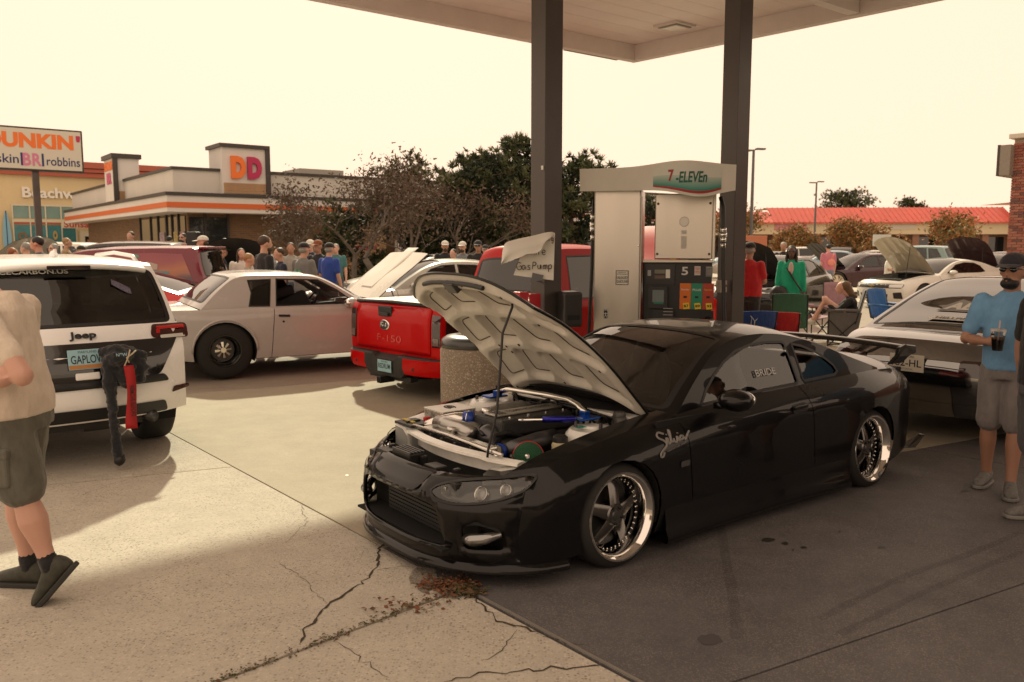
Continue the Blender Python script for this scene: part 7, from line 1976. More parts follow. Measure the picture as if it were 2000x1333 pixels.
# ------------------------------------------------------------------ brick building at the right, brick by brick
bw0 = at(1966,480,24.0); bdir = Vector((0.66,-0.75,0)).normalized(); bang = math.atan2(bdir.y, bdir.x)
bw = thing('brick_building', 'red brick building corner at the edge of the lot', 'building', (bw0.x, bw0.y, 0), bang)
MORT = mat('mortar', (0.36,0.27,0.21),0.9)
box('wall_core', (15.02,4.03,2.38),(30.0,8.0,4.76), MORT, bw); box('coping', (15.0,4.0,4.82),(30.2,8.2,0.14), mat('stone_coping', (0.62,0.56,0.46),0.7), bw, 0.02)
BM = [mat('brick_%d' % i, c_, 0.85, noise=0.15, nscale=9) for i, c_ in enumerate(((0.30,0.10,0.07),(0.24,0.08,0.06),(0.34,0.14,0.10),(0.16,0.075,0.065)))]
bmesh_ = []
for i in range(4):
    mb = MB(); mb.box((0,0,0),(0.235,0.05,0.064)); o = mb.build('brick', BM[i], bw); o.location = (0.1,0,-5); bmesh_.append(o)
random.seed(21); first = [True] * 4
for r_ in range(60):
    for k in range(5):
        x = 0.13 + 0.25*k + (0.0 if r_ % 2 else -0.125)
        if x < 0.1: x = 0.07; sx = 0.5
        else: sx = 1.0
        i = random.choice((0,0,1,2,2,3))
        if first[i]: o = bmesh_[i]; first[i] = False
        else: o = share(bmesh_[i], bw)
        o.location = (x, 0.016 + random.uniform(-0.002,0.002),0.04 + 0.077*r_); o.scale = (sx, 1,1)
box('wall_facing', (15.65,0.0,2.38),(28.7,0.055,4.76), brick_mat('red_brick', (0.30,0.10,0.07),(0.22,0.08,0.06),(0.36,0.27,0.21)), bw)
sgn = box('sign_box', (-0.10,0.3,4.15),(0.28,1.2,0.85), mat('sign_grey', (0.26,0.22,0.18),0.6), bw, 0.01); box('sign_edge', (-0.27,0.3,4.15),(0.06,1.22,0.87), DTRIM, bw)
# ------------------------------------------------------------------ shopping plaza far behind
pz = at(1700,480,82.0)
plaza = thing('shopping_plaza', 'long shopping plaza with bright red metal roof across the car park', 'building', (pz.x, pz.y, 0), R(-4))
RM = mat('red_metal_roof', (0.50,0.075,0.05),0.5, noise=0.12, nscale=0.8)
sb3('wall', -20,26,2.5,20,0,3.2, brick_mat('plaza_brick', (0.26,0.12,0.07),(0.20,0.09,0.06),(0.30,0.22,0.16)), plaza); sb3('sign_band', -20.3,26,0,20,2.85,4.05, mat('plaza_cream', (0.58,0.48,0.33),0.8), plaza)
def roof(x0, x1, yf, zf, yb, zb, name):
    vs = [(x0, yf, zf),(x1, yf, zf),(x1, yb, zb),(x0, yb, zb),(x0, yb + 6, zb),(x1, yb + 6, zb),(x0, yf, zf - 0.12),(x1, yf, zf - 0.12)]
    o = mesh_obj(name, vs, [(0,1,2,3),(3,2,5,4),(6,7,1,0)], RM, plaza)
    mb = MB(); n = int((x1 - x0)/0.5)
    for i in range(n + 1):
        x = x0 + (x1 - x0)*i / n; mb.bar((x, yf, zf + 0.03),(x, yb, zb + 0.03),0.06,0.08)
    s_ = mb.build('roof_ribs', RM, o); s_['kind'] = 'stuff'
roof(-20.6,-9.5,-0.5,4.0,2.6,5.15, 'roof'); roof(-9.5,13.5,-0.4,4.02,2.6,5.55, 'roof'); roof(13.5,27,-1.8,4.0,1.2,5.95, 'roof')
for k in range(14): sb3('pillar', -19 + 3.3*k, -18.4 + 3.3*k, 0.3,0.8,0,2.85, MATS['plaza_brick'], plaza)
for k in range(13): sb3('shop_window', -18.2 + 3.3*k, -15.9 + 3.3*k, 2.42,2.5,0.3,2.6, GLS, plaza)
sb3('shop_sign', -9.3,-6.2,-0.06,0,3.25,3.85, mat('pink_sign_field', (0.50,0.20,0.22),0.6, noise=0.3, nscale=3), plaza)
for k, x in enumerate((-15,-2.5,3,8.5)): sb3('shop_sign', x - 1.2, x + 1.2,-0.06,0,3.3,3.75, mat('plaza_sign_%d' % k, [(0.5,0.42,0.32),(0.42,0.3,0.18),(0.5,0.45,0.38),(0.4,0.3,0.25)][k],0.6), plaza)
# lamp posts
def lamp_post(px, Y, top_y, arm, label):
    b = at(px, 480, Y); zt_ = at(px, top_y, Y).z
    t = thing('lamp_post', label, 'lamp post', (b.x, b.y, 0),0.3, 'car park lamp posts')
    mb = MB(); mb.tube([(0,0,0),(0,0, zt_)],[0.11,0.07],10); mb.build('pole', mat('lamp_grey', (0.10,0.10,0.10),0.5), t)
    mb = MB(); mb.box((-arm, 0, zt_ - 0.02),(0.5,0.25,0.09)); mb.box((arm, 0, zt_ + 0.08),(0.5,0.25,0.09)); mb.bar((-arm, 0, zt_ - 0.03),(arm, 0, zt_ + 0.07),0.05); mb.build('lamp_head', MATS['lamp_grey'], t)
lamp_post(1466,45,294,0.42, 'tall grey lamp post just beyond the far canopy column'); lamp_post(1590,70,357,0.4, 'shorter-looking grey lamp post in front of the red plaza roof')
ob = box('utility_cabinet', (*at(1460,490,30)[:2],1.05),(1.1,1.0,2.1), mat('orange_cabinet', (0.42,0.15,0.08),0.7), None, 0.02); tag(ob, 'orange-brown utility cabinet half hidden by the canopy column', 'cabinet')
q = at(1722,480,40); o = thing('price_board', 'small pale board on a post above the parked cars', 'sign', (q.x, q.y, 0)); box('board', (0,0,2.0),(0.85,0.05,0.55), mat('board_pale', (0.6,0.6,0.56),0.5), o); box('post', (0,0.03,0.85),(0.06,0.05,1.75), STEEL, o)
# ------------------------------------------------------------------ unseen brick shop, added behind the camera to darken the coupe's reflections
st_o = Vector((6.5,-8.5,0))
unseen_store = thing('unseen_shop', 'brick petrol station shop standing behind the camera', 'building', st_o, UANG)
box('wall', (0,-4,2.1),(26,8,4.2), MATS['red_brick'], unseen_store); box('fascia', (0,0.1,3.6),(26.2,0.6,0.9), mat('store_white', (0.5,0.46,0.4),0.6), unseen_store)
for k in range(8): box('window', (-10.5 + 3*k, 0.02,1.5),(2.5,0.06,2.3), GLS, unseen_store)

# ------------------------------------------------------------------ trees
def tree(name, label, px, Y, h, spread, kind, seed, group, stems=1, lean=0.0, base_z=0.0):
    rnd = random.Random(seed); b = at(px, 480, Y)
    t = thing(name, label, 'tree', (b.x, b.y, base_z),0, group)
    mb = MB(); tips = []
    def grow(p, d, L, r_, depth, maxd):
        pts = [p]; rs = [r_]; q = p; dd = d
        k = 3 if depth < 2 else 2
        for i in range(k):
            dd = (dd + Vector((rnd.gauss(0,0.16), rnd.gauss(0,0.16), rnd.gauss(0.02,0.10)))).normalized()
            q = q + dd * L / k; pts.append(q); rs.append(r_ * (1 - 0.32*(i + 1)/k))
        mb.tube(pts, rs, 6 if depth < 2 else (4 if depth < 4 else 3), cap=False)
        if depth >= 3: tips.append((q, dd, depth))
        if depth < maxd:
            n = 2 if rnd.random() < 0.45 else 3
            for i in range(n):
                a = rnd.uniform(0,2*PI); s_ = rnd.uniform(0.35,0.85)
                o = Vector((math.cos(a), math.sin(a), rnd.uniform(-0.1,0.35)))
                nd = (dd * (1.0 - s_ * 0.35) + o * s_).normalized(); nd = Vector((nd.x * spread, nd.y * spread, nd.z)).normalized()
                grow(q if i < 2 else pts[-2], nd, L * rnd.uniform(0.62,0.86), rs[-1] * rnd.uniform(0.6,0.8), depth + 1, maxd)
    if kind in ('bare', 'autumn'):
        maxd = 7 if kind == 'bare' else 5
        for s_ in range(stems):
            a = rnd.uniform(0,6.28); d = Vector((0.45*math.cos(a) + lean, 0.45*math.sin(a),1)).normalized() if stems > 1 else Vector((lean, 0,1)).normalized()
            grow(Vector((0.12*math.cos(a),0.12*math.sin(a),0)) if stems > 1 else Vector((0,0,0)), d, h * 0.24, h * 0.021/(1 if stems == 1 else 1.2),0, maxd)
        if kind == 'bare':
            tm = mat('bark_bare', (0.15,0.125,0.105),0.9, noise=0.3, nscale=6)
            leaf = [mat('leaf_rust', (0.125,0.078,0.055),0.8), mat('leaf_dull', (0.10,0.075,0.05),0.8)]; per, sz, pr = 3,0.05,0.7
        else:
            tm = mat('bark_autumn', (0.12,0.09,0.065),0.9)
            leaf = [mat('leaf_gold', (0.30,0.17,0.05),0.75), mat('leaf_olive', (0.13,0.12,0.045),0.75), mat('leaf_orange', (0.32,0.12,0.04),0.75)]; per, sz, pr = 48,0.085,1.0
        mb.build('trunk', tm, t)
        rs_ = np.random.RandomState(seed); P = np.array([p for (p, d, dep) in tips if dep >= 4 and rnd.random() < pr]); P = np.repeat(P, per, 0); n = len(P)
        C = P + rs_.normal(0,0.17*(1.9 if kind == 'autumn' else 1.1),(n, 3)); A = rs_.normal(0,1,(n, 3)); A /= np.linalg.norm(A, axis=1)[:, None]; B = np.cross(A, rs_.normal(0,1,(n, 3))); B /= np.linalg.norm(B, axis=1)[:, None]
        k = sz * rs_.uniform(0.5,1.3,(n, 1)); cards_obj('crown', C, A * k, B * k * 0.55, rs_.randint(0, len(leaf), n), leaf, t, 0.5)
    else:
        # evergreen: trunk, whorls of limbs, needle tufts
        tm = mat('bark_pine', (0.10,0.075,0.055),0.9)
        mb.tube([(0,0,0),(lean * h * 0.3,0, h * 0.4),(lean * h * 0.6,0.1, h * 0.95)],[h * 0.03, h * 0.022, h * 0.006],7)
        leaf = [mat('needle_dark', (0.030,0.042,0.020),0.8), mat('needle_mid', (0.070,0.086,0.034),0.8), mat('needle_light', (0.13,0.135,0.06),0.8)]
        nl_ = int(46*h / 6); rs_ = np.random.RandomState(seed); CC, TT, DD = [],[],[]
        for i in range(nl_):
            f = (i + rnd.random())/nl_; z = h * (0.06 + 0.90*f); a = rnd.uniform(0,6.28)
            L = spread * (0.40 + 0.75*math.sin(PI * min(1,(1 - f)*0.72 + 0.14)))*rnd.uniform(0.65,1.15)
            p0 = Vector((lean * z * 0.6,0, z)); d = Vector((math.cos(a), math.sin(a), rnd.uniform(0.0,0.5))).normalized(); p1 = p0 + d * L
            mb.tube([p0, p0.lerp(p1,0.5) + Vector((0,0,-0.05*L)), p1],[h * 0.007, h * 0.005, h * 0.002],4, cap=False)
            m_ = int(15*L / 1.2) + 6; g = rs_.uniform(0.15,1.05, m_)
            CC.append(np.array(p0)[None] * (1 - g[:, None]) + np.array(p1)[None] * g[:, None] + rs_.normal(0,1,(m_, 3))*0.15*L * np.array([1,1,0.8]) + np.array([0,0,0.04*L]))
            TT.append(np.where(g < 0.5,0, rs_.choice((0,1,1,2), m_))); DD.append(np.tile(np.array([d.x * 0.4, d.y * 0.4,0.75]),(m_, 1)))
        CC = np.repeat(np.concatenate(CC),18,0); TT = np.repeat(np.concatenate(TT),18); DD = np.repeat(np.concatenate(DD),18,0); n = len(CC); q_ = (h / 6) ** 0.5
        E_ = DD + rs_.normal(0,0.75,(n, 3)); E_ /= np.linalg.norm(E_, axis=1)[:, None]; k = rs_.uniform(0.07,0.15,(n, 1))*q_; B = np.cross(E_, rs_.normal(0,1,(n, 3))); B /= np.linalg.norm(B, axis=1)[:, None]
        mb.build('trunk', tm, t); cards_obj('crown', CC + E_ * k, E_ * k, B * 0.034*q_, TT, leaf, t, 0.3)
    return t
TG = 'trees behind the parked cars'
tree('bare_tree', 'large spreading bare tree with rusty leftover leaves beside the coffee shop', 752,25.5,6.3,1.35, 'bare', 11, TG)
tree('bare_tree', 'bare brown tree behind the right half of the big bare one', 818,27,6.0,1.3, 'bare', 14, TG); tree('bare_tree', 'bare brown tree behind the left half of the big bare one', 690,28,6.0,1.3, 'bare', 19, TG)
tree('bare_tree', 'thin bare tree in front of the orange shop band', 640,27,4.9,1.2, 'bare', 5, TG, lean=-0.1)
tree('bare_tree', 'grey bare tree between the big bare tree and the pines', 865,27.5,5.6,1.1, 'bare', 23, TG, lean=0.1)
tree('pine_tree', 'dark pine behind the crown of the big bare tree', 815,31,4.6,1.6, 'pine', 2, TG)
tree('pine_tree', 'dark green pine left of the notice column', 950,29,4.7,1.75, 'pine', 3, TG)
tree('pine_tree', 'dark green pine hidden mostly by the notice column', 1030,30,5.3,1.5, 'pine', 4, TG)
tree('pine_tree', 'dark green pine between the notice column and the pump', 1115,30,4.7,1.55, 'pine', 6, TG)
tree('pine_tree', 'low dark pine below the bare trees', 690,29.5,3.0,1.5, 'pine', 7, TG); tree('pine_tree', 'small dark pine behind the white-capped men', 880,31,3.3,1.6, 'pine', 8, TG)
tree('pine_tree', 'broad dark pine filling the gap beside the notice column', 1000,33,4.9,2.0, 'pine', 17, TG); tree('pine_tree', 'dark pine low behind the silver sedan roof', 920,34,4.3,2.0, 'pine', 18, TG)
tree('pine_tree', 'distant pine seen through the gap in the pump', 1270,42,4.0,1.6, 'pine', 9, TG)
tree('autumn_tree', 'thin autumn tree next to the far canopy column', 1478,52,5.6,1.2, 'autumn', 31, TG); tree('autumn_tree', 'golden autumn tree low in front of the plaza', 1560,66,4.2,1.4, 'autumn', 32, TG)
tree('autumn_tree', 'orange autumn tree before the middle of the red roof', 1680,62,4.8,1.4, 'autumn', 33, TG); tree('autumn_tree', 'orange-brown autumn tree left of the big olive tree', 1752,60,4.7,1.4, 'autumn', 34, TG)
tree('autumn_tree', 'big round olive-brown tree before the plaza', 1850,50,5.0,1.35, 'autumn', 35, TG)
tree('pine_tree', 'flat-topped evergreen above the red roof', 1645,115,8.6,3.4, 'pine', 41, TG); tree('pine_tree', 'small evergreen peeping over the red roof', 1775,120,8.2,2.2, 'pine', 42, TG)
# ------------------------------------------------------------------ cars further back
GRP = 'cars parked in the lot'
def px_pos(px, Y): p = at(px, 480, Y); return (p.x, p.y)
def ycar(name, kind, label, px, Y, face, pm, xc=1.5, **k):
    """face: direction the nose points; px,Y: where the middle of the cabin stands"""
    f = Vector((face[0], face[1],0)).normalized(); p = at(px, 480, Y); sc__ = k.get('scale', 1.0)
    o = Vector((p.x, p.y, 0)) + f * xc * sc__
    k.setdefault('group', GRP)
    r_, c_ = gen_car(name, kind, label, (o.x, o.y), math.atan2(-f.y, -f.x), pm, **k)
    return r_, c_
SILV = paint('silver_blue', (0.48,0.48,0.44),0.25,0.3); BURG = paint('burgundy', (0.16,0.012,0.030),0.25); DGREY = paint('dark_grey', (0.055,0.05,0.052),0.2,0.4); TEALP = paint('faded_teal', (0.20,0.30,0.30),0.4)
NEARW = paint('white2', (0.68,0.66,0.60),0.3); PURP = paint('dark_purple', (0.05,0.02,0.03),0.2); BLUEP = paint('sky_blue', (0.25,0.36,0.44),0.3); TANP = paint('tan', (0.30,0.23,0.16),0.3)
r_, c_ = ycar('silver_sedan', 'sedan', 'silver four-door sedan with dark windows behind the grey coupe', 868,17.3,(-0.93,-0.36), SILV, 1.75, glassm=DGLASS, rimmat=ALU); lamps_basic(c_); c_.handle(1.7,0.86); c_.handle(2.6,0.88)
r_, c_ = ycar('minivan', 'van', 'burgundy van with a painted sunset mural along its side', 262,15.4,(-1,-0.06), BURG, 2.2, glassm=DGLASS, sidew={0: DGLASS, 1: None, 2: None})
def mural():
    m = bpy.data.materials.new('sunset_mural'); m.use_nodes = True; N, L = m.node_tree.nodes, m.node_tree.links; b = N['Principled BSDF']; b.inputs['Roughness'].default_value = 0.3; b.inputs['Coat Weight'].default_value = 0.6
    tc = N.new('ShaderNodeTexCoord'); sp = N.new('ShaderNodeSeparateXYZ'); L.new(tc.outputs['Object'], sp.inputs[0]); nz_ = N.new('ShaderNodeTexNoise'); nz_.inputs['Scale'].default_value = 1.6; L.new(tc.outputs['Object'], nz_.inputs['Vector'])
    a = N.new('ShaderNodeMath'); a.operation = 'MULTIPLY_ADD'; L.new(nz_.outputs[0], a.inputs[0]); a.inputs[1].default_value = 0.35; L.new(sp.outputs[2], a.inputs[2])
    mr = N.new('ShaderNodeMapRange'); mr.inputs[1].default_value = 0.9; mr.inputs[2].default_value = 1.85; L.new(a.outputs[0], mr.inputs[0]); cr = N.new('ShaderNodeValToRGB'); L.new(mr.outputs[0], cr.inputs[0]); e = cr.color_ramp.elements
    e[0].color = (0.12,0.012,0.025,1); e[1].color = (0.20,0.016,0.045,1)
    for p_, col_ in ((0.2,(0.05,0.022,0.04,1)),(0.42,(0.07,0.04,0.05,1)),(0.5,(0.30,0.11,0.06,1)),(0.62,(0.36,0.13,0.05,1)),(0.78,(0.26,0.05,0.06,1))): k_ = e.new(p_); k_.color = col_
    L.new(cr.outputs[0], b.inputs['Base Color']); MATS['sunset_mural'] = m; return m
mur = mural()
c_.flank('mural_sheet', [(1.98,1.09),(2.0,1.60),(2.8,1.62),(3.3,1.60),(3.52,1.12)], mur, off=0.006, grid=0.15, F=c_.FG); c_.flank('mural_sheet', [(1.0,0.55),(3.55,0.55),(3.6,1.06),(1.0,1.04)], mur, off=0.006, grid=0.2, both=False) if False else None
FGm = c_.FG(-1)
mesh_obj('mural_house', [FGm(x, z) + Vector((0,-0.012,0)) for x, z in ((2.55,1.33),(2.9,1.33),(2.9,1.42),(2.72,1.47),(2.55,1.42))],[(0,1,2,3,4)], mat('mural_grey', (0.40,0.36,0.30),0.5), r_)
mesh_obj('mural_banner', [FGm(x, z) + Vector((0,-0.012,0)) for x, z in ((2.6,1.27),(3.1,1.24),(3.1,1.30),(2.6,1.32))],[(0,1,2,3)], mat('mural_teal', (0.10,0.25,0.27),0.5), r_)
mesh_obj('mural_dome', [FGm(2.5 + 0.08*math.cos(t),1.545 + 0.05*math.sin(t)) + Vector((0,-0.012,0)) for t in [PI * j / 8 for j in range(9)]],[tuple(range(9))], mat('mural_green', (0.10,0.32,0.25),0.5), r_)
mb = MB(); mb.box((3.62,0,1.71),(0.16,1.2,0.04)); mb.build('roof_spoiler', BURG, r_, bevel=0.015)
r_, c_ = ycar('red_coupe', 'coupe', 'low red coupe squeezed between the white SUV and the grey coupe', 196,13.2,(-1,0.02), paint('bright_red', (0.50,0.008,0.010),0.2),1.6, glassm=DGLASS); lamps_basic(c_)
r_, c_ = ycar('dark_suv', 'suv', 'big dark SUV with chrome roof line behind the burgundy van', 238,22.5,(-1,-0.1), DGREY, 2.0, glassm=DGLASS, scale=1.12, cat='suv'); lamps_basic(c_, 0.8,1.0)
r_, c_ = ycar('silver_hatchback', 'sedan', 'pale green-grey car behind the dark SUV', 318,26.5,(-1,0.1), paint('pale_green', (0.36,0.38,0.32),0.3),1.6, scale=1.15); lamps_basic(c_)
r_, c_ = ycar('white_suv', 'suv', 'white SUV parked before the beachwear shop windows', 95,29,(-1,0.05), NEARW, 1.9, glassm=MGLASS, scale=1.12, cat='suv'); lamps_basic(c_, 0.8,1.0)
r_, c_ = ycar('grey_hatchback', 'sedan', 'grey car with its bonnet raised at the left edge of the lot', -60,21,(0.95,-0.3), paint('mid_grey', (0.22,0.23,0.22),0.3),1.5, hood=R(48), hood_in=NEARW, scale=1.1); lamps_basic(c_)
r_, c_ = ycar('black_sedan', 'sedan', 'black car with open bonnet near the big bearded man', 498,20.5,(0.1,-1), BP, 1.6, hood=R(50), hood_in=mat('black_liner', (0.02,0.02,0.02),0.9), scale=1.05); lamps_basic(c_)
r_, c_ = ycar('white_sedan', 'sedan', 'white car with raked windscreen beside the white-capped men', 840,23.5,(-0.9,-0.45), NEARW, 1.6, scale=1.02); lamps_basic(c_)
r_, c_ = ycar('white_wagon', 'suv', 'white car at the foot of the pines behind the notice', 985,24,(-1,-0.2), paint('white3', (0.6,0.6,0.55),0.3),1.8, scale=0.9, cat='suv'); lamps_basic(c_, 0.8,1.0)
# right side
r_, c_ = ycar('black_muscle_sedan', 'sedan', 'black sedan with raised bonnet behind the man in red', 1512,21.0,(-0.62,-0.78), BP, 1.5, hood=R(50), hood_in=mat('black_liner', (0.02,0.02,0.02),0.9), scale=1.02, hoodmat=BP); lamps_basic(c_)
r_, c_ = ycar('lowrider_sedan', 'sedan', 'dark two-tone sedan on huge pale wheels, bonnet up', 1694,31.5,(-0.97,-0.18), PURP, 1.75, hood=R(52), hood_in=BLK, glassm=WGLASS, style='big', rimmat=mat('pale_rim', (0.72,0.66,0.55),0.3,0.6), S=dict(SPECS['sedan'], rt=0.40, arch=0.43, arch_z=0.40)); lamps_basic(c_)
CAM = SPECS['coupe']
r_, c_ = ycar('white_muscle_car', 'coupe', 'white modern muscle car with black grille and raised cream bonnet', 1848,24.3,(-0.93,-0.37), NEARW, 1.75, hood=R(50), hood_in=paint('cream_liner', (0.56,0.50,0.38),0.5), glassm=DGLASS, rimmat=STEEL)
c_.front('grille', rounded([(-0.80,0.58),(0.80,0.58),(0.84,0.70),(-0.84,0.70)],0.04), BLK, mirror=False, grid=0.1); c_.front('headlamp', rounded([(-0.80,0.60),(-0.52,0.60),(-0.52,0.68),(-0.80,0.69)],0.02), CLEAR, off=0.009); c_.front('lower_intake', rounded([(-0.45,0.27),(0.45,0.27),(0.5,0.42),(-0.5,0.42)],0.03), BLK, mirror=False, grid=0.1); c_.front('fog_duct', rounded([(-0.82,0.30),(-0.62,0.30),(-0.62,0.46),(-0.80,0.48)],0.02), BLK)
mb = MB(); p = c_.FF()(0,0.64); mb.box((p.x - 0.012,0,0.64),(0.012,0.20,0.035)); mb.box((p.x - 0.013,0,0.64),(0.013,0.07,0.06)); mb.build('badge', mat('gold_badge', (0.6,0.5,0.25),0.3,0.8), r_)
mb = MB(); p = c_.FF()(0.1,0.36); mb.box((p.x - 0.012,0.1,0.36),(0.01,0.3,0.10)); mb.build('front_plate', NEARW, r_)
r_, c_ = ycar('purple_coupe', 'coupe', 'dark plum coupe with raised bonnet behind the white muscle car', 1935,31,(-0.8,-0.6), PURP, 1.5, hood=R(48), hood_in=paint('plum_liner', (0.07,0.04,0.045),0.4), scale=1.05); lamps_basic(c_)
r_, c_ = ycar('teal_wagon', 'suv', 'faded teal wagon behind the lowrider', 1790,38,(-0.6,0.8), TEALP, 1.9, scale=1.05, glassm=MGLASS); lamps_basic(c_, 0.8,1.0)
k_ = 0
rows_ = [(1478,46, 'white sedan at the head of the far row by the cabinet', NEARW, 'sedan'),(1512,38, 'tan-roofed old sedan behind the black sedan', TANP, 'sedan'),(1545,52, 'white SUV in the far row', paint('white4', (0.62,0.60,0.55),0.3), 'suv'),(1590,58, 'silver sedan deep in the far row', SILV, 'sedan'),(1640,56, 'dark SUV deep in the far row', DGREY, 'suv'),(1700,50, 'pale sedan behind the teal wagon', paint('pale', (0.5,0.5,0.46),0.3), 'sedan'),(1760,57, 'silver SUV behind the orange trees', SILV, 'suv'),(1905,46, 'white sedan by the brick building', NEARW, 'sedan'),(1870,60, 'dark sedan far off before the plaza doors', DGREY, 'sedan'),(1450,60, 'blue car far behind the column', BLUEP, 'sedan'),(1965,38, 'brown car at the foot of the brick wall', TANP, 'sedan'),(1620,47, 'blue-grey sedan beyond the lowrider bonnet', BLUEP, 'sedan')]
for (px, Y, lab, pm, kd) in rows_:
    ycar('parked_car', kd, lab, px, Y, ((-1,-0.3),(-0.6,-0.9),(-1,0.2))[k_ % 3], pm, 1.6, grid=0.2, step=0.14, inside=False, glassm=DGLASS, group='far rows of parked cars', cat='car' if kd == 'sedan' else 'suv', mirrors=False); k_ += 1
# ------------------------------------------------------------------ black hatch coupe with its tail towards us at the right
fh = Vector((0.78,0.63,0)).normalized()
HS = dict(SPECS['coupe'], edge=[(-0.62,0.22),(-0.70,0.45),(-0.68,0.66),(-0.55,0.76),(0.0,0.87),(0.7,0.92),(1.5,0.94),(2.4,0.95),(3.0,0.925),(3.52,0.86),(3.64,0.72),(3.66,0.45),(3.55,0.26)],
          ctr=[(-0.92,0.20),(-1.0,0.45),(-0.98,0.68),(-0.86,0.80),(-0.25,0.94),(0.52,1.0),(1.5,1.03),(2.5,1.0),(3.1,0.97),(3.66,0.905),(3.78,0.76),(3.80,0.48),(3.70,0.24)], p=3.0,
          gE=[(0.60,0.92),(0.95,1.14),(1.25,1.30),(1.50,1.365),(1.80,1.375),(2.05,1.34),(2.6,1.14),(3.12,0.915)], gC=[(0.42,0.99),(0.84,1.20),(1.20,1.36),(1.50,1.415),(1.80,1.425),(2.08,1.39),(2.66,1.185),(3.20,0.962)],
          windows=[[(0.90,0.985),(1.25,1.22),(1.50,1.285),(1.80,1.295),(1.90,0.99)],[(2.0,0.99),(1.92,1.285),(2.12,1.23),(2.42,1.0)]])
rc = Vector((3.60,7.42,0)); ho = rc + fh * 3.78
HGL = glass('hatch_glass', (0.03,0.032,0.035)); HGL.node_tree.nodes['Fresnel'].inputs[0].default_value = 2.9
hatch, hc_ = gen_car('black_hatchback', 'coupe', 'black hatchback coupe with stickers on its rear glass and a historical plate', (ho.x, ho.y), math.atan2(-fh.y, -fh.x), mat('paint_mirror_black', (0.006,0.006,0.007),0.2, coat=1.0, coat_ior=2.9, spec=0.2),1.0, glassm=HGL, S=HS, style='five', grid=0.09, step=0.06, group=None, cabin_kw=dict(rw=(0.05,0.06,0.93)))
hc_.rear('tail_lamp', rounded([(-0.80,0.62),(-0.42,0.62),(-0.42,0.76),(-0.78,0.76)],0.03), mat('dark_lens', (0.03,0.008,0.008),0.1, coat=1), off=0.006)
mb = MB(); vs = []; fs = []
FH = hc_.FR()
plate(hatch, frame(FH(-0.02,0.70) + Vector((0.012,0,0)),(0,1,0),(0,0,1)),0.31,0.155, '182-HL', mat('plate_cream', (0.62,0.58,0.48),0.5), PLI, 'NEW YORK', PLI, 'HISTORICAL')
def hg(a, y):
    n = len(hc_.gline) - 1; b = hc_.gw[4]; t = b + (n - b)*a; q = hc_._lerp(hc_.gline, t); return hc_.strip_pt(hc_.gline, t, y / hc_.gy(q[0], q[1]), hc_.gy)
nrm = (hg(0.8,0) - hg(0.6,0)).cross(Vector((0,1,0))); nrm = nrm if nrm.z > 0 else -nrm; nrm.normalize()
VIN = mat('white_decal', (0.78,0.76,0.70),0.5)
Mh = frame(hg(0.66,0.05) + nrm * 0.008,(0,1,0), hg(0.5,0) - hg(0.7,0))
outl = [(-0.30,0.0),(-0.22,0.02),(-0.12,0.14),(-0.02,0.10),(0.10,0.12),(0.26,0.10),(0.34,0.10),(0.28,0.0),(0.20,-0.06),(0.05,-0.10),(-0.28,-0.10),(-0.24,-0.04)]
mesh_obj('rear_sticker', [Mh @ Vector((x, y, 0)) for x, y in outl],[tuple(range(len(outl)))], mat('decal_grey', (0.30,0.29,0.27),0.5), hatch)
text_obj('sticker_word', 'ABN', VIN, hatch, Mh @ Matrix.Translation((0,0.0,0.003)),0.1, width=0.46, height=0.14, bold=0.05, shear=0.25)
Mh2 = frame(hg(0.86,0.03) + nrm * 0.008,(0,1,0), hg(0.7,0) - hg(0.9,0)); mesh_obj('rear_sticker', [Mh2 @ Vector(p) for p in ((-0.24,-0.05,0),(0.18,-0.05,0),(0.24,0.04,0),(-0.20,0.04,0))],[(0,1,2,3)], VIN, hatch)
text_obj('sticker_word', 'HELLFIRE', mat('decal_dark', (0.12,0.12,0.12),0.5), hatch, Mh2 @ Matrix.Translation((0,-0.005,0.003)),0.1, width=0.34, height=0.05, bold=0.03)

# ------------------------------------------------------------------ unseen cars added on the right as dark shapes for the coupe's reflections
gen_car('black_suv', 'suv', 'black SUV standing beyond the right edge of the picture', (10.5,3.4), UANG, BP, 1.0, glassm=DGLASS, cat='suv', grid=0.2, step=0.14, inside=False)
gen_car('dark_sedan', 'sedan', 'dark grey sedan standing to the right of the camera', (8.2,-1.2), UANG, DGREY, 1.0, glassm=DGLASS, grid=0.2, step=0.14, inside=False)
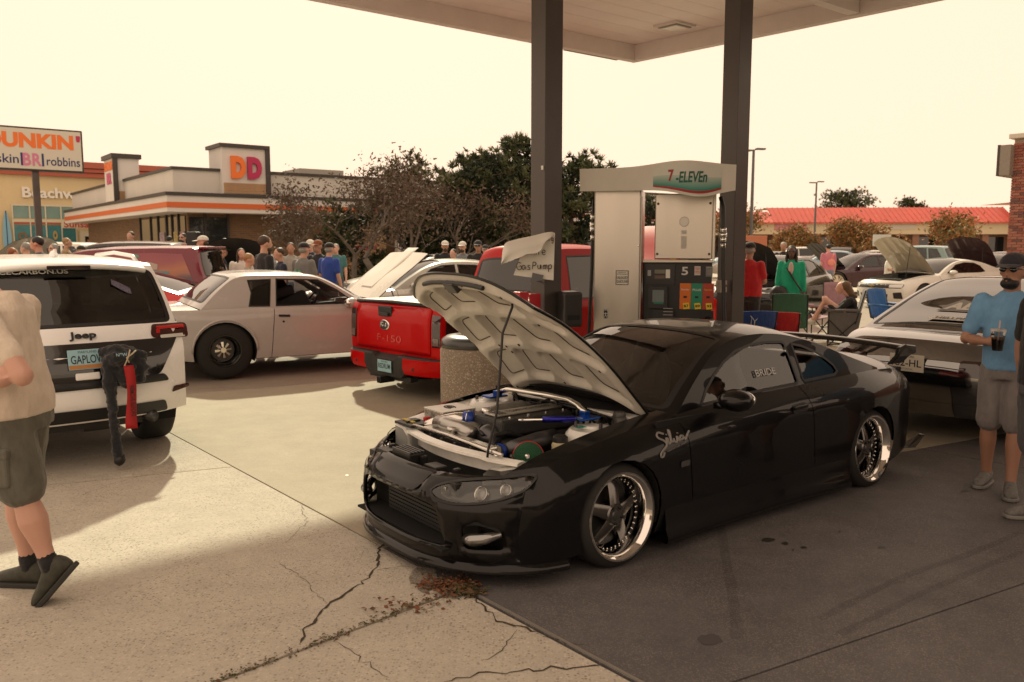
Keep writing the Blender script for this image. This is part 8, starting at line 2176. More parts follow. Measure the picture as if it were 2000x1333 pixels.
# ------------------------------------------------------------------ people
SKIN = [mat('skin_light', (0.52,0.30,0.21),0.55), mat('skin_tan', (0.40,0.21,0.14),0.55), mat('skin_dark', (0.095,0.045,0.03),0.5), mat('skin_pink', (0.58,0.33,0.25),0.55)]
def cloth(name, col, noise=0.12): return mat('cloth_' + name, col, 0.88, sheen=0.15, noise=noise, nscale=14, bump=0.9, bscale=16, stretch=(1,1,0.45))
HAIRM = dict(black=mat('hair_black', (0.012,0.010,0.010),0.6), brown=mat('hair_brown', (0.05,0.028,0.016),0.6), blond=mat('hair_blond', (0.30,0.18,0.08),0.6), grey=mat('hair_grey', (0.25,0.24,0.22),0.6), red=mat('hair_red', (0.25,0.09,0.03),0.6))
class Solid(MB):
    def limb(s, pts, rs, n=10):
        s.tube(pts, rs, n)
        for p, r_ in zip(pts, rs): s.sphere(p, r_ * 0.99, n, 6)
        return s
    def rings(s, rows, n=18):
        """rows: (centre, rx, ry); elliptical rings stacked upward, closed"""
        b = len(s.v)
        for (c, rx, ry) in rows:
            for j in range(n):
                t = 2*PI * j / n; s.v.append((c[0] + rx * math.cos(t), c[1] + ry * math.sin(t), c[2]))
        for i in range(len(rows) - 1):
            for j in range(n): s.f.append((b + i * n + j, b + i * n + (j + 1) % n, b + (i + 1)*n + (j + 1) % n, b + (i + 1)*n + j)); s.mi.append(0)
        s.f.append(tuple(b + j for j in reversed(range(n)))); s.mi.append(0); s.f.append(tuple(b + (len(rows) - 1)*n + j for j in range(n))); s.mi.append(0)
        return s
FOLD = bpy.data.textures.new('folds', 'CLOUDS'); FOLD.noise_scale = 0.09
def skin_up(mb, name, m, parent, vox, fold=0.0, smooth=4):
    o = mb.build(name, m, parent, smooth=True)
    md = o.modifiers.new('remesh', 'REMESH'); md.mode = 'VOXEL'; md.voxel_size = vox; md.use_smooth_shade = True
    md = o.modifiers.new('smooth', 'SMOOTH'); md.iterations = smooth; md.factor = 0.5
    if fold:
        md = o.modifiers.new('folds', 'DISPLACE'); md.texture = FOLD; md.strength = fold; md.mid_level = 0.5
    return o
def V3(*a): return Vector(a)
def head(mb, c, yawv, s=1.0, nose=True):
    """skull, jaw, nose, ears; c centre of the head, yawv unit vector the face looks along"""
    f = Vector((yawv[0], yawv[1],0)).normalized(); r_ = Vector((-f.y, f.x, 0))
    mb.sphere(c + V3(0,0,0.02)*s - f * 0.012*s, (0.078*s, 0.078*s, 0.098*s),16,12); mb.sphere(c + f * 0.018*s + V3(0,0,0.015)*s, (0.070*s, 0.070*s, 0.09*s),14,10)
    mb.sphere(c + f * 0.034*s - V3(0,0,0.058*s),(0.054*s, 0.054*s, 0.055*s),12,8)
    if nose:
        mb.tube([c + f * 0.080*s + V3(0,0,0.02*s), c + f * 0.104*s - V3(0,0,0.022*s), c + f * 0.085*s - V3(0,0,0.03*s)],[0.010*s, 0.014*s, 0.012*s],8)
        mb.sphere(c + f * 0.082*s - V3(0,0,0.058*s),(0.022*s, 0.022*s, 0.010*s),8,6)
    for k in (-1,1): mb.sphere(c + r_ * k * 0.078*s - f * 0.012*s, (0.016*s, 0.016*s, 0.030*s),8,6)
def hand(mb, wrist, d, palm_n, s=1.0, curl=0.5, spread=0.12):
    """palm and five separate bent fingers; d points along the hand, palm_n out of the palm"""
    d = Vector(d).normalized(); n = Vector(palm_n); n = (n - d * n.dot(d)).normalized(); w_ = d.cross(n)
    mb.limb([wrist, wrist + d * 0.035*s],[0.026*s, 0.030*s],8)
    for k in range(4): mb.tube([wrist + d * 0.02*s + w_ * (k - 1.5)*0.012*s, wrist + d * 0.088*s + w_ * (k - 1.5)*0.0205*s],[0.016*s, 0.0125*s],8)
    for k in range(4):
        L = (0.066,0.076,0.072,0.056)[k] * s; b = wrist + d * 0.085*s + w_ * (k - 1.5)*0.0205*s; dd = (d + w_ * (k - 1.5)*spread * 0.4).normalized(); p = b; pts = [b]
        for j in range(3):
            a = curl * (j + 0.6)*0.8; dir_ = dd * math.cos(a) + n * math.sin(a); p = p + dir_ * L * (0.42,0.32,0.26)[j]; pts.append(p)
        mb.tube(pts, [0.0098*s, 0.0092*s, 0.0085*s, 0.0068*s],8); mb.sphere(pts[-1],0.0068*s, 8,5)
    b = wrist + d * 0.025*s - w_ * 0.026*s; t1 = b + (d * 0.6 - w_ * 0.6 + n * 0.35).normalized()*0.042*s; t2 = t1 + (d * 0.8 - w_ * 0.15 + n * 0.5).normalized()*0.036*s
    mb.tube([b, t1, t2],[0.0155*s, 0.0115*s, 0.0085*s],8); mb.sphere(t2,0.0085*s, 8,5)
def shoe(mb, ankle, toe_dir, s=1.0, pitch=0.0, sole=None):
    f = Vector((toe_dir[0], toe_dir[1],0)).normalized(); f = (f * math.cos(pitch) + V3(0,0, math.sin(pitch))).normalized(); r_ = Vector((-toe_dir[1], toe_dir[0],0)).normalized(); u = f.cross(r_) * -1
    if u.z < 0: u = -u
    base = ankle - u * 0.075*s
    rows = [(-0.085,0.026,0.07),(-0.06,0.040,0.115),(0.0,0.043,0.12),(0.06,0.047,0.085),(0.12,0.051,0.066),(0.165,0.043,0.054),(0.19,0.022,0.036)]
    n = 10; b = len(mb.v)
    for (a, wd, ht) in rows:
        for j in range(n):
            t = 2*PI * j / n; mb.v.append(tuple(base + f * a * s + r_ * wd * s * math.cos(t) + u * (ht / 2*s + ht / 2*s * math.sin(t))))
    for i in range(len(rows) - 1):
        for j in range(n): mb.f.append((b + i * n + j, b + i * n + (j + 1) % n, b + (i + 1)*n + (j + 1) % n, b + (i + 1)*n + j)); mb.mi.append(0)
    mb.f.append(tuple(b + j for j in reversed(range(n)))); mb.mi.append(0); mb.f.append(tuple(b + (len(rows) - 1)*n + j for j in range(n))); mb.mi.append(0)
    if sole is not None:
        pl_ = [(a * 1.03, wd * 1.06) for a, wd, ht in rows]; ol = [(a, w_) for a, w_ in pl_] + [(a, -w_) for a, w_ in reversed(pl_)]; n = len(ol)
        vs = [base + f * a * s + r_ * w_ * s + u * z * s for z in (-0.010,0.014) for a, w_ in ol]
        sole.add(vs, [tuple(range(n)), tuple(reversed(range(n, 2*n)))] + [(i, n + i, n + (i + 1) % n, (i + 1) % n) for i in range(n)])
def person(label, px, Y, yaw, h=1.75, shirt=None, trousers=None, skin=0, hair='brown', hat=None, arms='down', shorts=False, group='people in the crowd', sleeves='short', beard=False, glasses=False, long_hair=False,
           fat=1.0, top_px=None, seat=None, shirt_len=0.0, vox=0.02, bald=False, feet=True, pos=None, arms_xyz=None, legs_xyz=None, belly=0.0, socks=None, shoem=None, lean=0.0, fine=False, fold=0.014, headyaw=0.0, solem=None, shorts_z=0.50, head_fwd=0.0):
    """yaw: the way the person faces, degrees from +x; built standing, facing +y in local axes then turned"""
    p = at(px, 480, Y) if pos is None else Vector(pos)
    t = thing('person', label, 'person', (p.x, p.y, 0), R(yaw) - PI / 2, group)
    k = h / 1.75; S_ = SKIN[skin]
    J = lambda x, y, z: V3(x * k, y * k, z * k)
    neck, hd = J(0,0.0,1.47), J(0,0.03 + head_fwd, 1.62 - head_fwd * 0.3)
    body = Solid(); head(body, hd, (math.sin(headyaw), math.cos(headyaw)), k); body.limb([J(0,-0.01,1.40), J(0,0.01 + head_fwd * 0.8,1.55 - head_fwd * 0.3)],[0.062*k, 0.055*k],10)
    sh = Solid(); f_ = fat
    sh.rings([(J(0,0,0.90 - shirt_len),0.165*k * f_, 0.125*k * f_),(J(0,0,1.0),0.165*k * f_, 0.125*k * f_),(J(0, belly, 1.12),0.165*k * f_, 0.125*k * f_ + belly * 0.5),(J(0,0.0,1.30),0.185*k, 0.125*k),(J(0,-0.005,1.40),0.185*k, 0.105*k),(J(0,-0.01,1.455),0.10*k, 0.075*k),(J(0,-0.005,1.49),0.062*k, 0.06*k)])
    poses = {'down': [((0.225,0.0,1.13),(0.245,0.06,0.88),(0,0.15,-1))] * 2, 'front': [((0.235,0.04,1.14),(0.12,0.24,1.12),(-0.6,0.6,0.1))] * 2, 'fold': [((0.25,0.05,1.15),(0.02,0.21,1.18),(-1,0.1,0))] * 2,
             'pocket': [((0.27,-0.04,1.15),(0.19,0.06,0.93),(-0.2,0.2,-1))] * 2, 'phone': [((0.235,0.06,1.14),(0.10,0.28,1.28),(-0.3,0.4,0.9)),((0.225,0.0,1.13),(0.245,0.06,0.88),(0,0.15,-1))],
             'back': [((0.26,-0.06,1.14),(0.24,0.05,0.95),(0,0.3,-1))] * 2}
    for i, sg in enumerate((1,-1)):
        if arms_xyz: e, w_, d, pn = arms_xyz[i]
        else: (e, w_, d), pn = poses[arms][i],(-1,0.2,0)
        s0 = J(sg * 0.185,-0.005,1.405); e = J(sg * e[0], e[1], e[2]); w_ = J(sg * w_[0], w_[1], w_[2]); d = V3(sg * d[0], d[1], d[2])
        af = 0.55 + 0.45*f_; body.limb([s0, e, e.lerp(w_, 0.35), w_],[0.048*k * af, 0.041*k * af, 0.042*k * af, 0.027*k],10); hand(body, w_, d, V3(pn[0] * sg, pn[1], pn[2]), k, 0.75 if fine else 0.5)
        if sleeves == 'short': sh.limb([s0, s0.lerp(e, 0.72)],[0.066*k, 0.062*k],10)
        else: sh.limb([s0, e, e.lerp(w_, 0.92)],[0.064*k, 0.054*k, 0.042*k],10)
    tr = Solid(); sk_leg = shorts
    tr.rings([(J(0,0,0.84),0.155*k * f_, 0.12*k * f_),(J(0,0,0.95),0.160*k * f_, 0.122*k * f_),(J(0,0,1.02),0.158*k * f_, 0.12*k * f_)])
    shs = Solid(); so = Solid(); soles = MB() if solem else None
    for sg, st_ in ((1,0.05),(-1,-0.05)):
        hp, kn, an = J(sg * 0.085,0,0.90), J(sg * 0.095, st_ * 0.5 + 0.02,0.50), J(sg * 0.10, st_, 0.085); pitch = 0.0
        if legs_xyz:
            (a_, b_, pitch) = legs_xyz[0 if sg > 0 else 1]; kn, an = J(*a_), J(*b_)
        if shorts:
            tr.limb([hp, hp.lerp(kn, (0.90 - shorts_z)/0.40)],[0.094*k * f_, 0.092*k * (0.5 + 0.5*f_)],12); body.limb([hp, kn, kn.lerp(an, 0.32), kn.lerp(an, 0.7), an],[0.07*k * f_, 0.054*k, 0.058*k * (0.6 + 0.4*f_),0.042*k, 0.036*k],12)
            if socks: so.limb([kn.lerp(an, 0.84), an],[0.043*k, 0.042*k],10)
        else: tr.limb([hp, kn, an + J(0,0,0.02)],[0.092*k * f_, 0.068*k, 0.056*k],12)
        shoe(shs, an, (sg * 0.15,1), k * 1.02, pitch, soles)
    skin_up(body, 'body', S_, t, vox * 0.75,0,3)
    skin_up(sh, 'shirt', shirt, t, vox, fold, 3); skin_up(tr, 'trousers', trousers or cloth('jeans', (0.06,0.08,0.12)), t, vox, 0.012,3)
    if feet:
        sh_o = shs.build('shoes', shoem or mat('shoe_dark', (0.04,0.04,0.045),0.7), t, smooth=True)
        if fine: sh_o.modifiers.new('s', 'SUBSURF').levels = 1; sh_o.modifiers['s'].render_levels = 1
        if soles: soles.build('soles', solem, sh_o, bevel=0.006)
    if socks and so.v: so.build('socks', socks, t, smooth=True)
    f = V3(0,1,0)
    if not bald and hat is None or long_hair:
        hr = Solid(); hr.sphere(hd + J(0,-0.022,0.042),(0.086*k, 0.090*k, 0.085*k),14,10)
        if long_hair:
            hr.limb([hd + J(0,-0.06,0.02), hd + J(0,-0.085,-0.12), hd + J(0.0,-0.09,-0.30)],[0.075*k, 0.07*k, 0.04*k],10)
            for sg in (-1,1): hr.limb([hd + J(sg * 0.07,-0.01,0.02), hd + J(sg * 0.085,0.0,-0.12), hd + J(sg * 0.085,0.02,-0.28)],[0.028*k, 0.03*k, 0.018*k],8)
        skin_up(hr, 'hair', HAIRM[hair], t, 0.014,0.02,2)
    if hat is not None:
        ht = MB(); c = hd + J(0,-0.01,0.060); ht.sphere(c, (0.092*k, 0.104*k, 0.085*k),16,10)
        ht.v = [(v[0], v[1], max(v[2], c.z - 0.01)) for v in ht.v]
        vs = []
        for i in range(9):
            a = PI * (0.14 + 0.72*i / 8); vs += [(c.x + 0.09*k * math.cos(a), c.y + 0.088*k * math.sin(a), c.z + 0.004),(c.x + 0.088*k * math.cos(a), c.y + (0.09 + 0.115*math.sin(a))*k * (math.sin(a) ** 0.4), c.z - 0.022)]
        ht.add(vs, [(2*i, 2*i + 1,2*i + 3,2*i + 2) for i in range(8)]); ht.build('cap', hat, t, smooth=True)
        if hair and not bald:
            hr = Solid(); hr.sphere(hd + J(0,-0.035,0.0),(0.082*k, 0.075*k, 0.06*k),12,8); skin_up(hr, 'hair', HAIRM[hair], t, 0.014,0,1)
    if beard:
        bd = Solid(); bd.sphere(hd + J(0,0.034,-0.080),(0.064*k, 0.066*k, 0.046*k),12,8); bd.sphere(hd + J(0,0.088,-0.044),(0.034*k, 0.018*k, 0.008*k),10,6); skin_up(bd, 'beard', HAIRM[hair], t, 0.012,0.012,1)
    if glasses:
        g = MB()
        for sg in (-1,1): g.sphere(hd + J(sg * 0.034,0.082,0.022),(0.028*k, 0.012*k, 0.021*k),10,6); g.bar(hd + J(sg * 0.06,0.075,0.028), hd + J(sg * 0.08,-0.01,0.02),0.006)
        g.build('sunglasses', mat('dark_lens2', (0.01,0.01,0.012),0.08, coat=1), t, smooth=True)
    if headyaw:
        for o in t.children:
            if o.name.split('.')[0] in ('cap', 'beard', 'sunglasses', 'hair'):
                M = Matrix.Translation(hd) @ Matrix.Rotation(-headyaw, 4, 'Z') @ Matrix.Translation(-hd); o.data.transform(M)
    return t
BLKS, GREYS, WHTS = cloth('black', (0.014,0.014,0.016)), cloth('grey', (0.17,0.17,0.165)), cloth('white', (0.62,0.60,0.55))
NAV, TAN_, BLU_, TEE = cloth('navy', (0.02,0.025,0.05)), cloth('tan', (0.36,0.24,0.14)), cloth('royal', (0.02,0.06,0.32)), cloth('stone', (0.30,0.28,0.25))
CAPW, CAPB = cloth('cap_white', (0.6,0.58,0.52)), cloth('cap_black', (0.016,0.016,0.018))
# left crowd
person('red-haired person at the left edge, seen from behind the white SUV', 22,16,60,1.72, NAV, hair='red', long_hair=False)
person('man with short grey-brown hair looking aside near the raised grey bonnet', 52,17,175,1.82, GREYS, hair='grey', skin=3)
person('young man with thick dark hair in profile by the sign pole', 76,14.5,190,1.92, NAV, hair='black', skin=0)
person('older man with white hair and sunglasses by the shop door', 106,19,240,1.80, GREYS, hair='grey', glasses=True, skin=3)
person('person in a tan coat walking before the beach shop', 129,22,20,1.96, TAN_, hair='blond', sleeves='long')
person('person in a dark cap bent low beside the dark SUV', 160,20,200,1.74, NAV, hat=CAPB)
person('man with cropped brown hair behind the dark SUV roof', 257,24.6,265,2.17, BLKS, hair='brown')
person('man facing away near the coffee shop door', 331,27.5,80,2.07, BLKS, hair='black')
person('bearded man in sunglasses in front of the brick wall', 358,24.5,262,2.12, BLKS, hair='black', beard=True, glasses=True)
person('man in grey shirt and white cap with folded arms', 399,17.0,190,1.94, GREYS, hat=CAPW, hair='brown', arms='fold')
person('person in dark shirt crouched beyond the burgundy van', 432,18.5,30,1.74, NAV, hat=CAPB, arms='front')
person('woman with tied-up blond hair in a pale top', 483,14.2,20,1.63, TEE, hair='blond')
person('big bearded man in a black T-shirt with back turned', 515,13.3,40,1.92, BLKS, hair='brown', beard=True, fat=1.35)
person('man with short brown hair next to the big bearded man', 547,15.2,210,1.72, NAV, hair='brown')
pt_ = person('man in black cap and grey T-shirt printed on the back', 592,15.0,60,1.80, GREYS, hat=CAPB, hair='grey', arms='front', fat=1.2)
mb = MB(); mb.sphere((0,-0.165,1.22),(0.11,0.012,0.12),12,8); mb.build('back_print', mat('print_mixed', (0.12,0.30,0.22),0.8, noise=0.9, nscale=14), pt_)
person('man in black and orange cap with lanyard', 622,17.5,250,1.86, BLKS, hat=cloth('cap_orange', (0.20,0.06,0.02)), skin=1)
person('man in royal blue shirt and dark cap', 642,16.5,60,1.80, BLU_, hat=CAPB, hair='grey')
person('man in white captain cap and black shirt', 869,20.8,280,1.86, BLKS, hat=CAPW, skin=1, beard=True, hair='brown', arms='front')
person('short-haired woman before the white-capped men', 886,19.6,240,1.68, cloth('pink_grey', (0.40,0.30,0.27)), hair='brown', skin=3)
person('bearded man in white cap and grey polo', 904,20.4,255,1.84, cloth('bluegrey', (0.16,0.18,0.20)), hat=CAPW, beard=True, hair='brown')
person('man in black T-shirt and black cap with sunglasses', 934,19.5,265,1.86, BLKS, hat=CAPB, glasses=True, skin=1, arms='front')
person('man in dark cap peeping behind the black T-shirt man', 948,22,265,1.76, BLKS, hat=CAPB)
person('dark-haired person in a white shirt looking down', 962,19.8,200,1.70, WHTS, hair='black', sleeves='long', arms='front')
person('person in grey hoodie between the speaker and the blond woman', 455,19.5,150,1.80, GREYS, hair='brown', sleeves='long'); person('woman in white top beside the open black bonnet', 470,17.5,300,1.70, WHTS, hair='brown', skin=3, long_hair=True)
person('man in stone shirt between the big man and the printed T-shirt', 568,18.5,280,1.82, TEE, hair='brown', skin=1); person('man in white cap just right of the printed T-shirt man', 607,20,250,1.88, NAV, hat=CAPW, skin=3)
person('tall man in navy shirt farther back near the shop screen', 440,22,260,1.95, NAV, hair='black', skin=1); person('person in teal shirt deep behind the blue shirt man', 656,21,270,1.80, cloth('teal_tee', (0.05,0.16,0.17)), hair='grey', skin=3)
# right crowd
person('man in a red T-shirt and black cap with back turned beside the column', 1464,13.4,60,1.80, cloth('red', (0.42,0.012,0.016)), BLKS, skin=1, hat=CAPB, hair='grey', arms='front', fat=1.3)
person('man in black shirt behind the woman in green', 1531,24,240,1.86, BLKS, hair='grey', skin=1)
gw = person('woman in a long emerald jacket with black shoulder bag', 1547,15.6,250,1.76, cloth('emerald', (0.004,0.30,0.17)), BLKS, skin=2, hair='black', long_hair=True, glasses=True, sleeves='long', shirt_len=0.28, fat=1.1)
mb = MB(); mb.tube([(0.16,0.02,1.44),(0.02,0.15,1.25),(-0.14,0.16,1.0),(-0.20,0.12,0.92)],0.016,6); mb.build('bag_strap', BLK, gw)
sb_ = Solid(); sb_.sphere((0.20,0.13,0.86),(0.17,0.09,0.15),14,10); sb_.sphere((0.25,0.14,0.80),(0.13,0.08,0.10),12,8); skin_up(sb_, 'shoulder_bag', mat('black_leather', (0.018,0.017,0.018),0.45), gw, 0.02,0.03,2)
mb = MB(); mb.rings if False else None
mb.sphere((0.0,0.135,1.33),(0.045,0.02,0.12),10,8); mb.build('top', cloth('blush', (0.55,0.40,0.36)), gw, smooth=True)
pw = person('woman in pink T-shirt and jeans walking away with a pink sling bag', 1619,27.5,95,1.80, cloth('pink', (0.50,0.17,0.22)), cloth('denim', (0.14,0.19,0.26)), skin=3, hair='black', fat=1.2)
mb = MB(); mb.sphere((0.02,-0.17,1.20),(0.13,0.05,0.11),12,8); mb.tube([(0.02,-0.14,1.26),(0.14,-0.10,1.46)],0.018,6); mb.build('sling_bag', cloth('coral', (0.70,0.25,0.20)), pw, smooth=True)
person('small blond girl in purple top and pink shorts holding a hand', 1583,27.0,85,1.22, cloth('purple', (0.22,0.11,0.28)), cloth('hotpink', (0.62,0.18,0.26)), skin=3, hair='blond', long_hair=True, shorts=True)
person('person in a light shirt leaning over the white muscle car', 1737,26.5,330,1.52, WHTS, skin=1, hair='black', arms='front')

# ------------------------------------------------------------------ the walkers nearest the camera
KHAKI = cloth('beige_tee', (0.66,0.57,0.47)); OLIVE = cloth('olive_shorts', (0.115,0.112,0.090),0.25)
lm = person('big man walking past at the left edge in beige T-shirt and olive cargo shorts', 0,4,180,1.80, KHAKI, OLIVE, skin=3, hair='brown', shorts=True, group=None, fat=1.42, belly=0.05, vox=0.012, head_fwd=0.13, pos=(-2.47,4.02,0), fine=True, fold=0.012,
            arms_xyz=[((0.27,0.08,1.14),(0.22,0.30,1.06),(-0.2,1,0),(-1,0,0)),((0.29,-0.24,1.13),(0.29,0.03,1.11),(-0.3,1,0.1),(-1,0,0))],
            legs_xyz=[((0.10,0.06,0.50),(0.10,0.02,0.09),0.0),((-0.10,-0.10,0.52),(-0.10,-0.20,0.17),-0.85)], socks=cloth('black_socks', (0.012,0.012,0.014)), shoem=mat('olive_shoe', (0.045,0.046,0.034),0.7, noise=0.3, nscale=30), solem=mat('dark_sole', (0.03,0.03,0.028),0.7), shorts_z=0.56)
mb = MB(); mb.box((-0.215,-0.02,0.70),(0.03,0.17,0.17)); mb.box((-0.218,-0.02,0.775),(0.034,0.18,0.05)); mb.build('cargo_pocket', OLIVE, lm, bevel=0.012)
SKYB = cloth('sky_tee', (0.16,0.35,0.58)); GRSH = cloth('grey_shorts', (0.21,0.19,0.185)); BK2 = cloth('black_tee', (0.013,0.013,0.015)); CHAR = cloth('charcoal_shorts', (0.075,0.075,0.085))
GSH = mat('grey_trainer', (0.16,0.155,0.15),0.8, noise=0.3, nscale=40); SOLW = mat('grey_sole', (0.22,0.21,0.2),0.7)
bm1 = person('bearded man in light blue T-shirt, cap and sunglasses holding an iced drink', 0,6,232,1.69, SKYB, GRSH, skin=1, hair='black', hat=cloth('navy_cap', (0.025,0.024,0.034)), beard=True, glasses=True, shorts=True, group=None, fat=1.0, vox=0.012, pos=(3.52,5.84,0), fine=True, fold=0.012,
            arms_xyz=[((0.27,0.06,1.12),(0.10,0.27,1.13),(-0.85,0.45,0.05),(0.2,0.9,0.0)),((0.25,-0.03,1.13),(0.27,0.06,0.88),(0,0.2,-1),(-1,0.2,0))],
            legs_xyz=[((0.09,0.02,0.50),(0.10,-0.08,0.09),0.0),((-0.09,0.08,0.50),(-0.09,0.14,0.09),0.0)], shoem=GSH, solem=SOLW, headyaw=0.25, shorts_z=0.52)
bm2 = person('man in black T-shirt and cap at the right edge, wearing a black watch', 0,5,188,1.71, BK2, CHAR, skin=1, hair='brown', hat=cloth('camo_cap', (0.075,0.070,0.055),0.5), beard=False, shorts=True, group=None, fat=1.15, vox=0.012, pos=(3.33,5.10,0), fine=True, fold=0.012,
            arms_xyz=[((0.26,-0.02,1.13),(0.26,-0.05,0.88),(0,0,-1),(-1,0,0)),((0.26,0.07,1.13),(0.23,0.20,0.92),(0,0.35,-1),(-1,0.1,0))],
            legs_xyz=[((0.09,-0.02,0.50),(0.09,-0.06,0.09),0.0),((-0.09,-0.10,0.50),(-0.09,-0.20,0.09),0.0)], shoem=GSH, solem=SOLW, shorts_z=0.50)
k = 1.71/1.75; w_ = V3(-0.23,0.20,0.92)*k; e_ = V3(-0.26,0.07,1.13)*k; dd = (e_ - w_).normalized()
mb = MB(); mb.tube([w_ + dd * 0.035, w_ + dd * 0.062],0.036,14); wt = mb.build('watch_strap', BLK, bm2, smooth=True); mb = MB(); mb.box(tuple(w_ + dd * 0.048 + V3(-0.034,0,0)),(0.014,0.036,0.040)); mb.build('watch_case', mat('watch_glass', (0.02,0.02,0.025),0.15, coat=1), wt, bevel=0.004)
# iced drink in the bearded man's hand
k = 1.69/1.75; hp_ = V3(0.10,0.27,1.13)*k + V3(-0.85,0.45,0.05).normalized()*0.085 + V3(0.0,0.04,0.0)
cup = thing('iced_drink', 'clear plastic cup of dark iced drink with straw held by the bearded man', 'cup', bm1.matrix_basis @ (hp_ + V3(0,0,-0.055)))
mb = MB(); mb.lathe([(0.0,0.002),(0.031,0.002),(0.038,0.075)],24, None); mb.build('drink', mat('cola', (0.012,0.006,0.004),0.15, coat=0.6), cup, smooth=True)
mb = MB(); mb.lathe([(0.032,0.0),(0.0465,0.135),(0.0475,0.138)],24, None); mb.build('cup_wall', glass('cup_plastic', (0.72,0.72,0.70)), cup, smooth=True)
mb = MB(); mb.lathe([(0.050,0.135),(0.050,0.142),(0.046,0.150),(0.0,0.152)],24, None); mb.build('lid', mat('cup_lid', (0.55,0.53,0.50),0.3, alpha=0.7), cup, smooth=True)
mb = MB(); mb.tube([(0,0,0.05),(0.006,0,0.205)],0.005,8); mb.build('straw', mat('straw', (0.6,0.45,0.40),0.5), cup)
# ------------------------------------------------------------------ folding chairs
def camp_chair(label, px, Y, yaw, fab, frame_m=None, h=0.86, w=0.56, side=None):
    p = at(px, 480, Y); t = thing('camping_chair', label, 'chair', (p.x, p.y, 0), R(yaw), 'folding camping chairs')
    fm = frame_m or mat('chair_frame', (0.02,0.02,0.022),0.4,0.4)
    # local: faces +x
    for sy in (-1,1):
        y = sy * w / 2
        for a, b in (((0.24, y, 0.0),(-0.22, y, 0.46)),((-0.24, y, 0.0),(0.22, y, 0.46)),((0.23, y, 0.0),(0.23, y, 0.62)),((-0.20, y, 0.40),(-0.34, y, h))):
            mb = MB(); mb.tube([a, b],0.011,6); mb.build('leg' if b[2] < 0.7 else 'back_post', fm, t)
        mb = MB(); mb.tube([(0.26, y, 0.62),(0.0, y, 0.635),(-0.28, y, 0.64)],0.024,8); mb.build('armrest', fab, t, smooth=True)
    for (a, b) in (((0.24,-w / 2,0.02),(-0.24, w / 2,0.02)),((0.24, w / 2,0.02),(-0.24,-w / 2,0.02))):
        mb = MB(); mb.tube([a, b],0.009,6); mb.build('brace', fm, t)
    n = 8; vs = []
    for i in range(n + 1):
        for j in range(n + 1):
            a, b = i / n, j / n; vs.append((0.24 - 0.46*a, (b - 0.5)*w, 0.45 - 0.06*math.sin(PI * a)*math.sin(PI * b) - 0.05*a))
    f4 = [(i * (n + 1) + j, (i + 1)*(n + 1) + j, (i + 1)*(n + 1) + j + 1, i * (n + 1) + j + 1) for i in range(n) for j in range(n)]
    o = mesh_obj('seat', vs, f4, fab, t, smooth=True); o.modifiers.new('s', 'SOLIDIFY').thickness = 0.008
    vs = []
    for i in range(n + 1):
        for j in range(n + 1):
            a, b = i / n, j / n; vs.append((-0.20 - 0.14*a - 0.05*math.sin(PI * b),(b - 0.5)*w, 0.38 + (h - 0.38)*a + 0.015*math.sin(PI * b)*a))
    o = mesh_obj('backrest', vs, f4, fab, t, smooth=True); o.modifiers.new('s', 'SOLIDIFY').thickness = 0.010
    if side:
        for sy in (-1,1):
            o = mesh_obj('side_panel', [(0.23, sy * w / 2,0.10),(-0.22, sy * w / 2,0.10),(-0.30, sy * w / 2,0.60),(0.23, sy * w / 2,0.60)],[(0,1,2,3)], side, t)
    return t
CBL, CRD, CGN, CGY, CPK = cloth('chair_blue', (0.012,0.045,0.20)), cloth('chair_red', (0.42,0.012,0.015)), cloth('chair_green', (0.035,0.12,0.075)), cloth('chair_grey', (0.115,0.105,0.105)), cloth('chair_mauve', (0.30,0.17,0.19))
c1 = camp_chair('blue camping chair with a white emblem beside the man in red', 1468,12.0,95, CBL, h=0.82, side=CBL)
stroke_obj('chair_emblem', [[(-0.05,-0.06),(-0.05,0.06),(0.05,-0.06),(0.05,0.06)],[(-0.07,0.07),(0.0,-0.01),(0.07,0.07)],[(0,-0.01),(0,-0.07)]],0.007, LET, c1, frame((-0.345,0.05,0.70),(0,-1,0),(-0.2,0,1)))
camp_chair('bright red camping chair next to the blue one', 1522,12.3,80, CRD, h=0.78, side=CRD); camp_chair('green camping chair in front of the woman in emerald', 1548,14.0,70, CGN, h=0.95)
camp_chair('grey padded camping chair with a girl sitting in it', 1652,14.6,160, CGY, h=0.98, w=0.6, side=CGY); camp_chair('faded mauve camping chair behind the seated girl', 1640,17.6,250, CPK, h=0.95); camp_chair('low mauve camping chair facing the seated girl', 1592,15.4,20, CPK, h=0.6)
camp_chair('blue camping chair half hidden by the black hatchback', 1745,15.6,300, cloth('chair_azure', (0.015,0.10,0.30)), h=0.92)
# girl sitting in the grey chair
p = at(1652,480,14.6); gt = thing('person', 'girl with long brown hair sitting in the grey chair with knees drawn up', 'person', (p.x, p.y, 0), R(160) - PI / 2, 'people in the crowd')
b = Solid(); hd_ = V3(0,0.0,1.02); head(b, hd_ + V3(0,0.04,-0.01),(0,1),0.95); b.limb([V3(0,-0.10,0.86), V3(0,0.0,0.96)],[0.05,0.05],8)
for sg in (-1,1):
    b.limb([V3(sg * 0.09,-0.08,0.48), V3(sg * 0.10,0.30,0.80), V3(sg * 0.10,0.46,0.46), V3(sg * 0.10,0.52,0.42)],[0.085,0.062,0.045,0.03],10); b.limb([V3(sg * 0.17,-0.10,0.80), V3(sg * 0.22,0.10,0.62), V3(sg * 0.10,0.26,0.72)],[0.045,0.038,0.028],8); hand(b, V3(sg * 0.10,0.26,0.72), V3(-sg * 0.4,0.8,0.3), V3(-sg, 0,0),0.9,0.6)
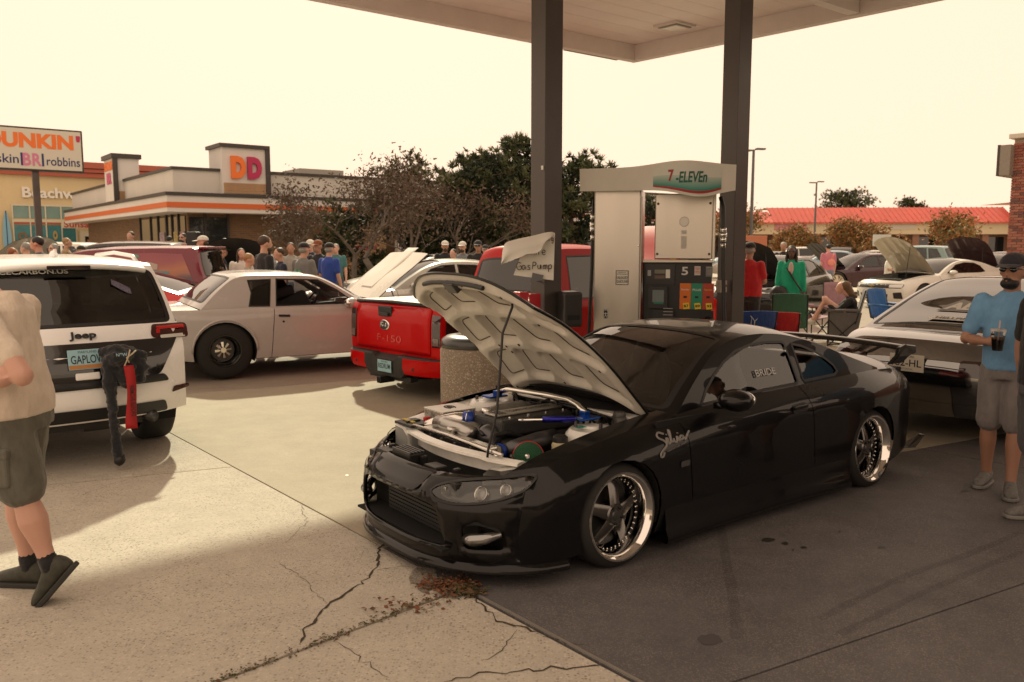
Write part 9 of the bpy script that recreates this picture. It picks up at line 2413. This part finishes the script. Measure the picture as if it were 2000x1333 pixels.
skin_up(b, 'body', SKIN[3], gt, 0.015); b = Solid(); b.rings([(V3(0,-0.10,0.44),0.17,0.13),(V3(0,-0.12,0.62),0.16,0.12),(V3(0,-0.13,0.78),0.17,0.10),(V3(0,-0.10,0.87),0.08,0.07)])
for sg in (-1,1): b.limb([V3(sg * 0.165,-0.11,0.80), V3(sg * 0.22,0.10,0.62), V3(sg * 0.13,0.22,0.70)],[0.062,0.052,0.042],8)
skin_up(b, 'shirt', BLKS, gt, 0.018,0.015); b = Solid(); b.rings([(V3(0,-0.06,0.40),0.17,0.15),(V3(0,-0.08,0.52),0.17,0.13)])
for sg in (-1,1): b.limb([V3(sg * 0.09,-0.06,0.46), V3(sg * 0.095,0.06,0.57)],[0.10,0.09],10)
skin_up(b, 'shorts', cloth('denim2', (0.10,0.13,0.17)), gt, 0.018); b = Solid(); b.sphere(hd_ + V3(0,-0.02,0.03),(0.09,0.095,0.09),14,10); b.limb([hd_ + V3(0,-0.06,0.0), hd_ + V3(0,-0.12,-0.12), hd_ + V3(0,-0.20,-0.16)],[0.075,0.07,0.035],10)
skin_up(b, 'hair', mat('hair_chestnut', (0.12,0.065,0.032),0.6), gt, 0.015,0.02,2)
mb = MB(); shoe(mb, V3(0.10,0.52,0.42),(0,1),0.9); shoe(mb, V3(-0.10,0.52,0.42),(0,1),0.9); mb.build('shoes', WHTS, gt, smooth=True)
# white bottle hanging by the chairs, loudspeaker on a stand
wbx = thing('water_bottle', 'white bottle standing on the green chair beside the black bag', 'bottle', at(1517,612,13.9)); mb = MB(); mb.lathe([(0,-0.1),(0.04,-0.1),(0.045,0.06),(0.02,0.11),(0.02,0.14),(0,0.14)],14, None); mb.build('shell', WHTS, wbx, smooth=True)
sp_ = at(379,480,19.0); ls = thing('loudspeaker', 'black loudspeaker on a pole stand before the coffee shop brick wall', 'loudspeaker', (sp_.x, sp_.y, 0)); box('cabinet', (0,0,1.86),(0.24,0.26,0.40), BLK, ls, 0.02); box('pole', (0,0,0.85),(0.04,0.04,1.65), BLK, ls)
for a in (0.3,2.4,4.5): mb = MB(); mb.tube([(0,0,0.6),(0.4*math.cos(a),0.4*math.sin(a),0)],0.015,6); mb.build('leg', BLK, ls)
q_ = at(392,480,15.2)
